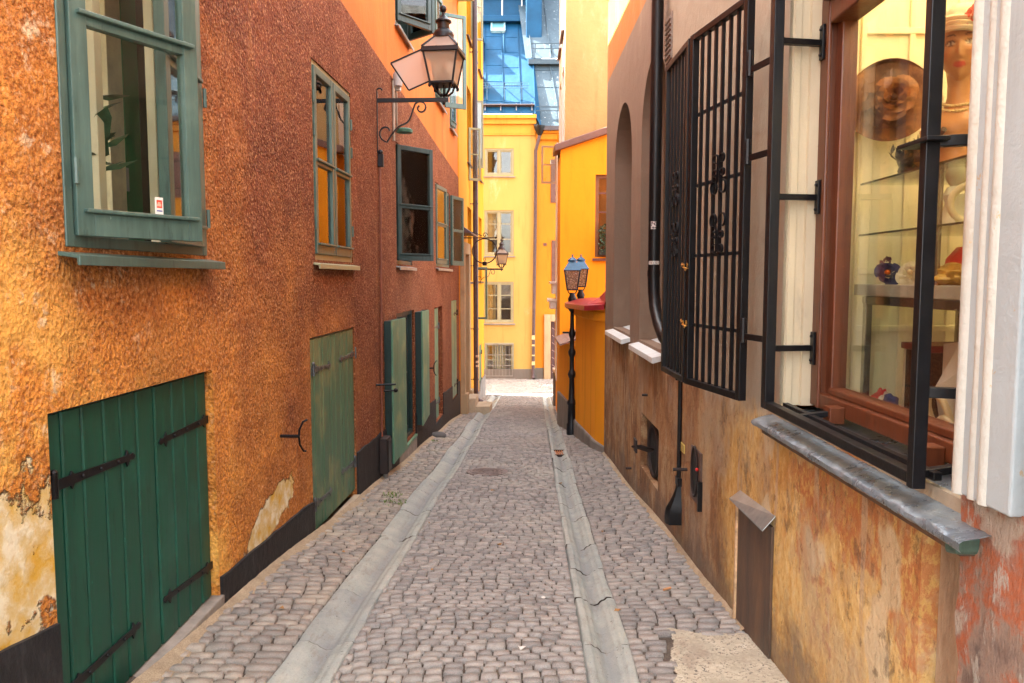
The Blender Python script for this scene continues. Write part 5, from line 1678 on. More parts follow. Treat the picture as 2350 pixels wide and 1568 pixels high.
# yard wall with a red sheet coping
T = thing('yard_wall', (1.25, 11.6, -1), 'orange plastered yard wall with a curved red sheet metal coping', 'wall')
P = [(1.30, 10.72), (1.205, 11.15), (1.06, 12.7), (1.06, 12.95), (2.6, 12.95), (2.6, 10.72)]
zw = at_depth(1345, 703, 11.5).z
MB().extrude_z(P, -2, zw).build('wall', m_c, T, bevel=.03)
off = lambda k: [(P[0][0] - k * .3, P[0][1] - k * .2), (P[1][0] - k, P[1][1] - k * .2), (P[2][0] - k, P[2][1]), (P[3][0] - k, P[3][1] + k), (2.6, P[4][1] + k), (2.6, P[5][1])]
MB().extrude_z(off(.035), zw - .20, zw - .05).extrude_z(off(.06), zw - .05, zw - .001).build('moulding', m_c, T, bevel=.025)
zf = at_depth(1345, 1000, 11.5).z
ftp = off(.03)
MB().extrude_z(ftp, -2, gz(1.1, 11.6) + .18).build('wall_foot', m_foot_grey, T, bevel=.03)
m_red = pbr('red_sheet_coping', (0.34, 0.018, 0.03), 0.32, 0.3, 6, .3, 12, .01, .1)
cq = MB()
rows = []
for (k, dz) in ((.17, .0), (.10, .035), (.0, .07), (-.25, .10)):
    o = off(k)
    rows.append([Vector((o[0][0] + .02, o[0][1], zw + dz + .05)), Vector((o[1][0], o[1][1], zw + dz + .02)), Vector((o[2][0], o[2][1], zw + dz)), Vector((o[3][0], o[3][1], zw + dz))])
for r0, r1 in zip(rows, rows[1:]):
    for i in range(3):
        cq.quad(r0[i], r0[i + 1], r1[i + 1], r1[i])
for i in range(3):
    a, b = rows[0][i], rows[0][i + 1]
    cq.quad(a, b, b - ZV * .07, a - ZV * .07)
    c, d = rows[-1][i], rows[-1][i + 1]
    cq.quad(c, d, d + Vector((1.3, 0, -.05)), c + Vector((1.3, 0, -.05)))
cq.quad(rows[0][0], rows[0][0] + Vector((.12, -.02, .30)), rows[0][1] + Vector((.22, .05, .12)), rows[1][1])
cq.quad(rows[0][0], rows[0][0] + Vector((.12, -.02, .30)), rows[0][0] + Vector((.16, .02, .30)), rows[0][0] + Vector((.1, .05, .0)))
cq.build('coping', m_red, T, fix=False)

# street lamps
def lamp_post(x, y, ztop_, label, group):
    g = gz(x, y)
    T = thing('street_lamp', (x, y, g), label, 'street lamp', group)
    H = ztop_ - g - .72           # height of the column below the head
    mb = MB()
    mb.lathe([(.085, 0), (.085, .18), (.07, .2), (.062, .5), (.078, .52), (.078, .56), (.052, .6), (.042, .95), (.056, .98), (.07, 1.02), (.056, 1.06), (.038, 1.10), (.036, 1.3), (.06, 1.36), (.064, 1.4), (.036, 1.46),
              (.034, 1.62), (.05, 1.66), (.06, 1.7), (.04, 1.76), (.034, 1.8), (.031, H - .32), (.05, H - .3), (.085, H - .24), (.085, H - .2), (.06, H - .16), (.075, H - .1), (.045, H - .04), (.04, H), (0, H)], (x, y, g), 14)
    mb.build('column', m_iron_lamp, T, smooth=True)
    mb = MB()
    for k in range(8):
        a = k * math.pi / 4
        mb.ball((x + .085 * math.cos(a), y + .085 * math.sin(a), g + H - .22), .028, 1, 1, 1.6, n=4)
    mb.beam((x - .16, y, g + 1.72), (x + .1, y, g + 1.72), .03, .03)
    for sx in (-1, 1):
        mb.tube([(x + sx * .03, y, g + H - .03), (x + sx * .07, y, g + H + .02), (x + sx * .075, y, g + H + .07), (x + sx * .05, y, g + H + .1)], .009, 5)
    mb.build('collar', m_iron_lamp, T, smooth=True)
    c = Vector((x, y, g + H + .05))
    r0, r1, h = .082, .128, .33
    ph = RAD(40)
    fr = MB()
    cr_ = lambda a, r, z: c + Vector((math.cos(ph + a * math.pi / 2), math.sin(ph + a * math.pi / 2), 0)) * r * 1.414 + ZV * z
    for a in range(4):
        fr.beam(cr_(a, r0, 0), cr_(a, r1, h), .018, .018)
        fr.beam(cr_(a, r0, 0), cr_(a + 1, r0, 0), .02, .02)
    fr.lathe([(0, -.01), (r0 * 1.41, -.01), (r0 * 1.41, .006), (0, .006)], c, 4, phase=ph)
    fr.build('lantern_frame', m_iron_lamp, T)
    for a in range(4):
        q = [cr_(a, r0 - .004, .01), cr_(a + 1, r0 - .004, .01), cr_(a + 1, r1 - .004, h), cr_(a, r1 - .004, h)]
        o = (q[1] - q[0]).cross(q[3] - q[0]).normalized() * .004
        MB().hexa([q[0], q[1], q[1] + o, q[0] + o, q[3], q[2], q[2] + o, q[3] + o]).build('pane', m_amber, T)
    MB().lathe([(.205, h - .012), (.205, h), (.19, h + .012), (.085, h + .13), (.075, h + .135)], c, 4, phase=ph).build('lantern_roof', m_lampblue, T)
    MB().lathe([(.075, h + .13), (.078, h + .16), (.055, h + .18), (.03, h + .2), (.012, h + .21), (.012, h + .25), (0, h + .255)], c, 12).build('finial', m_lampblue, T, smooth=True)
    return T
m_lampblue = pbr('blue_lamp_roof', (0.012, 0.085, 0.18), 0.35, 0.2, 20)
_M = Mat('rippled_amber_glass')
_v = _M.voro(26, feature='DISTANCE_TO_EDGE')
m_amber = _M.done(_M.ramp(_v, [(0, (.16, .10, .05)), (.06, (.34, .24, .13)), (.3, (.5, .38, .22))]), .15, _M.bump(_v, .6, .02), 0, .7)
_M.b.inputs['Transmission Weight'].default_value = 0.35
lamp_post(at_depth(1306, 640, 12.9).x + .055, 12.9, at_depth(1306, 572, 12.9).z, 'street lamp with a blue lantern roof, its black column standing against the yard wall', 'blue roofed street lamps')
lamp_post(at_depth(1333, 640, 14.1).x, 13.3 + .8, at_depth(1333, 573, 14.1).z, 'street lamp with a blue lantern roof whose column drops behind the red coping', 'blue roofed street lamps')

# ivy basket in the orange wall's window
s_, z_ = FC.pix(1376, 588)
T = thing('ivy_basket', FC.P(s_ + .12, z_, .08), 'dense dark ivy planted on the sill of the orange wall window', 'plant')
MB().boxw(FC, s_ - .02, s_ + .6, z_ + .01, z_ + .12, -.04, .1).build('trough', m_shut_edge, T, bevel=.006)
rg = random.Random(2)
lv = MB()
for i in range(900):
    u, v = rg.uniform(0, .62), rg.random() ** .8 * .62
    p = FC.P(s_ + u - .02, z_ + .02 + v * (1 - .5 * (u / .62 - .5) ** 2), rg.uniform(.0, .16) * (1 - v * .6))
    d = Vector((rg.uniform(-1, 1), rg.uniform(-1, .1), rg.uniform(-1, .6))).normalized() * rg.uniform(.02, .038)
    e = d.cross(Vector((rg.uniform(-1, 1), -1, rg.uniform(-1, 1)))).normalized() * .014
    lv.quad(p - e, p + d * .6 - e * 1.2, p + d * 1.2, p + d * .6 + e * 1.2)
lv.build('foliage', pbr('ivy_leaf', (.035, .08, .03), .45, .7, 30), T, fix=False)

# manhole and gully
def manhole():
    x, y = MANHOLE
    g = gz(x, y)
    T = thing('manhole_cover', (x, y, g), 'round worn iron manhole cover set among the cobbles', 'manhole cover')
    n = Vector((0, SLOPE, 1)).normalized()
    Mx = Matrix.Rotation(-math.atan(SLOPE), 3, 'X')
    MB().lathe([(.25, -.02), (.25, .006), (.225, .006), (.225, .0)], (x, y, g), 32, Mx).build('rim', pbr('worn_rim', (.26, .2, .18), .7, .3, 20), T, smooth=True)
    cv = MB().lathe([(0, .002), (.224, .002), (.224, -.02)], (x, y, g), 32, Mx)
    for r in (.05, .10, .15, .195):
        cv.lathe([(r - .008, .004), (r - .008, .012), (r + .008, .012), (r + .008, .004)], (x, y, g), 28, Mx)
    cv.build('lid', pbr('worn_cast_iron', (.24, .19, .175), .6, .4, 20), T)
manhole()
x, y = gr_c(10.9), 10.9
T = thing('gully_grate', (x, y, gz(x, y)), 'small rusty drain grate in the stone gutter', 'drain grate')
gt = MB()
zz = gz(x, y) - .012
for i in range(6):
    gt.beam((x - .07 + .028 * i, y - .22, zz + SLOPE * .22), (x - .07 + .028 * i, y + .22, zz - SLOPE * .22), .012, .02)
gt.build('bars', pbr('orange_rust', (.45, .16, .04), .8), T)
gt = MB()
for s in (-1, 1):
    gt.beam((x + s * .09, y - .25, zz + SLOPE * .25), (x + s * .09, y + .25, zz - SLOPE * .25), .025, .03).beam((x - .09, y + s * .24, zz - s * SLOPE * .24), (x + .09, y + s * .24, zz - s * SLOPE * .24), .025, .03)
gt.build('frame', m_rust, T)
# loose stone and weeds by the wall
ls = MB().ball((0, 0, 0), .11, 1.3, .9, .5, n=8)
sx_, sy_ = -1.21, 12.6
ls.v = [(sx_ + v[0] * (1 + .2 * mnoise.noise((v[0] * 9, v[1] * 9, v[2] * 9))), sy_ + v[1] * (1 + .2 * mnoise.noise((v[2] * 9, v[1] * 9, v[0] * 9))), gz(sx_, sy_) + .03 + v[2]) for v in ls.v]
tag(ls.build('loose_stone', pbr('dark_field_stone', (.11, .10, .095), .8, .3), None, smooth=True), 'rounded dark stone lying on the pavement below the pale shutters', 'stone')
wd = MB()
rg = random.Random(6)
for (wx, wy, nn_, rr_) in ((-1.22, 7.75, 60, .10), (-1.13, 7.4, 46, .12), (-1.2, 12.0, 30, .06)):
    for i in range(nn_):
        a = rg.uniform(0, 6.28); r = rr_ * math.sqrt(rg.random())
        px_, py_ = wx + r * math.cos(a), wy + r * 1.5 * math.sin(a)
        p = Vector((px_, py_, gz(px_, py_) - .008))
        d = Vector((rg.uniform(-1, 1), rg.uniform(-1, 1), rg.uniform(.6, 1.6))).normalized() * rg.uniform(.015, .045)
        e = d.cross(ZV).normalized() * .007
        wd.quad(p - e * .4, p + d * .6 - e, p + d, p + d * .6 + e)
tag(wd.build('weeds', pbr('weed_green', (.13, .20, .04), .6, .4, 30), None, fix=False), kind='stuff')

# sand and grit swept against the foot of the walls
def grit(xf, sg, y0, y1, seed, w0):
    mb = MB()
    n = int((y1 - y0) / .035)
    rows_ = []
    for i in range(n + 1):
        y = y0 + (y1 - y0) * i / n
        w = w0 * (.55 + .9 * max(0, .5 + mnoise.noise((y * 1.3, seed, 0))) + .35 * mnoise.noise((y * 7, seed, 3)))
        r = []
        for k in range(6):
            t = k / 5
            x = xf(y) + sg * w * t
            r.append((x, y, gz(x, y) + .018 * (1 - t) ** 1.5 - .012 * t * t + .006 * mnoise.noise((x * 30, y * 30, seed))))
        rows_.append(r)
    for r in rows_: mb.v.extend(r)
    mb.f = [(i * 6 + k, i * 6 + k + 1, i * 6 + 7 + k, i * 6 + 6 + k) for i in range(n) for k in range(5)]
    return mb
M = Mat('pale_sand')
_n = M.noise(9, 6, .7); _f = M.noise(150, 3, .7)
m_sand = M.done(M.mix(.4, M.ramp(_n, [(.35, (.30, .22, .14)), (.6, (.48, .37, .24))]), M.ramp(_f, [(.35, (.14, .10, .07)), (.65, (.62, .5, .36))])), .95, M.bump(_f, .8, .01), 0, .1)
g1 = grit(lambda y: -1.875 + .0455 * y, 1, 1.8, 16.6, 3, .085)
g2 = grit(lambda y: 1.232 + .005 * y, -1, 4.0, 10.7, 8, .045)
g1.add(g2.v, g2.f)
tag(g1.build('sand', m_sand, None, smooth=True, fix=False), kind='stuff')

# bits of litter lying in the setts
rg = random.Random(21)
spots = [(-.55, 5.2), (.2, 4.6), (.75, 6.3), (-.2, 7.9), (-1.25, 5.6), (.9, 5.4), (-.1, 5.9), (-1.35, 4.4), (.55, 8.6), (.05, 3.8), (.62, 4.4), (-.72, 6.6)]
ml_ = [pbr('dry_leaf', (.34, .17, .05), .7, .4, 60), pbr('paper_scrap', (.62, .6, .56), .7, .1, 30)]
for i, (x, y) in enumerate(spots):
    r = rg.uniform(.009, .02)
    a0 = rg.uniform(0, 6)
    mbx = MB()
    pts = [Vector((x + r * k * math.cos(a0 + t), y + r * k * .7 * math.sin(a0 + t), gz(x, y) + .007 + .006 * math.sin(t * 2 + a0))) for t, k in zip(np.linspace(0, 5.6, 8), (1.5, .8, 1, .8, 1.5, .8, 1, .8))]
    top = [p + ZV * .002 for p in pts]
    mbx.add(pts + top, [tuple(range(8))[::-1], tuple(range(8, 16))] + [(j, (j + 1) % 8, 8 + (j + 1) % 8, 8 + j) for j in range(8)])
    paper = i % 4 == 1
    tag(mbx.build('paper_scrap' if paper else 'dry_leaf', ml_[1 if paper else 0], None), 'tiny white paper scrap trodden into the cobbles' if paper else 'small curled brown leaf lying on the cobbles', 'litter' if paper else 'leaf', 'paper scraps on the cobbles' if paper else 'dry leaves on the cobbles')
# ------------------------------------------------------------------ stained house with the shop window
FR = Frame((1.235, 0), (0.005, 1), (-1, 0.005))

def stained_wall():
    M = Mat('stained_plaster')
    x, y, z = M.xyz()
    streak = M.math('ADD', M.math('MULTIPLY', M.noise(2.2, 5, 0.6, M.vec((1, 1.3, 0.42))), .42), M.math('MULTIPLY', M.noise(1.9, 7, .66, M.vec((1, 1, .7), (3, 8, 2))), .58))
    blotch = M.noise(2.6, 7, 0.68)
    fine = M.noise(24, 7, 0.72, M.vec((1, 1, 0.6)))
    wob = M.math('MULTIPLY', M.math('SUBTRACT', M.noise(2.4, 4, .6), .5), .22)
    # upper storey: mauve brown further down, beige by the shop, orange above the paint line
    near = M.ss(M.math('ADD', y, wob), 6.55, 6.35)
    up = M.mix(near, (0.225, 0.155, 0.11), (0.375, 0.31, 0.23))
    up = M.mix(M.ss(z, 4.215, 4.245), up, (0.42, 0.155, 0.035))
    up = M.mix(M.math('MULTIPLY', M.ss(streak, .5, .75), .3), up, (0.5, 0.38, 0.26))
    up = M.mix(M.math('MULTIPLY', M.ss(blotch, .56, .7), .25), up, (0.22, .15, .10))
    # weathered lower wall
    lo = M.ramp(streak, [(.34, (.11, .06, .032)), (.44, (.24, .12, .055)), (.53, (.37, .20, .09)), (.64, (.47, .33, .18))])
    ochre = M.ramp(M.math('ADD', M.math('MULTIPLY', streak, .5), M.math('MULTIPLY', fine, .5)), [(.34, (.28, .13, .045)), (.44, (.56, .31, .085)), (.54, (.70, .47, .18)), (.66, (.74, .58, .33))])
    k = M.ss(M.math('ADD', y, M.math('MULTIPLY', wob, 3.0)), 4.75, 4.25)
    lo = M.mix(k, lo, ochre)
    # red-brown flaking under the sill and cream repairs
    redz = M.math('SUBTRACT', M.math('ADD', z, M.math('MULTIPLY', M.math('SUBTRACT', blotch, .5), 2.6)), 0.0)
    redm = M.math('MULTIPLY', M.math('MULTIPLY', M.ss(redz, .40, .54), M.ss(redz, 1.0, .86)), M.ss(y, 3.6, 3.3))
    redm = M.math('MULTIPLY', redm, M.ss(fine, .40, .52))
    lo = M.mix(M.math('MULTIPLY', redm, .8), lo, (.44, .135, .045))
    crm = M.noise(1.7, 3, .5, M.vec((1, 1.3, .9), (7, 3, 3.4)))
    lo = M.mix(M.math('MULTIPLY', M.ss(crm, .60, .63), M.ss(y, 4.9, 4.6)), lo, (.64, .49, .29))
    run = M.noise(5, 3, .5, M.vec((1, 2.2, .22), (3, 1, 5)))
    lo = M.mix(M.math('MULTIPLY', M.ss(run, .63, .68), .7), lo, (.52, .38, .25))
    drk = M.noise(5, 8, .78, M.vec((1, 1, .6), (2, 4, 8)))
    lo = M.mix(M.math('MULTIPLY', M.ss(drk, .54, .66), .7), lo, (.10, .06, .035))
    tan = M.noise(4.2, 8, .72, M.vec((1, 1, .7), (6, 1, 3)))
    lo = M.mix(M.math('MULTIPLY', M.ss(tan, .50, .62), .55), lo, (.50, .35, .19))
    gb = M.noise(1.5, 6, .65, M.vec((1, 1, .8), (2, 6, 9)))
    lo = M.mix(M.math('MULTIPLY', M.ss(gb, .48, .64), .45), lo, (.40, .33, .245))
    sp = M.noise(17, 8, .78, M.vec((1, 1, .8), (2, 6, 1)))
    lo = M.mix(M.math('MULTIPLY', M.ss(sp, .56, .64), .55), lo, (.13, .075, .04))
    # damp grey foot that follows the street
    foot = M.math('ADD', z, M.math('MULTIPLY', y, SLOPE))
    foot = M.math('ADD', foot, M.math('MULTIPLY', M.math('SUBTRACT', blotch, .5), 1.2))
    lo = M.mix(M.math('MULTIPLY', M.ss(foot, .42, .08), .7), lo, (.135, .105, .085))
    zz = M.math('ADD', z, M.math('MULTIPLY', M.math('SUBTRACT', streak, .5), .7))
    c = M.mix(M.ss(zz, .84, .98), lo, up)
    h = M.math('ADD', M.noise(6, 6, .62), M.math('MULTIPLY', fine, .35))
    hs = M.mix(M.ss(zz, .84, .98), (1, 1, 1), (.35, .35, .35))
    return M.done(c, .82, M.bump(M.math('MULTIPLY', h, hs), .8, .035), 0, .25)
m_stain = stained_wall()
m_pier = plaster_mat('grey_white_pier', (0.37, 0.415, 0.43), 0.10, 1.6, (0.40, 0.38, 0.34), 0.62, 0.3, flake=(.42, .33, .22))
m_cream_wall = plaster_mat('cream_reveal', (0.62, 0.52, 0.36), 0.16, 2.2, (0.40, 0.34, 0.26), 0.56, 0.3, flake=(.45, .28, .12))
m_shopwood = wood_paint('red_brown_window_wood', (0.115, 0.031, 0.010), (0.20, 0.072, 0.028), rough=.4, lo=.55)
m_bandw = pbr('brown_arch_window_paint', (0.085, 0.038, 0.02), 0.5)

R_ = thing('stained_house', (1.3, 5, -.4), 'weathered brown and ochre plastered house with arched windows and a shop window', 'house')
R0, R1 = -0.8, 10.72
wa, wb = 2.08, 3.60            # shop window opening
wz0, wz1 = 0.99, 3.30
DG = -0.135                      # plane of the shop window frame
a1a, a1b = FR.pix(1447, 600)[0], FR.pix(1409, 600)[0]
a2a, a2b = FR.pix(1525, 600)[0], FR.pix(1469, 600)[0]
az0, az1 = FR.pix(1397, 745)[1], FR.pix(1430, 240)[1]
v1 = (FR.pix(1512, 1000)[0], FR.pix(1471, 1000)[0], FR.pix(1490, 1098)[1], FR.pix(1490, 965)[1])
hk = (FR.pix(1775, 1300)[0], FR.pix(1697, 1300)[0])
holes = [(wa, wb, wz0, wz1, .02), (a1a, a1b, az0, az1, .34), (a2a, a2b, az0, az1, .34), (v1[0], v1[1], v1[2], v1[3], .07), (2.06, 2.30, -1.0, .86, .07)]
mb = MB()
wall_sheet(mb, FR, R0, R1, -2.6, 5.7, holes)
# arch heads
for (a, b) in ((a1a, a1b), (a2a, a2b)):
    r = (b - a) / 2
    c = (a + b) / 2
    n = 24
    rise = r * .95
    zsp = az1 - rise
    pr = None
    for i in range(n + 1):
        t = math.pi * i / n
        s, z = c - r * math.cos(t), zsp + rise * math.sin(t)
        if pr:
            mb.quad(FR.P(pr[0], pr[1]), FR.P(s, z), FR.P(s, az1 + .0), FR.P(pr[0], az1 + .0))
            mb.quad(FR.P(pr[0], pr[1]), FR.P(s, z), FR.P(s, z, -.34), FR.P(pr[0], pr[1], -.34))
        pr = (s, z)
mb.build('wall', m_stain, R_, merge=True)
shell(R_, FR, R0, R1, -2.6, 5.7, 6.0, m_orange_up, slabs=False)
for (a, b) in ((a1a, a1b), (a2a, a2b)):
    r = (b - a) / 2; c = (a + b) / 2; zsp = az1 - r * .95
    fm = MB()
    fm.boxw(FR, a, a + .09, az0, zsp, -.33, -.25).boxw(FR, b - .09, b, az0, zsp, -.33, -.25).boxw(FR, a + .09, b - .09, az0, az0 + .11, -.33, -.25).boxw(FR, a, b, zsp - .35, zsp - .25, -.33, -.235)
    fm.boxw(FR, c - .04, c + .04, az0, zsp - .35, -.33, -.252)
    ar = [FR.P(c - (r - .045) * math.cos(math.pi * i / 20), zsp + (r * .95 - .045) * math.sin(math.pi * i / 20), -.29) for i in range(21)]
    fm.strip(ar, FR.n, .08, .09)
    W = fm.build('window', m_bandw, R_, bevel=.006)
    MB().boxw(FR, a + .04, b - .04, az0 + .05, az1, -.30, -.294).build('pane', m_glass, W)
    sl = MB()
    sp = [(-.25, az0 + .03), (.10, az0 - .05), (.10, az0 - .10), (.085, az0 - .10), (-.25, az0 - .0)]
    vs = [FR.P(a - .04, z, d) for d, z in sp] + [FR.P(b + .04, z, d) for d, z in sp]
    sl.add(vs, [(0, 1, 2, 3, 4), (9, 8, 7, 6, 5)] + [(i, (i + 1) % 5, 5 + (i + 1) % 5, 5 + i) for i in range(5)])
    sl.build('sill', m_white_sill, W, bevel=.004)

# vents in the lower wall
vb = MB().boxw(FR, v1[0], v1[1], v1[2], v1[3], -.09, -.06)
vent1 = vb.build('vent_recess', pbr('crumbling_mortar', (.13, .08, .05), .9, .5, 9, 1, 30, .03, edge=(.35, .25, .16)), R_)
cs, cz = (v1[0] + v1[1]) / 2, (v1[2] + v1[3]) / 2
def disc(F, s, z, d, ra, rz, mat, name, parent, ring=None):
    mb = MB()
    pts = [(s + ra * math.cos(t), z + rz * math.sin(t)) for t in np.linspace(0, 2 * math.pi, 28, endpoint=False)]
    mb.prism(F, pts, d, d + .004)
    o = mb.build(name, mat, parent)
    if ring is not None:
        MB().tube([F.P(a, b, d + .008) for a, b in pts], ring, 6, closed=True).build('vent_rim', m_rust, o, smooth=True)
    return o
m_black = pbr('matt_black', (.004, .004, .004), .9)
disc(FR, cs + .02, cz - .02, -.058, .25, .235, m_black, 'vent_hole_shade', vent1, .02)  # flat black disc stands for the shade inside the hole
fl = MB().beam(FR.P(cs + .10, cz - .04, -.05), FR.P(cs - .0, cz + .03, .12), .13, .015, (0, 0.3, 1)).boxw(FR, cs - .04, cs + .10, cz - .03, cz + .09, .115, .13)
fl.build('vent_flap', m_rust, vent1)
p0, p1 = FR.pix(1589, 1020), FR.pix(1611, 1168)
b0, b1 = FR.pix(1612, 1090)[0], FR.pix(1588, 1090)[0]
v2 = MB().boxw(FR, b0, b1, p1[1], p0[1], .0, .012)
vent2 = v2.build('vent_plate', pbr('brown_steel_plate', (.10, .06, .045), .5, .3, 9, edge=(.25, .17, .12)), R_, bevel=.003)
disc(FR, (b0 + b1) / 2, (p0[1] + p1[1]) / 2 + .03, .0125, (b1 - b0) * .27, .17, m_black, 'vent_hole_shade', vent2, .008)  # oval black disc, painted shade of the opening
MB().boxw(FR, b0 - .01, b0 + .012, p1[1] - .02, p1[1] + .18, .0, .03).build('plate_edge', m_iron, vent2)
s_, z_ = FR.pix(1607, 1078)
MB().ball(FR.P(s_, z_, .022), .012, n=6).build('red_seal', pbr('red_plastic', (.6, .02, .015), .35), vent2, smooth=True)
for (px, py, L) in ((1577, 1078, .10), (1449, 1075, .06), (1486, 907, .05)):
    s_, z_ = FR.pix(px, py)
    MB().tube([FR.P(s_, z_, -.01), FR.P(s_ + .005, z_, L)], .012, 7).build('iron_stub', m_rust, R_, smooth=True)
t0, t1 = FR.pix(1560, 1010), FR.pix(1572, 1042)
yt = MB().boxw(FR, t1[0], t0[0], t1[1], t0[1], .001, .006).build('yellow_tag', pbr('yellow_tag_paint', (.70, .55, .14), .5, .08), R_)
tl = MB()
for k in range(5):
    z = t1[1] + (t0[1] - t1[1]) * (.18 + .15 * k)
    tl.boxw(FR, t1[0] + .012, t0[0] - .02 - .01 * (k % 2), z - .002, z + .002, .0062, .007)
tl.build('tag_lines', pbr('tag_ink', (.2, .15, .06), .6), yt)
# iron door with its little lead hood
zt0, zt1 = FR.pix(1700, 1148)[1], FR.pix(1772, 1205)[1]
pl = MB().prism(FR, [(hk[0], -1.2), (hk[1], -1.2), (hk[1], zt0), (hk[0], zt1)], .0, .014)
M = Mat('brown_iron_door')
_n = M.noise(3.5, 7, .7, M.vec((1, 1.5, .3)))
m_irondoor = M.done(M.ramp(_n, [(.3, (.045, .035, .03)), (.48, (.11, .065, .04)), (.6, (.17, .09, .045)), (.75, (.24, .17, .11))]), .55, M.bump(M.noise(20, 6, .7), .4, .006), .1)
door = pl.build('iron_door', m_irondoor, R_, bevel=.003)
MB().prism(FR, [(hk[1] - .002, -1.2), (hk[1] + .016, -1.2), (hk[1] + .016, zt0), (hk[1] - .002, zt0)], .0, .026).build('door_jamb', pbr('pale_chipped_jamb', (.55, .36, .2), .8, .4, 20), door)
hd = MB()
q = [FR.P(hk[0] - .01, zt1 + .05, .0), FR.P(hk[1] + .02, zt0 + .045, .0), FR.P(hk[1] + .02, zt0 + .0, .06), FR.P(hk[0] - .01, zt1 - .02, .06)]
hd.hexa(q + [p + ZV * .008 for p in q])
hd.build('door_hood', m_zinc, door, bevel=.002)

# ---- shop window: timber frame, glass, plaster reveal
m_lead = None
def lead():
    M = Mat('crinkled_lead')
    n = M.noise(7, 5, .6)
    cr = M.noise(19, 4, .6, M.vec((1, .8, 1)), .8)
    return M.done(M.ramp(n, [(.3, (.12, .145, .17)), (.55, (.20, .235, .26)), (.7, (.31, .345, .365))]), M.ss(n, .3, .7, .22, .42), M.bump(cr, .45, .015), .3)
m_lead = lead()
rv = MB()
for (s, sg) in ((wb, 1),):
    prof = [(0.0, 0.0), (-.015, .0), (-.02, .012), (-.05, .012), (-.055, .0), (-.09, .0), (-.095, .015), (DG - .02, .015)]
    for (d0, o0), (d1, o1) in zip(prof, prof[1:]):
        rv.quad(FR.P(s - o0, wz0 + .02, d0), FR.P(s - o1, wz0 + .02, d1), FR.P(s - o1, wz1, d1), FR.P(s - o0, wz1, d0))
rv.boxw(FR, wa - .4, wa, wz0, wz1, DG - .02, -.001)
rv.boxw(FR, wa, wb, wz1, wz1 + .1, DG - .02, -.001)
rv.build('window_reveal', m_cream_wall, R_, fix=False)
fz0 = wz0 + .03
sw = MB()
sw.boxw(FR, wb - .135, wb - .016, fz0 + .0, wz1 - .0, DG - .09, DG)                    # outer stile
sw.boxw(FR, wb - .20, wb - .136, fz0, wz1 - .1, DG - .09, DG - .022)
sw.boxw(FR, wb - .15, wb - .12, fz0, wz1 - .1, DG - .0, DG + .018)
sw.boxw(FR, wa, wb - .137, fz0, fz0 + .07, DG - .09, DG + .012)                       # bottom rail
sw.boxw(FR, wa, wb - .2, fz0 + .071, fz0 + .10, DG - .09, DG - .01)
tz = FR.pix(1930, 42, DG)[1]
sw.boxw(FR, wa, wb - .16, tz, tz + .10, DG - .09, DG + .02)
sw.boxw(FR, wa, wb - .137, tz + .10, tz + .17, DG - .09, DG + .045)
sw.boxw(FR, wa, wb - .137, tz + .17, wz1, DG - .09, DG)
shopw = sw.build('shop_window', m_shopwood, R_, bevel=.006)
MB().boxw(FR, wa - .3, wb - .19, fz0 + .09, tz + .01, DG - .06, DG - .052).build('pane', m_glass_shop, shopw)
for s in (3.2, 2.45):
    MB().boxw(FR, s - .035, s + .035, fz0 - .02, fz0 + .05, DG + .012, DG + .075).build('window_block', m_shopwood, shopw, bevel=.004)
# sill: sheet lead dressed over the edge
sm_ = MB()
NS, ND = 90, 16
ss_ = np.linspace(1.93, wb + .09, NS)
prof = [(-.22, .988), (-.12, .972), (-.02, .954), (.04, .943), (.075, .935), (.092, .930), (.100, .924), (.101, .909), (.097, .903)]
vs = []
for s in ss_:
    for j, (d, z) in enumerate(prof):
        w = .0035 * mnoise.noise((s * 9, j * .8, 1)) + .005 * mnoise.noise((s * 26, j * 1.3, 4)) * (1 if j > 2 else .4)
        vs.append(FR.P(s, z + w, d + w * .8 + (.006 * mnoise.noise((s * 5, 3, 2)) if j > 3 else 0)))
n_ = len(prof)
sm_.add(vs, [(i * n_ + j, i * n_ + j + 1, i * n_ + n_ + j + 1, i * n_ + n_ + j) for i in range(NS - 1) for j in range(n_ - 1)])
sl_ = sm_.build('sill', m_lead, R_, smooth=True, fix=False)
MB().prism(FR, [(1.99, .875), (2.05, .86), (2.06, .925), (1.98, .925)], .0, .075).build('sill_end', pbr('green_stained_lead', (.07, .12, .09), .5, .5, 14), sl_, bevel=.01)
MB().boxw(FR, 2.0, wb + .06, .868, .892, -.01, .06).build('sill_bed', m_irondoor, R_)

# pier beside the shop window, painted grey over rubble
pr_ = MB()
PD = .055
zj = [1.02, 1.42, 1.735, 2.05, 2.365, 2.68, 3.0, 3.35, 3.7, 4.1, 4.5]
def chamf(mb, F, s0, s1, z0, z1, d0, d1, c=.012):
    mb.hexa([F.P(s0, z0, d0), F.P(s1, z0, d0), F.P(s1 - c, z0 + c, d1), F.P(s0 + c, z0 + c, d1), F.P(s0, z1, d0), F.P(s1, z1, d0), F.P(s1 - c, z1 - c, d1), F.P(s0 + c, z1 - c, d1)])
jt = MB()
pr_.boxw(FR, 1.815, 2.055, 1.03, 4.6, -.25, PD)
pr_.boxw(FR, -0.8, 1.70, 1.03, 4.6, -.05, PD - .012)
for k in range(len(zj) - 1):
    for (a, b) in ((.3, 1.74), (-.8, .29)):
        chamf(pr_, FR, a, b, zj[k] + .004, zj[k + 1] - .004, .02, PD + .006, .012)
pier = pr_.build('pier', m_pier, R_, bevel=.006)
ml = MB()
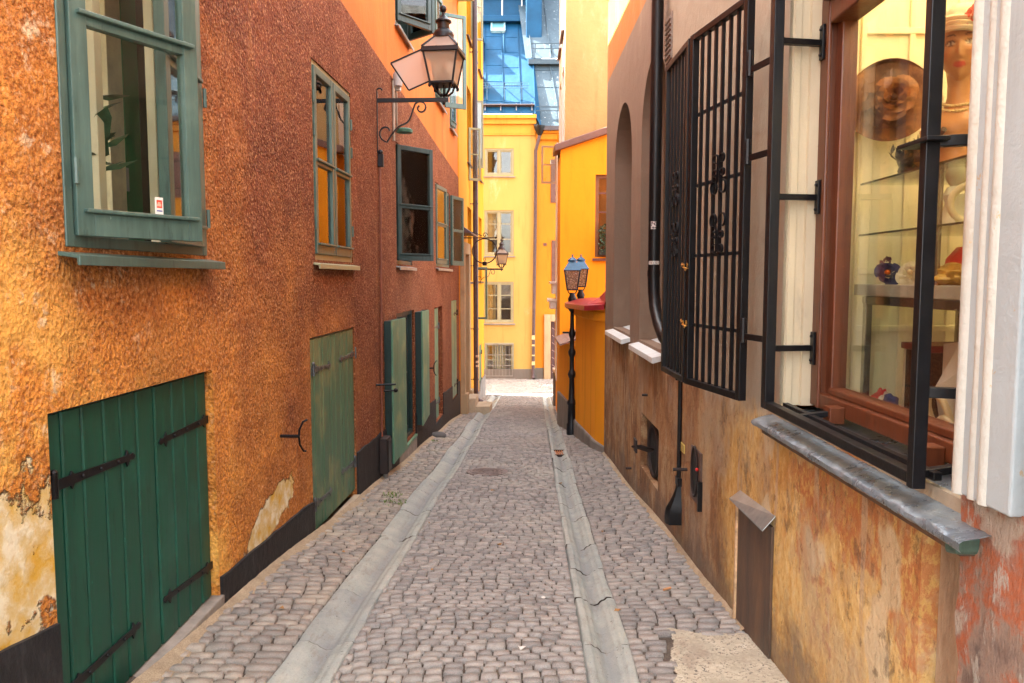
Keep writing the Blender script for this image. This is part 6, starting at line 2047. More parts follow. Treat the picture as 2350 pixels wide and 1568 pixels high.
for s, r in ((2.035, .024), (1.975, .018), (1.925, .022)):
    ml.tube([FR.P(s, 1.03 + k * .18, PD - .012 + .003 * mnoise.noise((k * .7, s * 9, 0))) for k in range(20)], [r * (1 + .10 * mnoise.noise((k * 1.3, s * 5, 3))) for k in range(20)], 10)
ml.build('moulding', plaster_mat('cream_flaking_moulding', (.46, .45, .40), .16, 3, (.42, .37, .30), .54, .5, flake=(.50, .36, .22)), pier, smooth=True)
M = Mat('flaking_rubble')
x, y, z = M.xyz()
_a = M.noise(3.4, 7, .68); _b = M.noise(9, 8, .75, M.vec((1, 1.4, .5)))
c = M.ramp(_a, [(.30, (.22, .15, .12)), (.40, (.36, .25, .19)), (.47, (.48, .14, .06)), (.53, (.40, .19, .13)), (.57, (.46, .36, .28)), (.68, (.55, .48, .40))])
c = M.mix(M.math('MULTIPLY', M.ss(_b, .55, .62), .85), c, (.50, .45, .38))
_k = M.noise(11, 6, .7, M.vec((1, 1.8, .35), (5, 5, 5)))
c = M.mix(M.math('MULTIPLY', M.ss(_k, .59, .63), M.ss(z, .72, .45)), c, (.022, .026, .04))
m_rubble = M.done(c, .85, M.bump(M.math('ADD', _a, _b), 1.0, .035), 0, .25)
lowp = MB()
ys_g, zs_g = np.linspace(2.065, -0.8, 50), np.linspace(-2.4, 1.035, 50)
vs = []
for s in ys_g:
    for z in zs_g:
        vs.append(FR.P(s, z, .022 + .022 * mnoise.noise((s * 3.3, z * 3.3, 0)) + .012 * mnoise.noise((s * 11, z * 11, 5))))
m_ = len(zs_g)
lowp.add(vs, [(i * m_ + j, i * m_ + j + 1, i * m_ + m_ + j + 1, i * m_ + m_ + j) for i in range(len(ys_g) - 1) for j in range(m_ - 1)])
lowp.build('pier_foot', m_rubble, R_, smooth=True, fix=False)
M = Mat('chase_plaster')
_a = M.noise(5, 7, .7, M.vec((1, 1, .4)))
_k = M.noise(13, 6, .7, M.vec((1, 1.6, .4), (5, 5, 5)))
c = M.ramp(_a, [(.3, (.20, .13, .08)), (.5, (.36, .25, .16)), (.68, (.46, .36, .25))])
x, y, z = M.xyz()
c = M.mix(M.math('MULTIPLY', M.ss(_k, .55, .60), M.ss(z, .55, .25)), c, (.02, .022, .035))
MB().boxw(FR, 2.065, 2.295, -1.0, .85, -.085, -.055).build('drain_chase', M.done(c, .85, M.bump(_a, .8, .03)), R_)

# ---- shop display behind the glass
sd_ = MB()
XI0, XI1 = DG - .10, -0.98
m_disp = pbr('ivory_panel_paint', (.88, .82, .60), .5, .05, 3)
sfar = wb + .08
sd_.boxw(FR, sfar, sfar + .05, .9, 3.35, XI1, XI0)                    # far side panel wall
sd_.boxw(FR, .9, sfar, .9, 3.35, XI1 - .05, XI1)                      # back
sd_.boxw(FR, .9, sfar, 3.35, 3.40, XI1, XI0)
sd_.boxw(FR, .85, .9, .9, 3.35, XI1, XI0)
for d0, d1 in ((XI0 - .03, XI0 - .06), (XI0 - .12, XI0 - .145), (XI0 - .34, XI0 - .365), (XI0 - .56, XI0 - .585), (XI0 - .70, XI0 - .72)):
    sd_.boxw(FR, sfar - .016, sfar - .001, 1.0, 3.3, d1, d0)
for z in (1.35, 1.62, 2.72):
    sd_.boxw(FR, sfar - .018, sfar - .0005, z, z + .03, XI1 + .05, XI0 - .14)
sd_.boxw(FR, sfar - .10, sfar, 1.0, 3.3, XI0 - .03, XI0 + .0)
sd_.build('display_panelling', m_disp, R_, bevel=.004)
MB().boxw(FR, .9, sfar, .94, 1.0, XI1, XI0 + .01).build('display_floor', pbr('display_floor_paint', (.62, .54, .40), .4), R_, bevel=.004)

m_shelfglass = glass_mat('shelf_glass', (.88, .94, .88), 1.5, .0, 1.0)
m_chrome = pbr('dull_chrome', (.32, .31, .28), .25, .1, 5, .1, metal=.9)
LP = MB().boxw(FR, 1.7, 3.5, 3.315, 3.345, -.50, -.44).boxw(FR, 1.7, 3.5, 3.315, 3.345, -.80, -.74)
M = Mat('assumed_warm_lamp'); M.b.inputs['Emission Color'].default_value = (1, .80, .50, 1); M.b.inputs['Emission Strength'].default_value = 2.7
LP.build('assumed_display_lamp', M.done((.8, .7, .5), .4), R_)  # unseen ceiling strips, assumed and added to brighten the display
SH = thing('display_shelves', FR.P(2.7, 1.0, -.6), 'glass and chrome display shelves standing behind the shop glass', 'shelves')
sh_d0, sh_d1 = -.34, -.80
for z in (2.03, 1.80):
    MB().boxw(FR, 1.5, 3.58, z - .006, z, sh_d1, sh_d0).build('glass_shelf', m_shelfglass, SH)
    MB().boxw(FR, 1.5, 3.58, z - .007, z + .001, sh_d0, sh_d0 + .006).build('shelf_edge', pbr('green_glass_edge', (.05, .07, .035), .2), SH)
MB().boxw(FR, 1.5, 3.58, 1.525, 1.575, sh_d1, sh_d0 + .02).build('shelf', pbr('grey_shelf_board', (.42, .42, .36), .35), SH, bevel=.004)
fm = MB()
for s in (3.52, 2.2):
    for d in (sh_d0 - .02, sh_d1 + .02):
        fm.boxw(FR, s - .015, s + .015, 1.0, 1.52, d - .015, d + .015)
    fm.boxw(FR, s - .015, s + .015, 1.49, 1.52, sh_d1, sh_d0)
fm.boxw(FR, 2.2, 3.52, 1.485, 1.522, sh_d0 - .035, sh_d0 - .005).boxw(FR, 2.2, 3.52, 1.02, 1.05, sh_d0 - .035, sh_d0 - .005)
for s in (3.3, 2.45):
    fm.boxw(FR, s - .012, s + .012, 1.575, 2.02, sh_d1 + .02, sh_d1 + .04)
fm.boxw(FR, 2.93, 2.945, 1.575, 2.03, sh_d0 - .02, sh_d0 - .005)
fm.build('frame', m_chrome, SH, bevel=.002)

def mannequin():
    c = FR.P(3.08, 2.475, -.485)
    base = FR.P(3.08, 2.035, -.485)
    T = thing('mannequin', base, 'tan shop mannequin bust with painted face, standing on the glass shelf', 'mannequin')
    fwd = Vector((-.62, -.78, 0)).normalized()
    fwd = Matrix.Rotation(RAD(6), 3, 'Z') @ fwd
    rt = fwd.cross(ZV).normalized()
    NU, NV = 72, 64
    V, col = [], []
    def g(a, s): return math.exp(-(a / s) ** 2)
    def surf(lam, be):
        # lam 0 faces forward, be latitude
        x = .075 * math.cos(be) * math.sin(lam)
        y = .098 * math.cos(be) * math.cos(lam)
        z = .122 * math.sin(be)
        fr = max(0.0, math.cos(lam)) if abs(lam) < math.pi / 2 else 0
        if z < -.01:
            k = min(1, (-z - .01) / .11)
            x *= 1 - .42 * k ** 1.4
            y *= 1 - (.10 * k if fr > 0 else .45 * k)
            if fr > 0: y += .012 * g(z + .105, .022) * g(x, .03)
        y -= .010 * fr * g(x, .05) * (1 if z < .03 else 0) * 0
        if fr > 0:
            y = y * .93
            # brow, sockets, nose, lips
            y += .004 * g(z - .032, .010) * g(abs(x) - .028, .022)
            y -= .012 * g(z - .014, .012) * g(abs(x) - .030, .016)
            y += .0065 * g(z - .012, .008) * g(abs(x) - .031, .013)
            t = (z + .034) / .05
            if -.25 < t < 1.2:
                w = .0075 + .006 * max(0, .5 - t)
                y += (.026 * max(0, 1 - max(t, 0) * .85) * (1 if t > 0 else max(0, 1 + t * 5))) * g(x, w)
            y += .0065 * (g(z + .058, .0055) + 1.1 * g(z + .069, .006)) * g(x, .019)
            y -= .003 * g(z + .0632, .0025) * g(x, .02)
            y += .006 * g(z + .02, .03) * g(abs(x) - .045, .02)
        return x, y, z
    for j in range(NV + 1):
        be = -math.pi / 2 + math.pi * j / NV
        for i in range(NU):
            lam = -math.pi + 2 * math.pi * i / NU
            x, y, z = surf(lam, be)
            V.append(c + rt * x + fwd * y + ZV * z)
            f = 1 if math.cos(lam) > .2 else 0
            lip = f * (((abs(x) / .021) ** 2 + ((z + .0635) / .0105) ** 2) < 1)
            brow = f * (abs(z - (.038 + .009 * math.sin(min(1, max(0, (abs(x) - .012) / .032)) * 2.2))) < .0032 and .013 < abs(x) < .048)
            eye = f * (((abs(x) - .031) / .0145) ** 2 + ((z - .0135) / .0055) ** 2 < 1)
            iris = f * (((abs(x) - .031) / .0055) ** 2 + ((z - .0135) / .0055) ** 2 < 1)
            lid = f * (((abs(x) - .032) / .019) ** 2 + ((z - .0155) / .0105) ** 2 < 1)
            chk = g(abs(x) - .047, .018) * g(z + .025, .018) * f
            col.append((.52, .06, .035) if lip else (.025, .012, .01) if (brow or iris) else (.62, .52, .4) if eye else (.10, .045, .025) if lid else (.52 + .06 * chk, .255 - .05 * chk, .10 - .02 * chk))
    F = [(j * NU + i, j * NU + (i + 1) % NU, j * NU + NU + (i + 1) % NU, j * NU + NU + i) for j in range(NV) for i in range(NU)]
    # neck and bust continue the same surface
    ring = [(-.07, .050, .052, -.012), (-.12, .043, .047, -.016), (-.17, .043, .048, -.018), (-.205, .052, .055, -.02), (-.232, .095, .066, -.022), (-.262, .135, .078, -.02), (-.30, .128, .085, -.008), (-.335, .095, .07, -.004), (-.365, .062, .05, -.01), (-.385, .058, .05, -.01), (-.43, .07, .056, -.01), (-.44, .085, .068, -.01)]
    b0 = len(V); n = 32
    for (z, rx, ry, oy) in ring:
        for i in range(n):
            a = 2 * math.pi * i / n
            dz = -.03 * abs(math.cos(a)) ** 3 if -.31 < z < -.21 else 0
            V.append(c + rt * (rx * math.cos(a)) + fwd * (ry * math.sin(a) + oy) + ZV * (z + dz))
            col.append((.52, .255, .10))
    for j in range(len(ring) - 1):
        for i in range(n):
            F.append((b0 + j * n + i, b0 + j * n + (i + 1) % n, b0 + (j + 1) * n + (i + 1) % n, b0 + (j + 1) * n + i))
    me = bpy.data.meshes.new('body')
    me.from_pydata([tuple(v) for v in V], [], F)
    ca = me.color_attributes.new('paint', 'FLOAT_COLOR', 'POINT')
    ca.data.foreach_set('color', np.array([(*k, 1) for k in col], dtype=np.float32).ravel())
    M = Mat('painted_mannequin')
    me.materials.append(M.done(attr_col(M, 'paint')[0], .35, None, 0, .5))
    me.shade_smooth()
    o = bpy.data.objects.new('body', me); sc.collection.objects.link(o); attach(o, T)
    for s in (-1, 1):
        MB().ball(c + rt * (.071 * s) - fwd * .005 - ZV * .01, .022, .35, .8, 1.3, n=6).build('ear', M.m, T, smooth=True)
    # white cloche with a wide band and trailing scarf
    hat = MB()
    Rm = Matrix(((rt.x, fwd.x, 0), (rt.y, fwd.y, 0), (0, 0, 1)))
    hp = [(.101, .038), (.104, .055), (.101, .085), (.098, .10), (.088, .128), (.065, .15), (.03, .162), (0, .165)]
    vs, fs = [], []
    for r, z in hp:
        for i in range(36):
            a = 2 * math.pi * i / 36
            vs.append(c + rt * (r * .84 * math.cos(a)) + fwd * (r * 1.06 * math.sin(a) - .006) + ZV * (z + .012 * math.cos(a) * (z < .09) + .016 * math.sin(a)))
    hat.add(vs, [(j * 36 + i, j * 36 + (i + 1) % 36, j * 36 + 36 + (i + 1) % 36, j * 36 + 36 + i) for j in range(len(hp) - 1) for i in range(36)])
    m_hat = pbr('white_felt', (.70, .66, .54), .8, .08, 9, .4, 60)
    H = thing('white_hat', c + ZV * .1, 'white cloche hat with a red rose worn by the mannequin', 'hat')
    hat.build('crown', m_hat, H, smooth=True)
    bd = MB()
    for k in range(3):
        bd.tube([c + rt * (.0885 * math.cos(a)) + fwd * (.1115 * math.sin(a) - .006) + ZV * (.05 + .018 * k + .012 * math.cos(a) + .016 * math.sin(a)) for a in np.linspace(0, 2 * math.pi, 40, endpoint=False)], .0105, 6, closed=True)
    bd.build('band', pbr('cream_band', (.72, .66, .5), .6), H, smooth=True)
    sf = MB()
    for s in (-1, 1):
        pts = [c + rt * (.08 * s) - fwd * .02 + ZV * .04, c + rt * (.09 * s) - fwd * .035 - ZV * .03, c + rt * (.085 * s) - fwd * .05 - ZV * .10, c + rt * (.07 * s) - fwd * .07 - ZV * .16]
        sf.strip(pts, rt * .3 + fwd, .075, .006)
    sf.build('scarf', m_hat, H)
    rose(c - rt * .05 + fwd * .092 + ZV * .105, fwd - rt * .5, .045, pbr('red_silk', (.62, .02, .03), .5, .3, 30), 'rose', H)
    # pearls
    N = thing('pearl_necklace', c - ZV * .2, 'double string of cream pearls round the mannequin neck', 'necklace')
    for kk, (rz, rr, dz) in enumerate(((-.198, .060, .022), (-.212, .066, .03))):
        pm = MB()
        for i in range(34):
            a = 2 * math.pi * i / 34
            pm.ball(c + rt * (rr * .95 * math.cos(a)) + fwd * (rr * math.sin(a) - .019) + ZV * (rz - dz * max(0, math.sin(a)) + .01), .0062, n=5)
        pm.build('pearl_string', m_pearl, N, smooth=True)

m_pearl = pbr('cream_pearl', (.72, .56, .28), .18, .1)
def rose(c, nrm, r, mat, name, parent, petals=14):
    nrm = Vector(nrm).normalized()
    u = nrm.orthogonal().normalized(); v = nrm.cross(u)
    mb = MB()
    for k in range(petals):
        a0 = k * 2.4
        rr = r * (.15 + .85 * k / petals)
        hh = r * (.55 - .5 * k / petals)
        span = 1.5 if k > 3 else 2.6
        pv = []
        for i in range(7):
            for j in range(4):
                a = a0 + span * (i / 6 - .5)
                tt = j / 3
                q = rr * (.55 + .5 * tt + .10 * tt * tt) * (1 - .12 * abs(i / 3 - 1) ** 2 * tt)
                pv.append(Vector(c) + u * (q * math.cos(a)) + v * (q * math.sin(a)) + nrm * (hh * (.1 + 1.0 * tt) - .12 * rr * tt * tt + .004 * math.sin(i * 2 + k)))
        mb.add(pv, [(i * 4 + j, i * 4 + j + 1, i * 4 + 5 + j, i * 4 + 4 + j) for i in range(6) for j in range(3)])
    return mb.build(name, mat, parent, smooth=True, fix=False)
mannequin()

# brown picture hat hung on the panelling
hc = FR.P(3.585, at_depth(2040, 232, 3.585).z, -.452)
hn = Vector((-.35, -.9, .06)).normalized()
T = thing('brown_hat', hc, 'wide brimmed brown hat with a big cloth rose, hung on the ivory panelling', 'hat')
q = hn.to_track_quat('Z', 'Y').to_matrix()
M = Mat('sheer_brown_straw')
_n = M.noise(9, 6, .65)
m_brhat = M.done(M.ramp(_n, [(.3, (.07, .025, .008)), (.5, (.17, .062, .015)), (.7, (.33, .14, .03))]), .55, M.bump(M.noise(40, 4, .6, None), .4, .004))
hb = MB().lathe([(0, .07), (.05, .068), (.085, .045), (.095, .0), (.12, -.006), (.17, -.004), (.185, .006), (.188, .012), (.18, .0), (.12, -.012), (.09, -.006), (0, -.006)], hc, 40, q)
hb.v = [tuple(Vector(p) + hn * (.014 * math.sin(7 * (Vector(p) - hc).length * 10 + (Vector(p) - hc).z * 30)) * (1 if (Vector(p) - hc).length > .1 else .2)) for p in hb.v]
hb.build('brim', m_brhat, T, smooth=True)
m_rosebr = M.m
rose(hc + hn * .06 + Vector((.015, 0, .0)), hn, .10, pbr('amber_organza', (.30, .115, .022), .45, .5, 18), 'cloth_rose', T, 18)
rb = MB()
for a in (2.6, 3.4, 4.2):
    e = q @ Vector((math.cos(a), math.sin(a), 0))
    rb.strip([hc + hn * .06, hc + hn * .075 + e * .06, hc + hn * .03 + e * .13], e.cross(hn), .04, .003)
rb.build('ribbon', m_brhat, T)

def lump(c, r, sx, sy, sz, amp, fr, seed, n=16, fwd=None):
    mb = MB().ball((0, 0, 0), 1, n=n)
    out = []
    for v in mb.v:
        p = Vector(v)
        k = 1 + amp * mnoise.noise(p * fr + Vector((seed, 0, 0)))
        p = Vector((p.x * sx, p.y * sy, max(p.z, -.55) * sz)) * (r * k)
        out.append(tuple(Vector(c) + p))
    mb.v = out
    return mb
shz = lambda z, s, d: FR.P(s, z, d)
T = thing('feather_bag', shz(2.035, 3.3, -.45), 'black and bronze feathered bag on the upper glass shelf', 'bag')
M = Mat('black_bronze_feathers'); _n = M.noise(16, 5, .7, M.vec((1, 1, 2)))
lump(shz(2.09, 3.28, -.45), .085, .9, 1.55, .9, .35, 2.2, 3).build('body', M.done(M.ramp(_n, [(.4, (.008, .007, .006)), (.55, (.03, .02, .01)), (.62, (.18, .09, .012)), (.7, (.4, .2, .02))]), .3, M.bump(_n, .8, .02)), T, smooth=True)
rgf = random.Random(3)
fe = MB()
for i in range(60):
    b = shz(2.085, 3.28, -.45) + Vector((rgf.uniform(-.07, .07), rgf.uniform(-.14, .14), rgf.uniform(0, .06)))
    d = Vector((rgf.uniform(-.6, .2), rgf.uniform(-.8, .4), rgf.uniform(.1, .7))).normalized() * rgf.uniform(.04, .08)
    e = d.cross(ZV).normalized() * .009
    fe.quad(b - e, b + d * .5 - e, b + d, b + d * .5 + e)
fe.build('feather', M.m, T, fix=False)
MB().tube([shz(2.10, 3.17, -.42), shz(2.13, 3.1, -.4), shz(2.17, 3.02, -.4)], .012, 6).build('handle', m_iron, T, smooth=True)

T = thing('fabric_flower', shz(1.575, 3.42, -.40), 'dark blue violet fabric flower with an amber centre on the grey shelf', 'fabric flower')
rose(shz(1.625, 3.42, -.40), (-.4, -.9, .2), .06, pbr('indigo_silk', (.035, .03, .13), .5, .5, 30), 'petal', T, 12)
rose(shz(1.675, 3.44, -.40), (-.4, -.9, .5), .03, pbr('plum_silk', (.18, .03, .09), .5, .4, 30), 'petal', T, 6)
MB().ball(shz(1.628, 3.375, -.375), .012, n=6).build('centre', pbr('amber_bead', (.7, .16, .01), .15, .6, 60, metal=.5), T, smooth=True)
T = thing('fabric_flower', shz(1.575, 3.22, -.40), 'white fabric rose with a pearl centre on the grey shelf', 'fabric flower')
rose(shz(1.618, 3.23, -.40), (-.4, -.9, .3), .055, pbr('white_silk', (.70, .64, .46), .6, .1), 'petal', T, 14)
MB().ball(shz(1.628, 3.185, -.375), .011, n=6).build('centre', m_pearl, T, smooth=True)
T = thing('red_hat', shz(1.58, 3.0, -.52), 'bright red hat on the grey shelf behind the glass', 'hat')
MB().lathe([(.0, .15), (.09, .145), (.125, .10), (.135, .03), (.2, .015), (.21, .0), (.0, .0)], shz(1.577, 3.0, -.56), 28).build('crown', pbr('red_felt', (.62, .022, .008), .7, .1), T, smooth=True)
tag(lump(shz(1.605, 2.93, -.41), .06, 1.1, 2.1, .75, .5, 2.4, 6, 20).build('gold_scarf', pbr('gold_cloth', (.52, .30, .05), .45, .4, 12, .8, 30, .01), None, smooth=True), 'crumpled gold cloth lying before the red hat', 'scarf')
T = thing('white_figurine', shz(1.80, 3.02, -.46), 'small white porcelain figure on the middle glass shelf', 'figurine')
MB().lathe([(0, 0), (.06, 0), (.055, .04), (.035, .09), (.045, .12), (.03, .15), (.018, .155), (.035, .18), (.04, .205), (.025, .235), (0, .24)], shz(1.801, 3.03, -.46), 20).build('body', pbr('white_porcelain', (.72, .68, .55), .2, .04), T, smooth=True)
ring = MB().tube([shz(1.875 + .065 * math.sin(a), 2.86 + .03 * math.cos(a), -.42 + .055 * math.cos(a)) for a in np.linspace(0, 2 * math.pi, 28, endpoint=False)], .013, 10, closed=True).build('ivory_bangle', pbr('ivory', (.70, .58, .36), .3, .1), None, smooth=True)
tag(ring, 'ivory coloured bangle standing on edge on the middle glass shelf', 'bangle')
T = thing('black_box', shz(1.0, 3.25, -.5), 'black box with red and white edges on the display floor', 'box')
MB().boxw(FR, 3.12, 3.32, 1.001, 1.30, -.66, -.44).build('body', m_black, T, bevel=.004)
MB().boxw(FR, 3.105, 3.335, 1.302, 1.33, -.675, -.425).build('lid', pbr('dark_red_lid', (.12, .01, .012), .4), T, bevel=.004)
MB().boxw(FR, 3.322, 3.337, 1.001, 1.30, -.66, -.44).build('side', pbr('ivory_card', (.62, .55, .42), .6), T)
T = thing('white_bag', shz(1.0, 2.98, -.42), 'folded white leather bag with curled cream handles on the display floor', 'bag')
bg = MB()
o_ = shz(1.0, 2.97, -.43)
bg.add([o_ + Vector(v) for v in [(0, .04, .03), (.05, .13, .34), (.03, -.02, .36), (.05, -.14, .32), (.0, -.06, .03), (-.05, -.0, .18), (.12, .1, .33), (.12, -.12, .31), (.09, 0, .03)]],
       [(0, 1, 2, 5), (5, 2, 3, 4), (0, 5, 4), (0, 8, 6, 1), (4, 3, 7, 8), (6, 7, 3, 2), (1, 6, 2), (8, 7, 6)])
bg.build('body', pbr('white_leather', (.66, .64, .58), .4, .06), T)
m_creamh = pbr('cream_handle', (.72, .60, .38), .3, .08)
for k in range(2):
    cc = shz(1.10 - .05 * k, 2.86 - .08 * k, -.34)
    MB().tube([cc + Vector((-.02 * math.sin(a), .07 * math.cos(a), .075 * math.sin(a) - .03 * k)) for a in np.linspace(-.6, 4.6, 22)], .013, 10).build('handle', m_creamh, T, smooth=True)
T = thing('tricolour_scarf', shz(1.0, 3.45, -.4), 'small red white and blue folded scarf beside the black box', 'scarf')
for k, cc_ in enumerate(((.55, .03, .03), (.7, .62, .5), (.05, .05, .16))):
    lump(shz(1.03 + .012 * (k == 0), 3.47 - .05 * k, -.41), .05, .8, .6, 1.2, .4, 2, k).build('fold', pbr('scarf_cloth', cc_, .7), T, smooth=True)

# ---- wrought grilles
m_gr = m_iron
T = thing('window_grille', FR.P(2.9, 1.0, .08), 'black square bar security frame standing off the shop window on struts', 'grille')
D_ = .08
gs1, gs0 = FR.pix(1767, 700, D_)[0], FR.pix(2119, 700, D_)[0]
zb = 1.008
fb = MB()
t_ = .05
fb.boxw(FR, gs1 - t_ * .6, gs1 + t_ * .6, zb, 3.6, D_ - .022, D_ + .022)
fb.boxw(FR, gs0 - .017, gs0 + .017, zb - .01, 3.6, D_ - .02, D_ + .02)
fb.boxw(FR, gs0 + .017, gs1 - t_ * .6, zb + .0, zb + .035, D_ - .02, D_ + .02)
fb.build('frame', m_gr, T, bevel=.003)
ib = MB().boxw(FR, gs0 + .017, gs1 - t_ * .6, zb + .005, zb + .03, D_ - .085, D_ - .06)
ib.build('inner_rail', m_gr, T, bevel=.002)
for py in (95, 452, 800):
    z = at_depth(1785, py, gs1).z
    stt = MB().beam(FR.P(gs1 + .0, z, D_ - .02), FR.P(wb - .04, z, DG + .005), .03, .026)
    stt.boxw(FR, wb - .075, wb - .035, z - .075, z + .075, DG + .001, DG + .014)
    for dz in (-.055, .055):
        stt.ball(FR.P(wb - .055, z + dz, DG + .016), .008, n=5)
    stt.build('strut', m_gr, T, bevel=.002)
for py in (325, 900):
    z = at_depth(2130, py, gs0).z
    stt = MB().beam(FR.P(gs0, z, D_ - .02), FR.P(gs0 - .06, z, DG + .0), .03, .03)
    if py == 325:
        stt.boxw(FR, gs0 - .05, gs0 + .12, z - .004, z + .008, D_ - .03, D_ + .035)
    stt.build('strut', m_gr, T, bevel=.002)
for s in (gs0 + .06, 3.2):
    MB().beam(FR.P(s, zb + .015, D_ - .02), FR.P(s, fz0 + .02, DG + .07), .032, .022).build('strut', m_gr, T, bevel=.002)

L0 = FR.P(3.80, 0, .115)
L1v = at_depth(1580, 700, 4.45)
L2v = at_depth(1525.5, 700, 5.08)
T = thing('folding_grille', L0, 'two leaf black folding security grille opened back along the beige wall', 'grille')
zt_g = at_depth(1580, 84, 4.45).z
zb_g = at_depth(1580, 880, 4.45).z
def gleaf(p, q, nb, scroll_i, zt, name='leaf'):
    G = Frame((p[0], p[1]), (q[0] - p[0], q[1] - p[1]))
    if G.n.x > 0: G.n = -G.n
    w = math.hypot(q[0] - p[0], q[1] - p[1])
    mb = MB()
    b = .042
    mb.boxw(G, 0, b, zb_g, zt, -.02, .02).boxw(G, w - b, w, zb_g, zt, -.02, .02).boxw(G, b, w - b, zb_g, zb_g + .035, -.02, .02).boxw(G, b, w - b, zt - .035, zt, -.02, .02)
    o = mb.build(name, m_gr, T, bevel=.003)
    xs_ = [b + (w - 2 * b) * (i + 1) / (nb + 1) for i in range(nb)]
    for x in xs_:
        MB().boxw(G, x - .008, x + .008, zb_g + .035, zt - .035, -.008, .008).build('bar', m_gr, o)
    zs = [zb_g + (zt - zb_g) * k for k in (.165, .365, .565, .765)] if zt > 2.9 else []
    ys = [ (236, 382), ]
    for k in (.175, .375, .575, .775):
        z = zb_g + (zt - zb_g) * k
        MB().boxw(G, b * .4, w - b * .4, z - .009, z + .009, -.022, -.0085).build('cross_bar', m_gr, o)
    x = xs_[scroll_i]
    for cz, up in ((at_depth(1635, 402, 4.15).z, 1), (at_depth(1635, 538, 4.15).z, -1)):
        for sg in (-1, 1):
            U = G.t * sg
            q = G.P(x, cz, .012)
            pts = [q + U * (.036 - .026 * math.cos(a)) + ZV * (up * (.078 + .022 * math.sin(a))) for a in np.linspace(4.9, .2, 16)]
            pts += [q + U * .011 + ZV * (up * .03), q + U * .014 - ZV * (up * .015), q + U * .020 - ZV * (up * .04)]
            pts += [q + U * (.050 - .034 * math.cos(a)) - ZV * (up * (.070 + .034 * math.sin(a))) for a in np.linspace(-.6, 4.6, 18)]
            sct = MB().strip(pts, G.n, .012, .005)
            cc_ = q + U * .046 + ZV * (up * .005)
            sct.strip([cc_ + U * (.018 * math.cos(a)) + ZV * (up * .018 * math.sin(a)) for a in np.linspace(-2.6, 2.9, 14)], G.n, .012, .005)
            sct.strip([q + U * .012 + ZV * (up * .02), cc_ + U * (.018 * math.cos(2.9)) + ZV * (up * .018 * math.sin(2.9))], G.n, .012, .005)
            sct.build('scroll', m_gr, o)
    return G, w, o
ga = gleaf(L0, L1v, 6, 2, zt_g)
gb_ = gleaf(L1v + (L2v - L1v).normalized() * .03, L2v, 5, 2, zt_g)
for py in (138, 344, 760):
    z = at_depth(1735, py, 3.7).z
    hg = MB()
    hg.tube([L0 + Vector((-.015, -.04, z - .06)), L0 + Vector((-.015, -.04, z + .06))], .013, 8)
    hg.beam(L0 + Vector((0, 0, z + .03)), L0 + Vector((-.01, -.045, z + .03)), .012, .03)
    hg.beam(L0 + Vector((-.01, -.045, z - .03)), FR.P(gs1 + .035, 0, D_ + .0) + ZV * (z - .03), .012, .03)
    hg.build('hinge', m_gr, T, bevel=.002)
m_brass = pbr('brass_chain', (.62, .36, .10), .3, .3, 30, metal=.85)
for i, py in enumerate((607, 738)):
    z = at_depth(1580, py, 4.42).z
    ch = MB()
    c0 = L1v.copy(); c0.z = z
    for k in range(7):
        t = k / 6
        p = Vector((c0.x - .03 + .0 * t, c0.y + .05 - .13 * t, z + .012 * math.sin(t * 6) - .02 * math.sin(t * math.pi)))
        ax = Vector((0, 1, .1)).normalized(); bx = Vector((1, 0, 0)) if k % 2 else ZV
        ch.tube([p + ax * (.014 * math.cos(a)) + bx * (.009 * math.sin(a)) for a in np.linspace(0, 2 * math.pi, 12, endpoint=False)], .003, 5, closed=True)
    o = ch.build('chain', m_brass, None, smooth=True)
    tag(o, ('upper' if i == 0 else 'lower') + ' brass chain tying the two grille leaves together', 'chain', 'brass chains on the grille')

# ---- black drainpipe in front of the arched window, its lower run and spout
T = thing('black_drainpipe', FR.P(6.4, -.2, .08), 'thick black drainpipe bending down the mauve wall to a flared iron spout', 'drainpipe')
sP = FR.pix(1505, 400, .08)[0]
pts = [FR.P(sP, z, .085) for z in (9.8, 7, 5, 4, 3, 2.2, FR.pix(1508, 640, .08)[1])]
zE = pts[-1].z
pts += [FR.P(sP - .02, zE - .12, .085), FR.P(sP - .10, zE - .25, .085), FR.P(sP - .24, zE - .36, .08), FR.P(sP - .42, zE - .46, .07)]
s2 = FR.pix(1556, 900, .03)[0]
pts += [FR.P(s2 + .03, zE - .60, .03), FR.P(s2, zE - .75, .02)]
MB().tube(pts, [.05] * 10 + [.05, .035, .03], 16).build('pipe', m_iron, T, smooth=True)
for z in (1.62, 4.0):
    MB().tube([FR.P(sP, z, .085), FR.P(sP, z + .05, .085)], .054, 16).build('pipe_collar', m_iron, T, smooth=True)
zs0 = FR.pix(1556, 1112, .03)[1]
MB().tube([FR.P(s2, zE - .72, .012), FR.P(s2, zs0, .012)], .018, 8).build('lower_pipe', m_iron, T, smooth=True)
sp = MB()
zs1 = FR.pix(1545, 1205, .06)[1]
n = 8
vs = []
for i in range(n + 1):
    t = i / n
    z = zs0 + (zs1 - zs0) * t
    w = .025 + .042 * min(1, t * 1.6) ** 1.5
    d = .03 + .085 * min(1, t * 1.5) ** 1.6
    vs += [FR.P(s2 - w, z, .0), FR.P(s2 - w * .9, z, d * .8), FR.P(s2, z, d), FR.P(s2 + w * .9, z, d * .8), FR.P(s2 + w, z, .0)]
sp.add(vs, [(i * 5 + j, i * 5 + j + 1, i * 5 + 6 + j, i * 5 + 5 + j) for i in range(n) for j in range(4)])
sp.boxw(FR, s2 - .05, s2 + .05, zs0 - .02, zs0 + .04, .0, .03)
sp.build('spout', m_iron, T, smooth=True, fix=False)
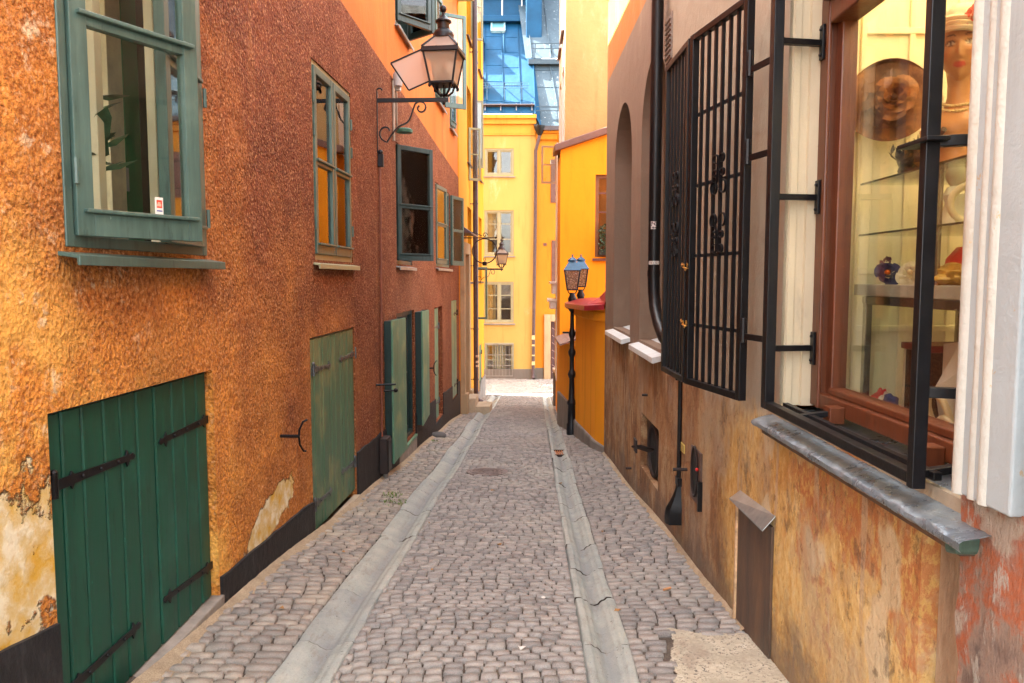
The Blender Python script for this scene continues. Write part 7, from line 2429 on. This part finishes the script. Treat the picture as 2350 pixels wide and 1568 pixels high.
# label and torn sticker on the pipe
def pipe_patch(py0, py1, ang0, ang1, mat, name):
    z1, z0 = FR.pix(1505, py0, .085)[1], FR.pix(1505, py1, .085)[1]
    c = FR.P(sP, 0, .085)
    mb = MB(); r = .0515
    N = 10
    vs = []
    for i in range(N + 1):
        a = ang0 + (ang1 - ang0) * i / N
        x, y = c.x + r * math.cos(a), c.y + r * math.sin(a)
        vs += [(x, y, z0), (x, y, z1)]
    mb.add(vs, [(2 * i, 2 * i + 2, 2 * i + 3, 2 * i + 1) for i in range(N)])
    return mb.build(name, mat, T, smooth=True, fix=False)
pipe_patch(599, 607, RAD(205), RAD(320), pbr('white_label', (.62, .58, .54), .5, .08), 'label')
M = Mat('torn_sticker_paper'); _n = M.noise(60, 5, .7)
pipe_patch(508, 526, RAD(225), RAD(275), M.done(M.ramp(_n, [(.46, (.015, .01, .012)), (.54, (.6, .56, .56))]), .6), 'sticker')
# hand-drawn letters on the label, set round the pipe
LET = {'V': [[(0, 1), (.5, 0), (1, 1)]], 'K': [[(0, 0), (0, 1)], [(1, 1), (0, .45), (1, 0)]], 'E': [[(1, 1), (0, 1), (0, 0), (1, 0)], [(0, .5), (.8, .5)]], 'R': [[(0, 0), (0, 1), (.9, .8), (0, .5), (1, 0)]], 'I': [[(.5, 0), (.5, 1)]]}
zl1, zl0 = FR.pix(1505, 600.3, .085)[1], FR.pix(1505, 605.8, .085)[1]
lm = MB()
c = FR.P(sP, 0, .085)
for i, chh in enumerate('VKERI'):
    for stroke in LET[chh]:
        pp_ = []
        for (u, v) in stroke:
            a = RAD(215 + i * 20 + u * 13 + v * 2)
            pp_.append(Vector((c.x + .0522 * math.cos(a), c.y + .0522 * math.sin(a), zl0 + (zl1 - zl0) * v)))
        lm.tube(pp_, .0014, 4)
lm.build('lettering', m_iron, T)

# row of small louvres high on the beige wall
s_, z_ = FR.pix(1537, 95)
lv = MB().boxw(FR, s_ - .12, s_ + .12, z_ - .16, z_ + .2, 0, .012)
for k in range(8):
    lv.boxw(FR, s_ - .1, s_ + .1, z_ - .13 + k * .04, z_ - .115 + k * .04, .012, .022)
lv.build('wall_vent', pbr('grey_louvre', (.22, .17, .14), .5), R_)
# cigarette end on the setts
cg = MB().tube([(.95, 4.72, gz(.95, 4.72) + .012), (1.0, 4.75, gz(1.0, 4.75) + .012)], .008, 8)
tag(cg.build('cigarette_end', pbr('orange_filter', (.6, .28, .12), .7), None), 'orange cigarette end lying on the grey cobbles below the stained wall', 'cigarette end')
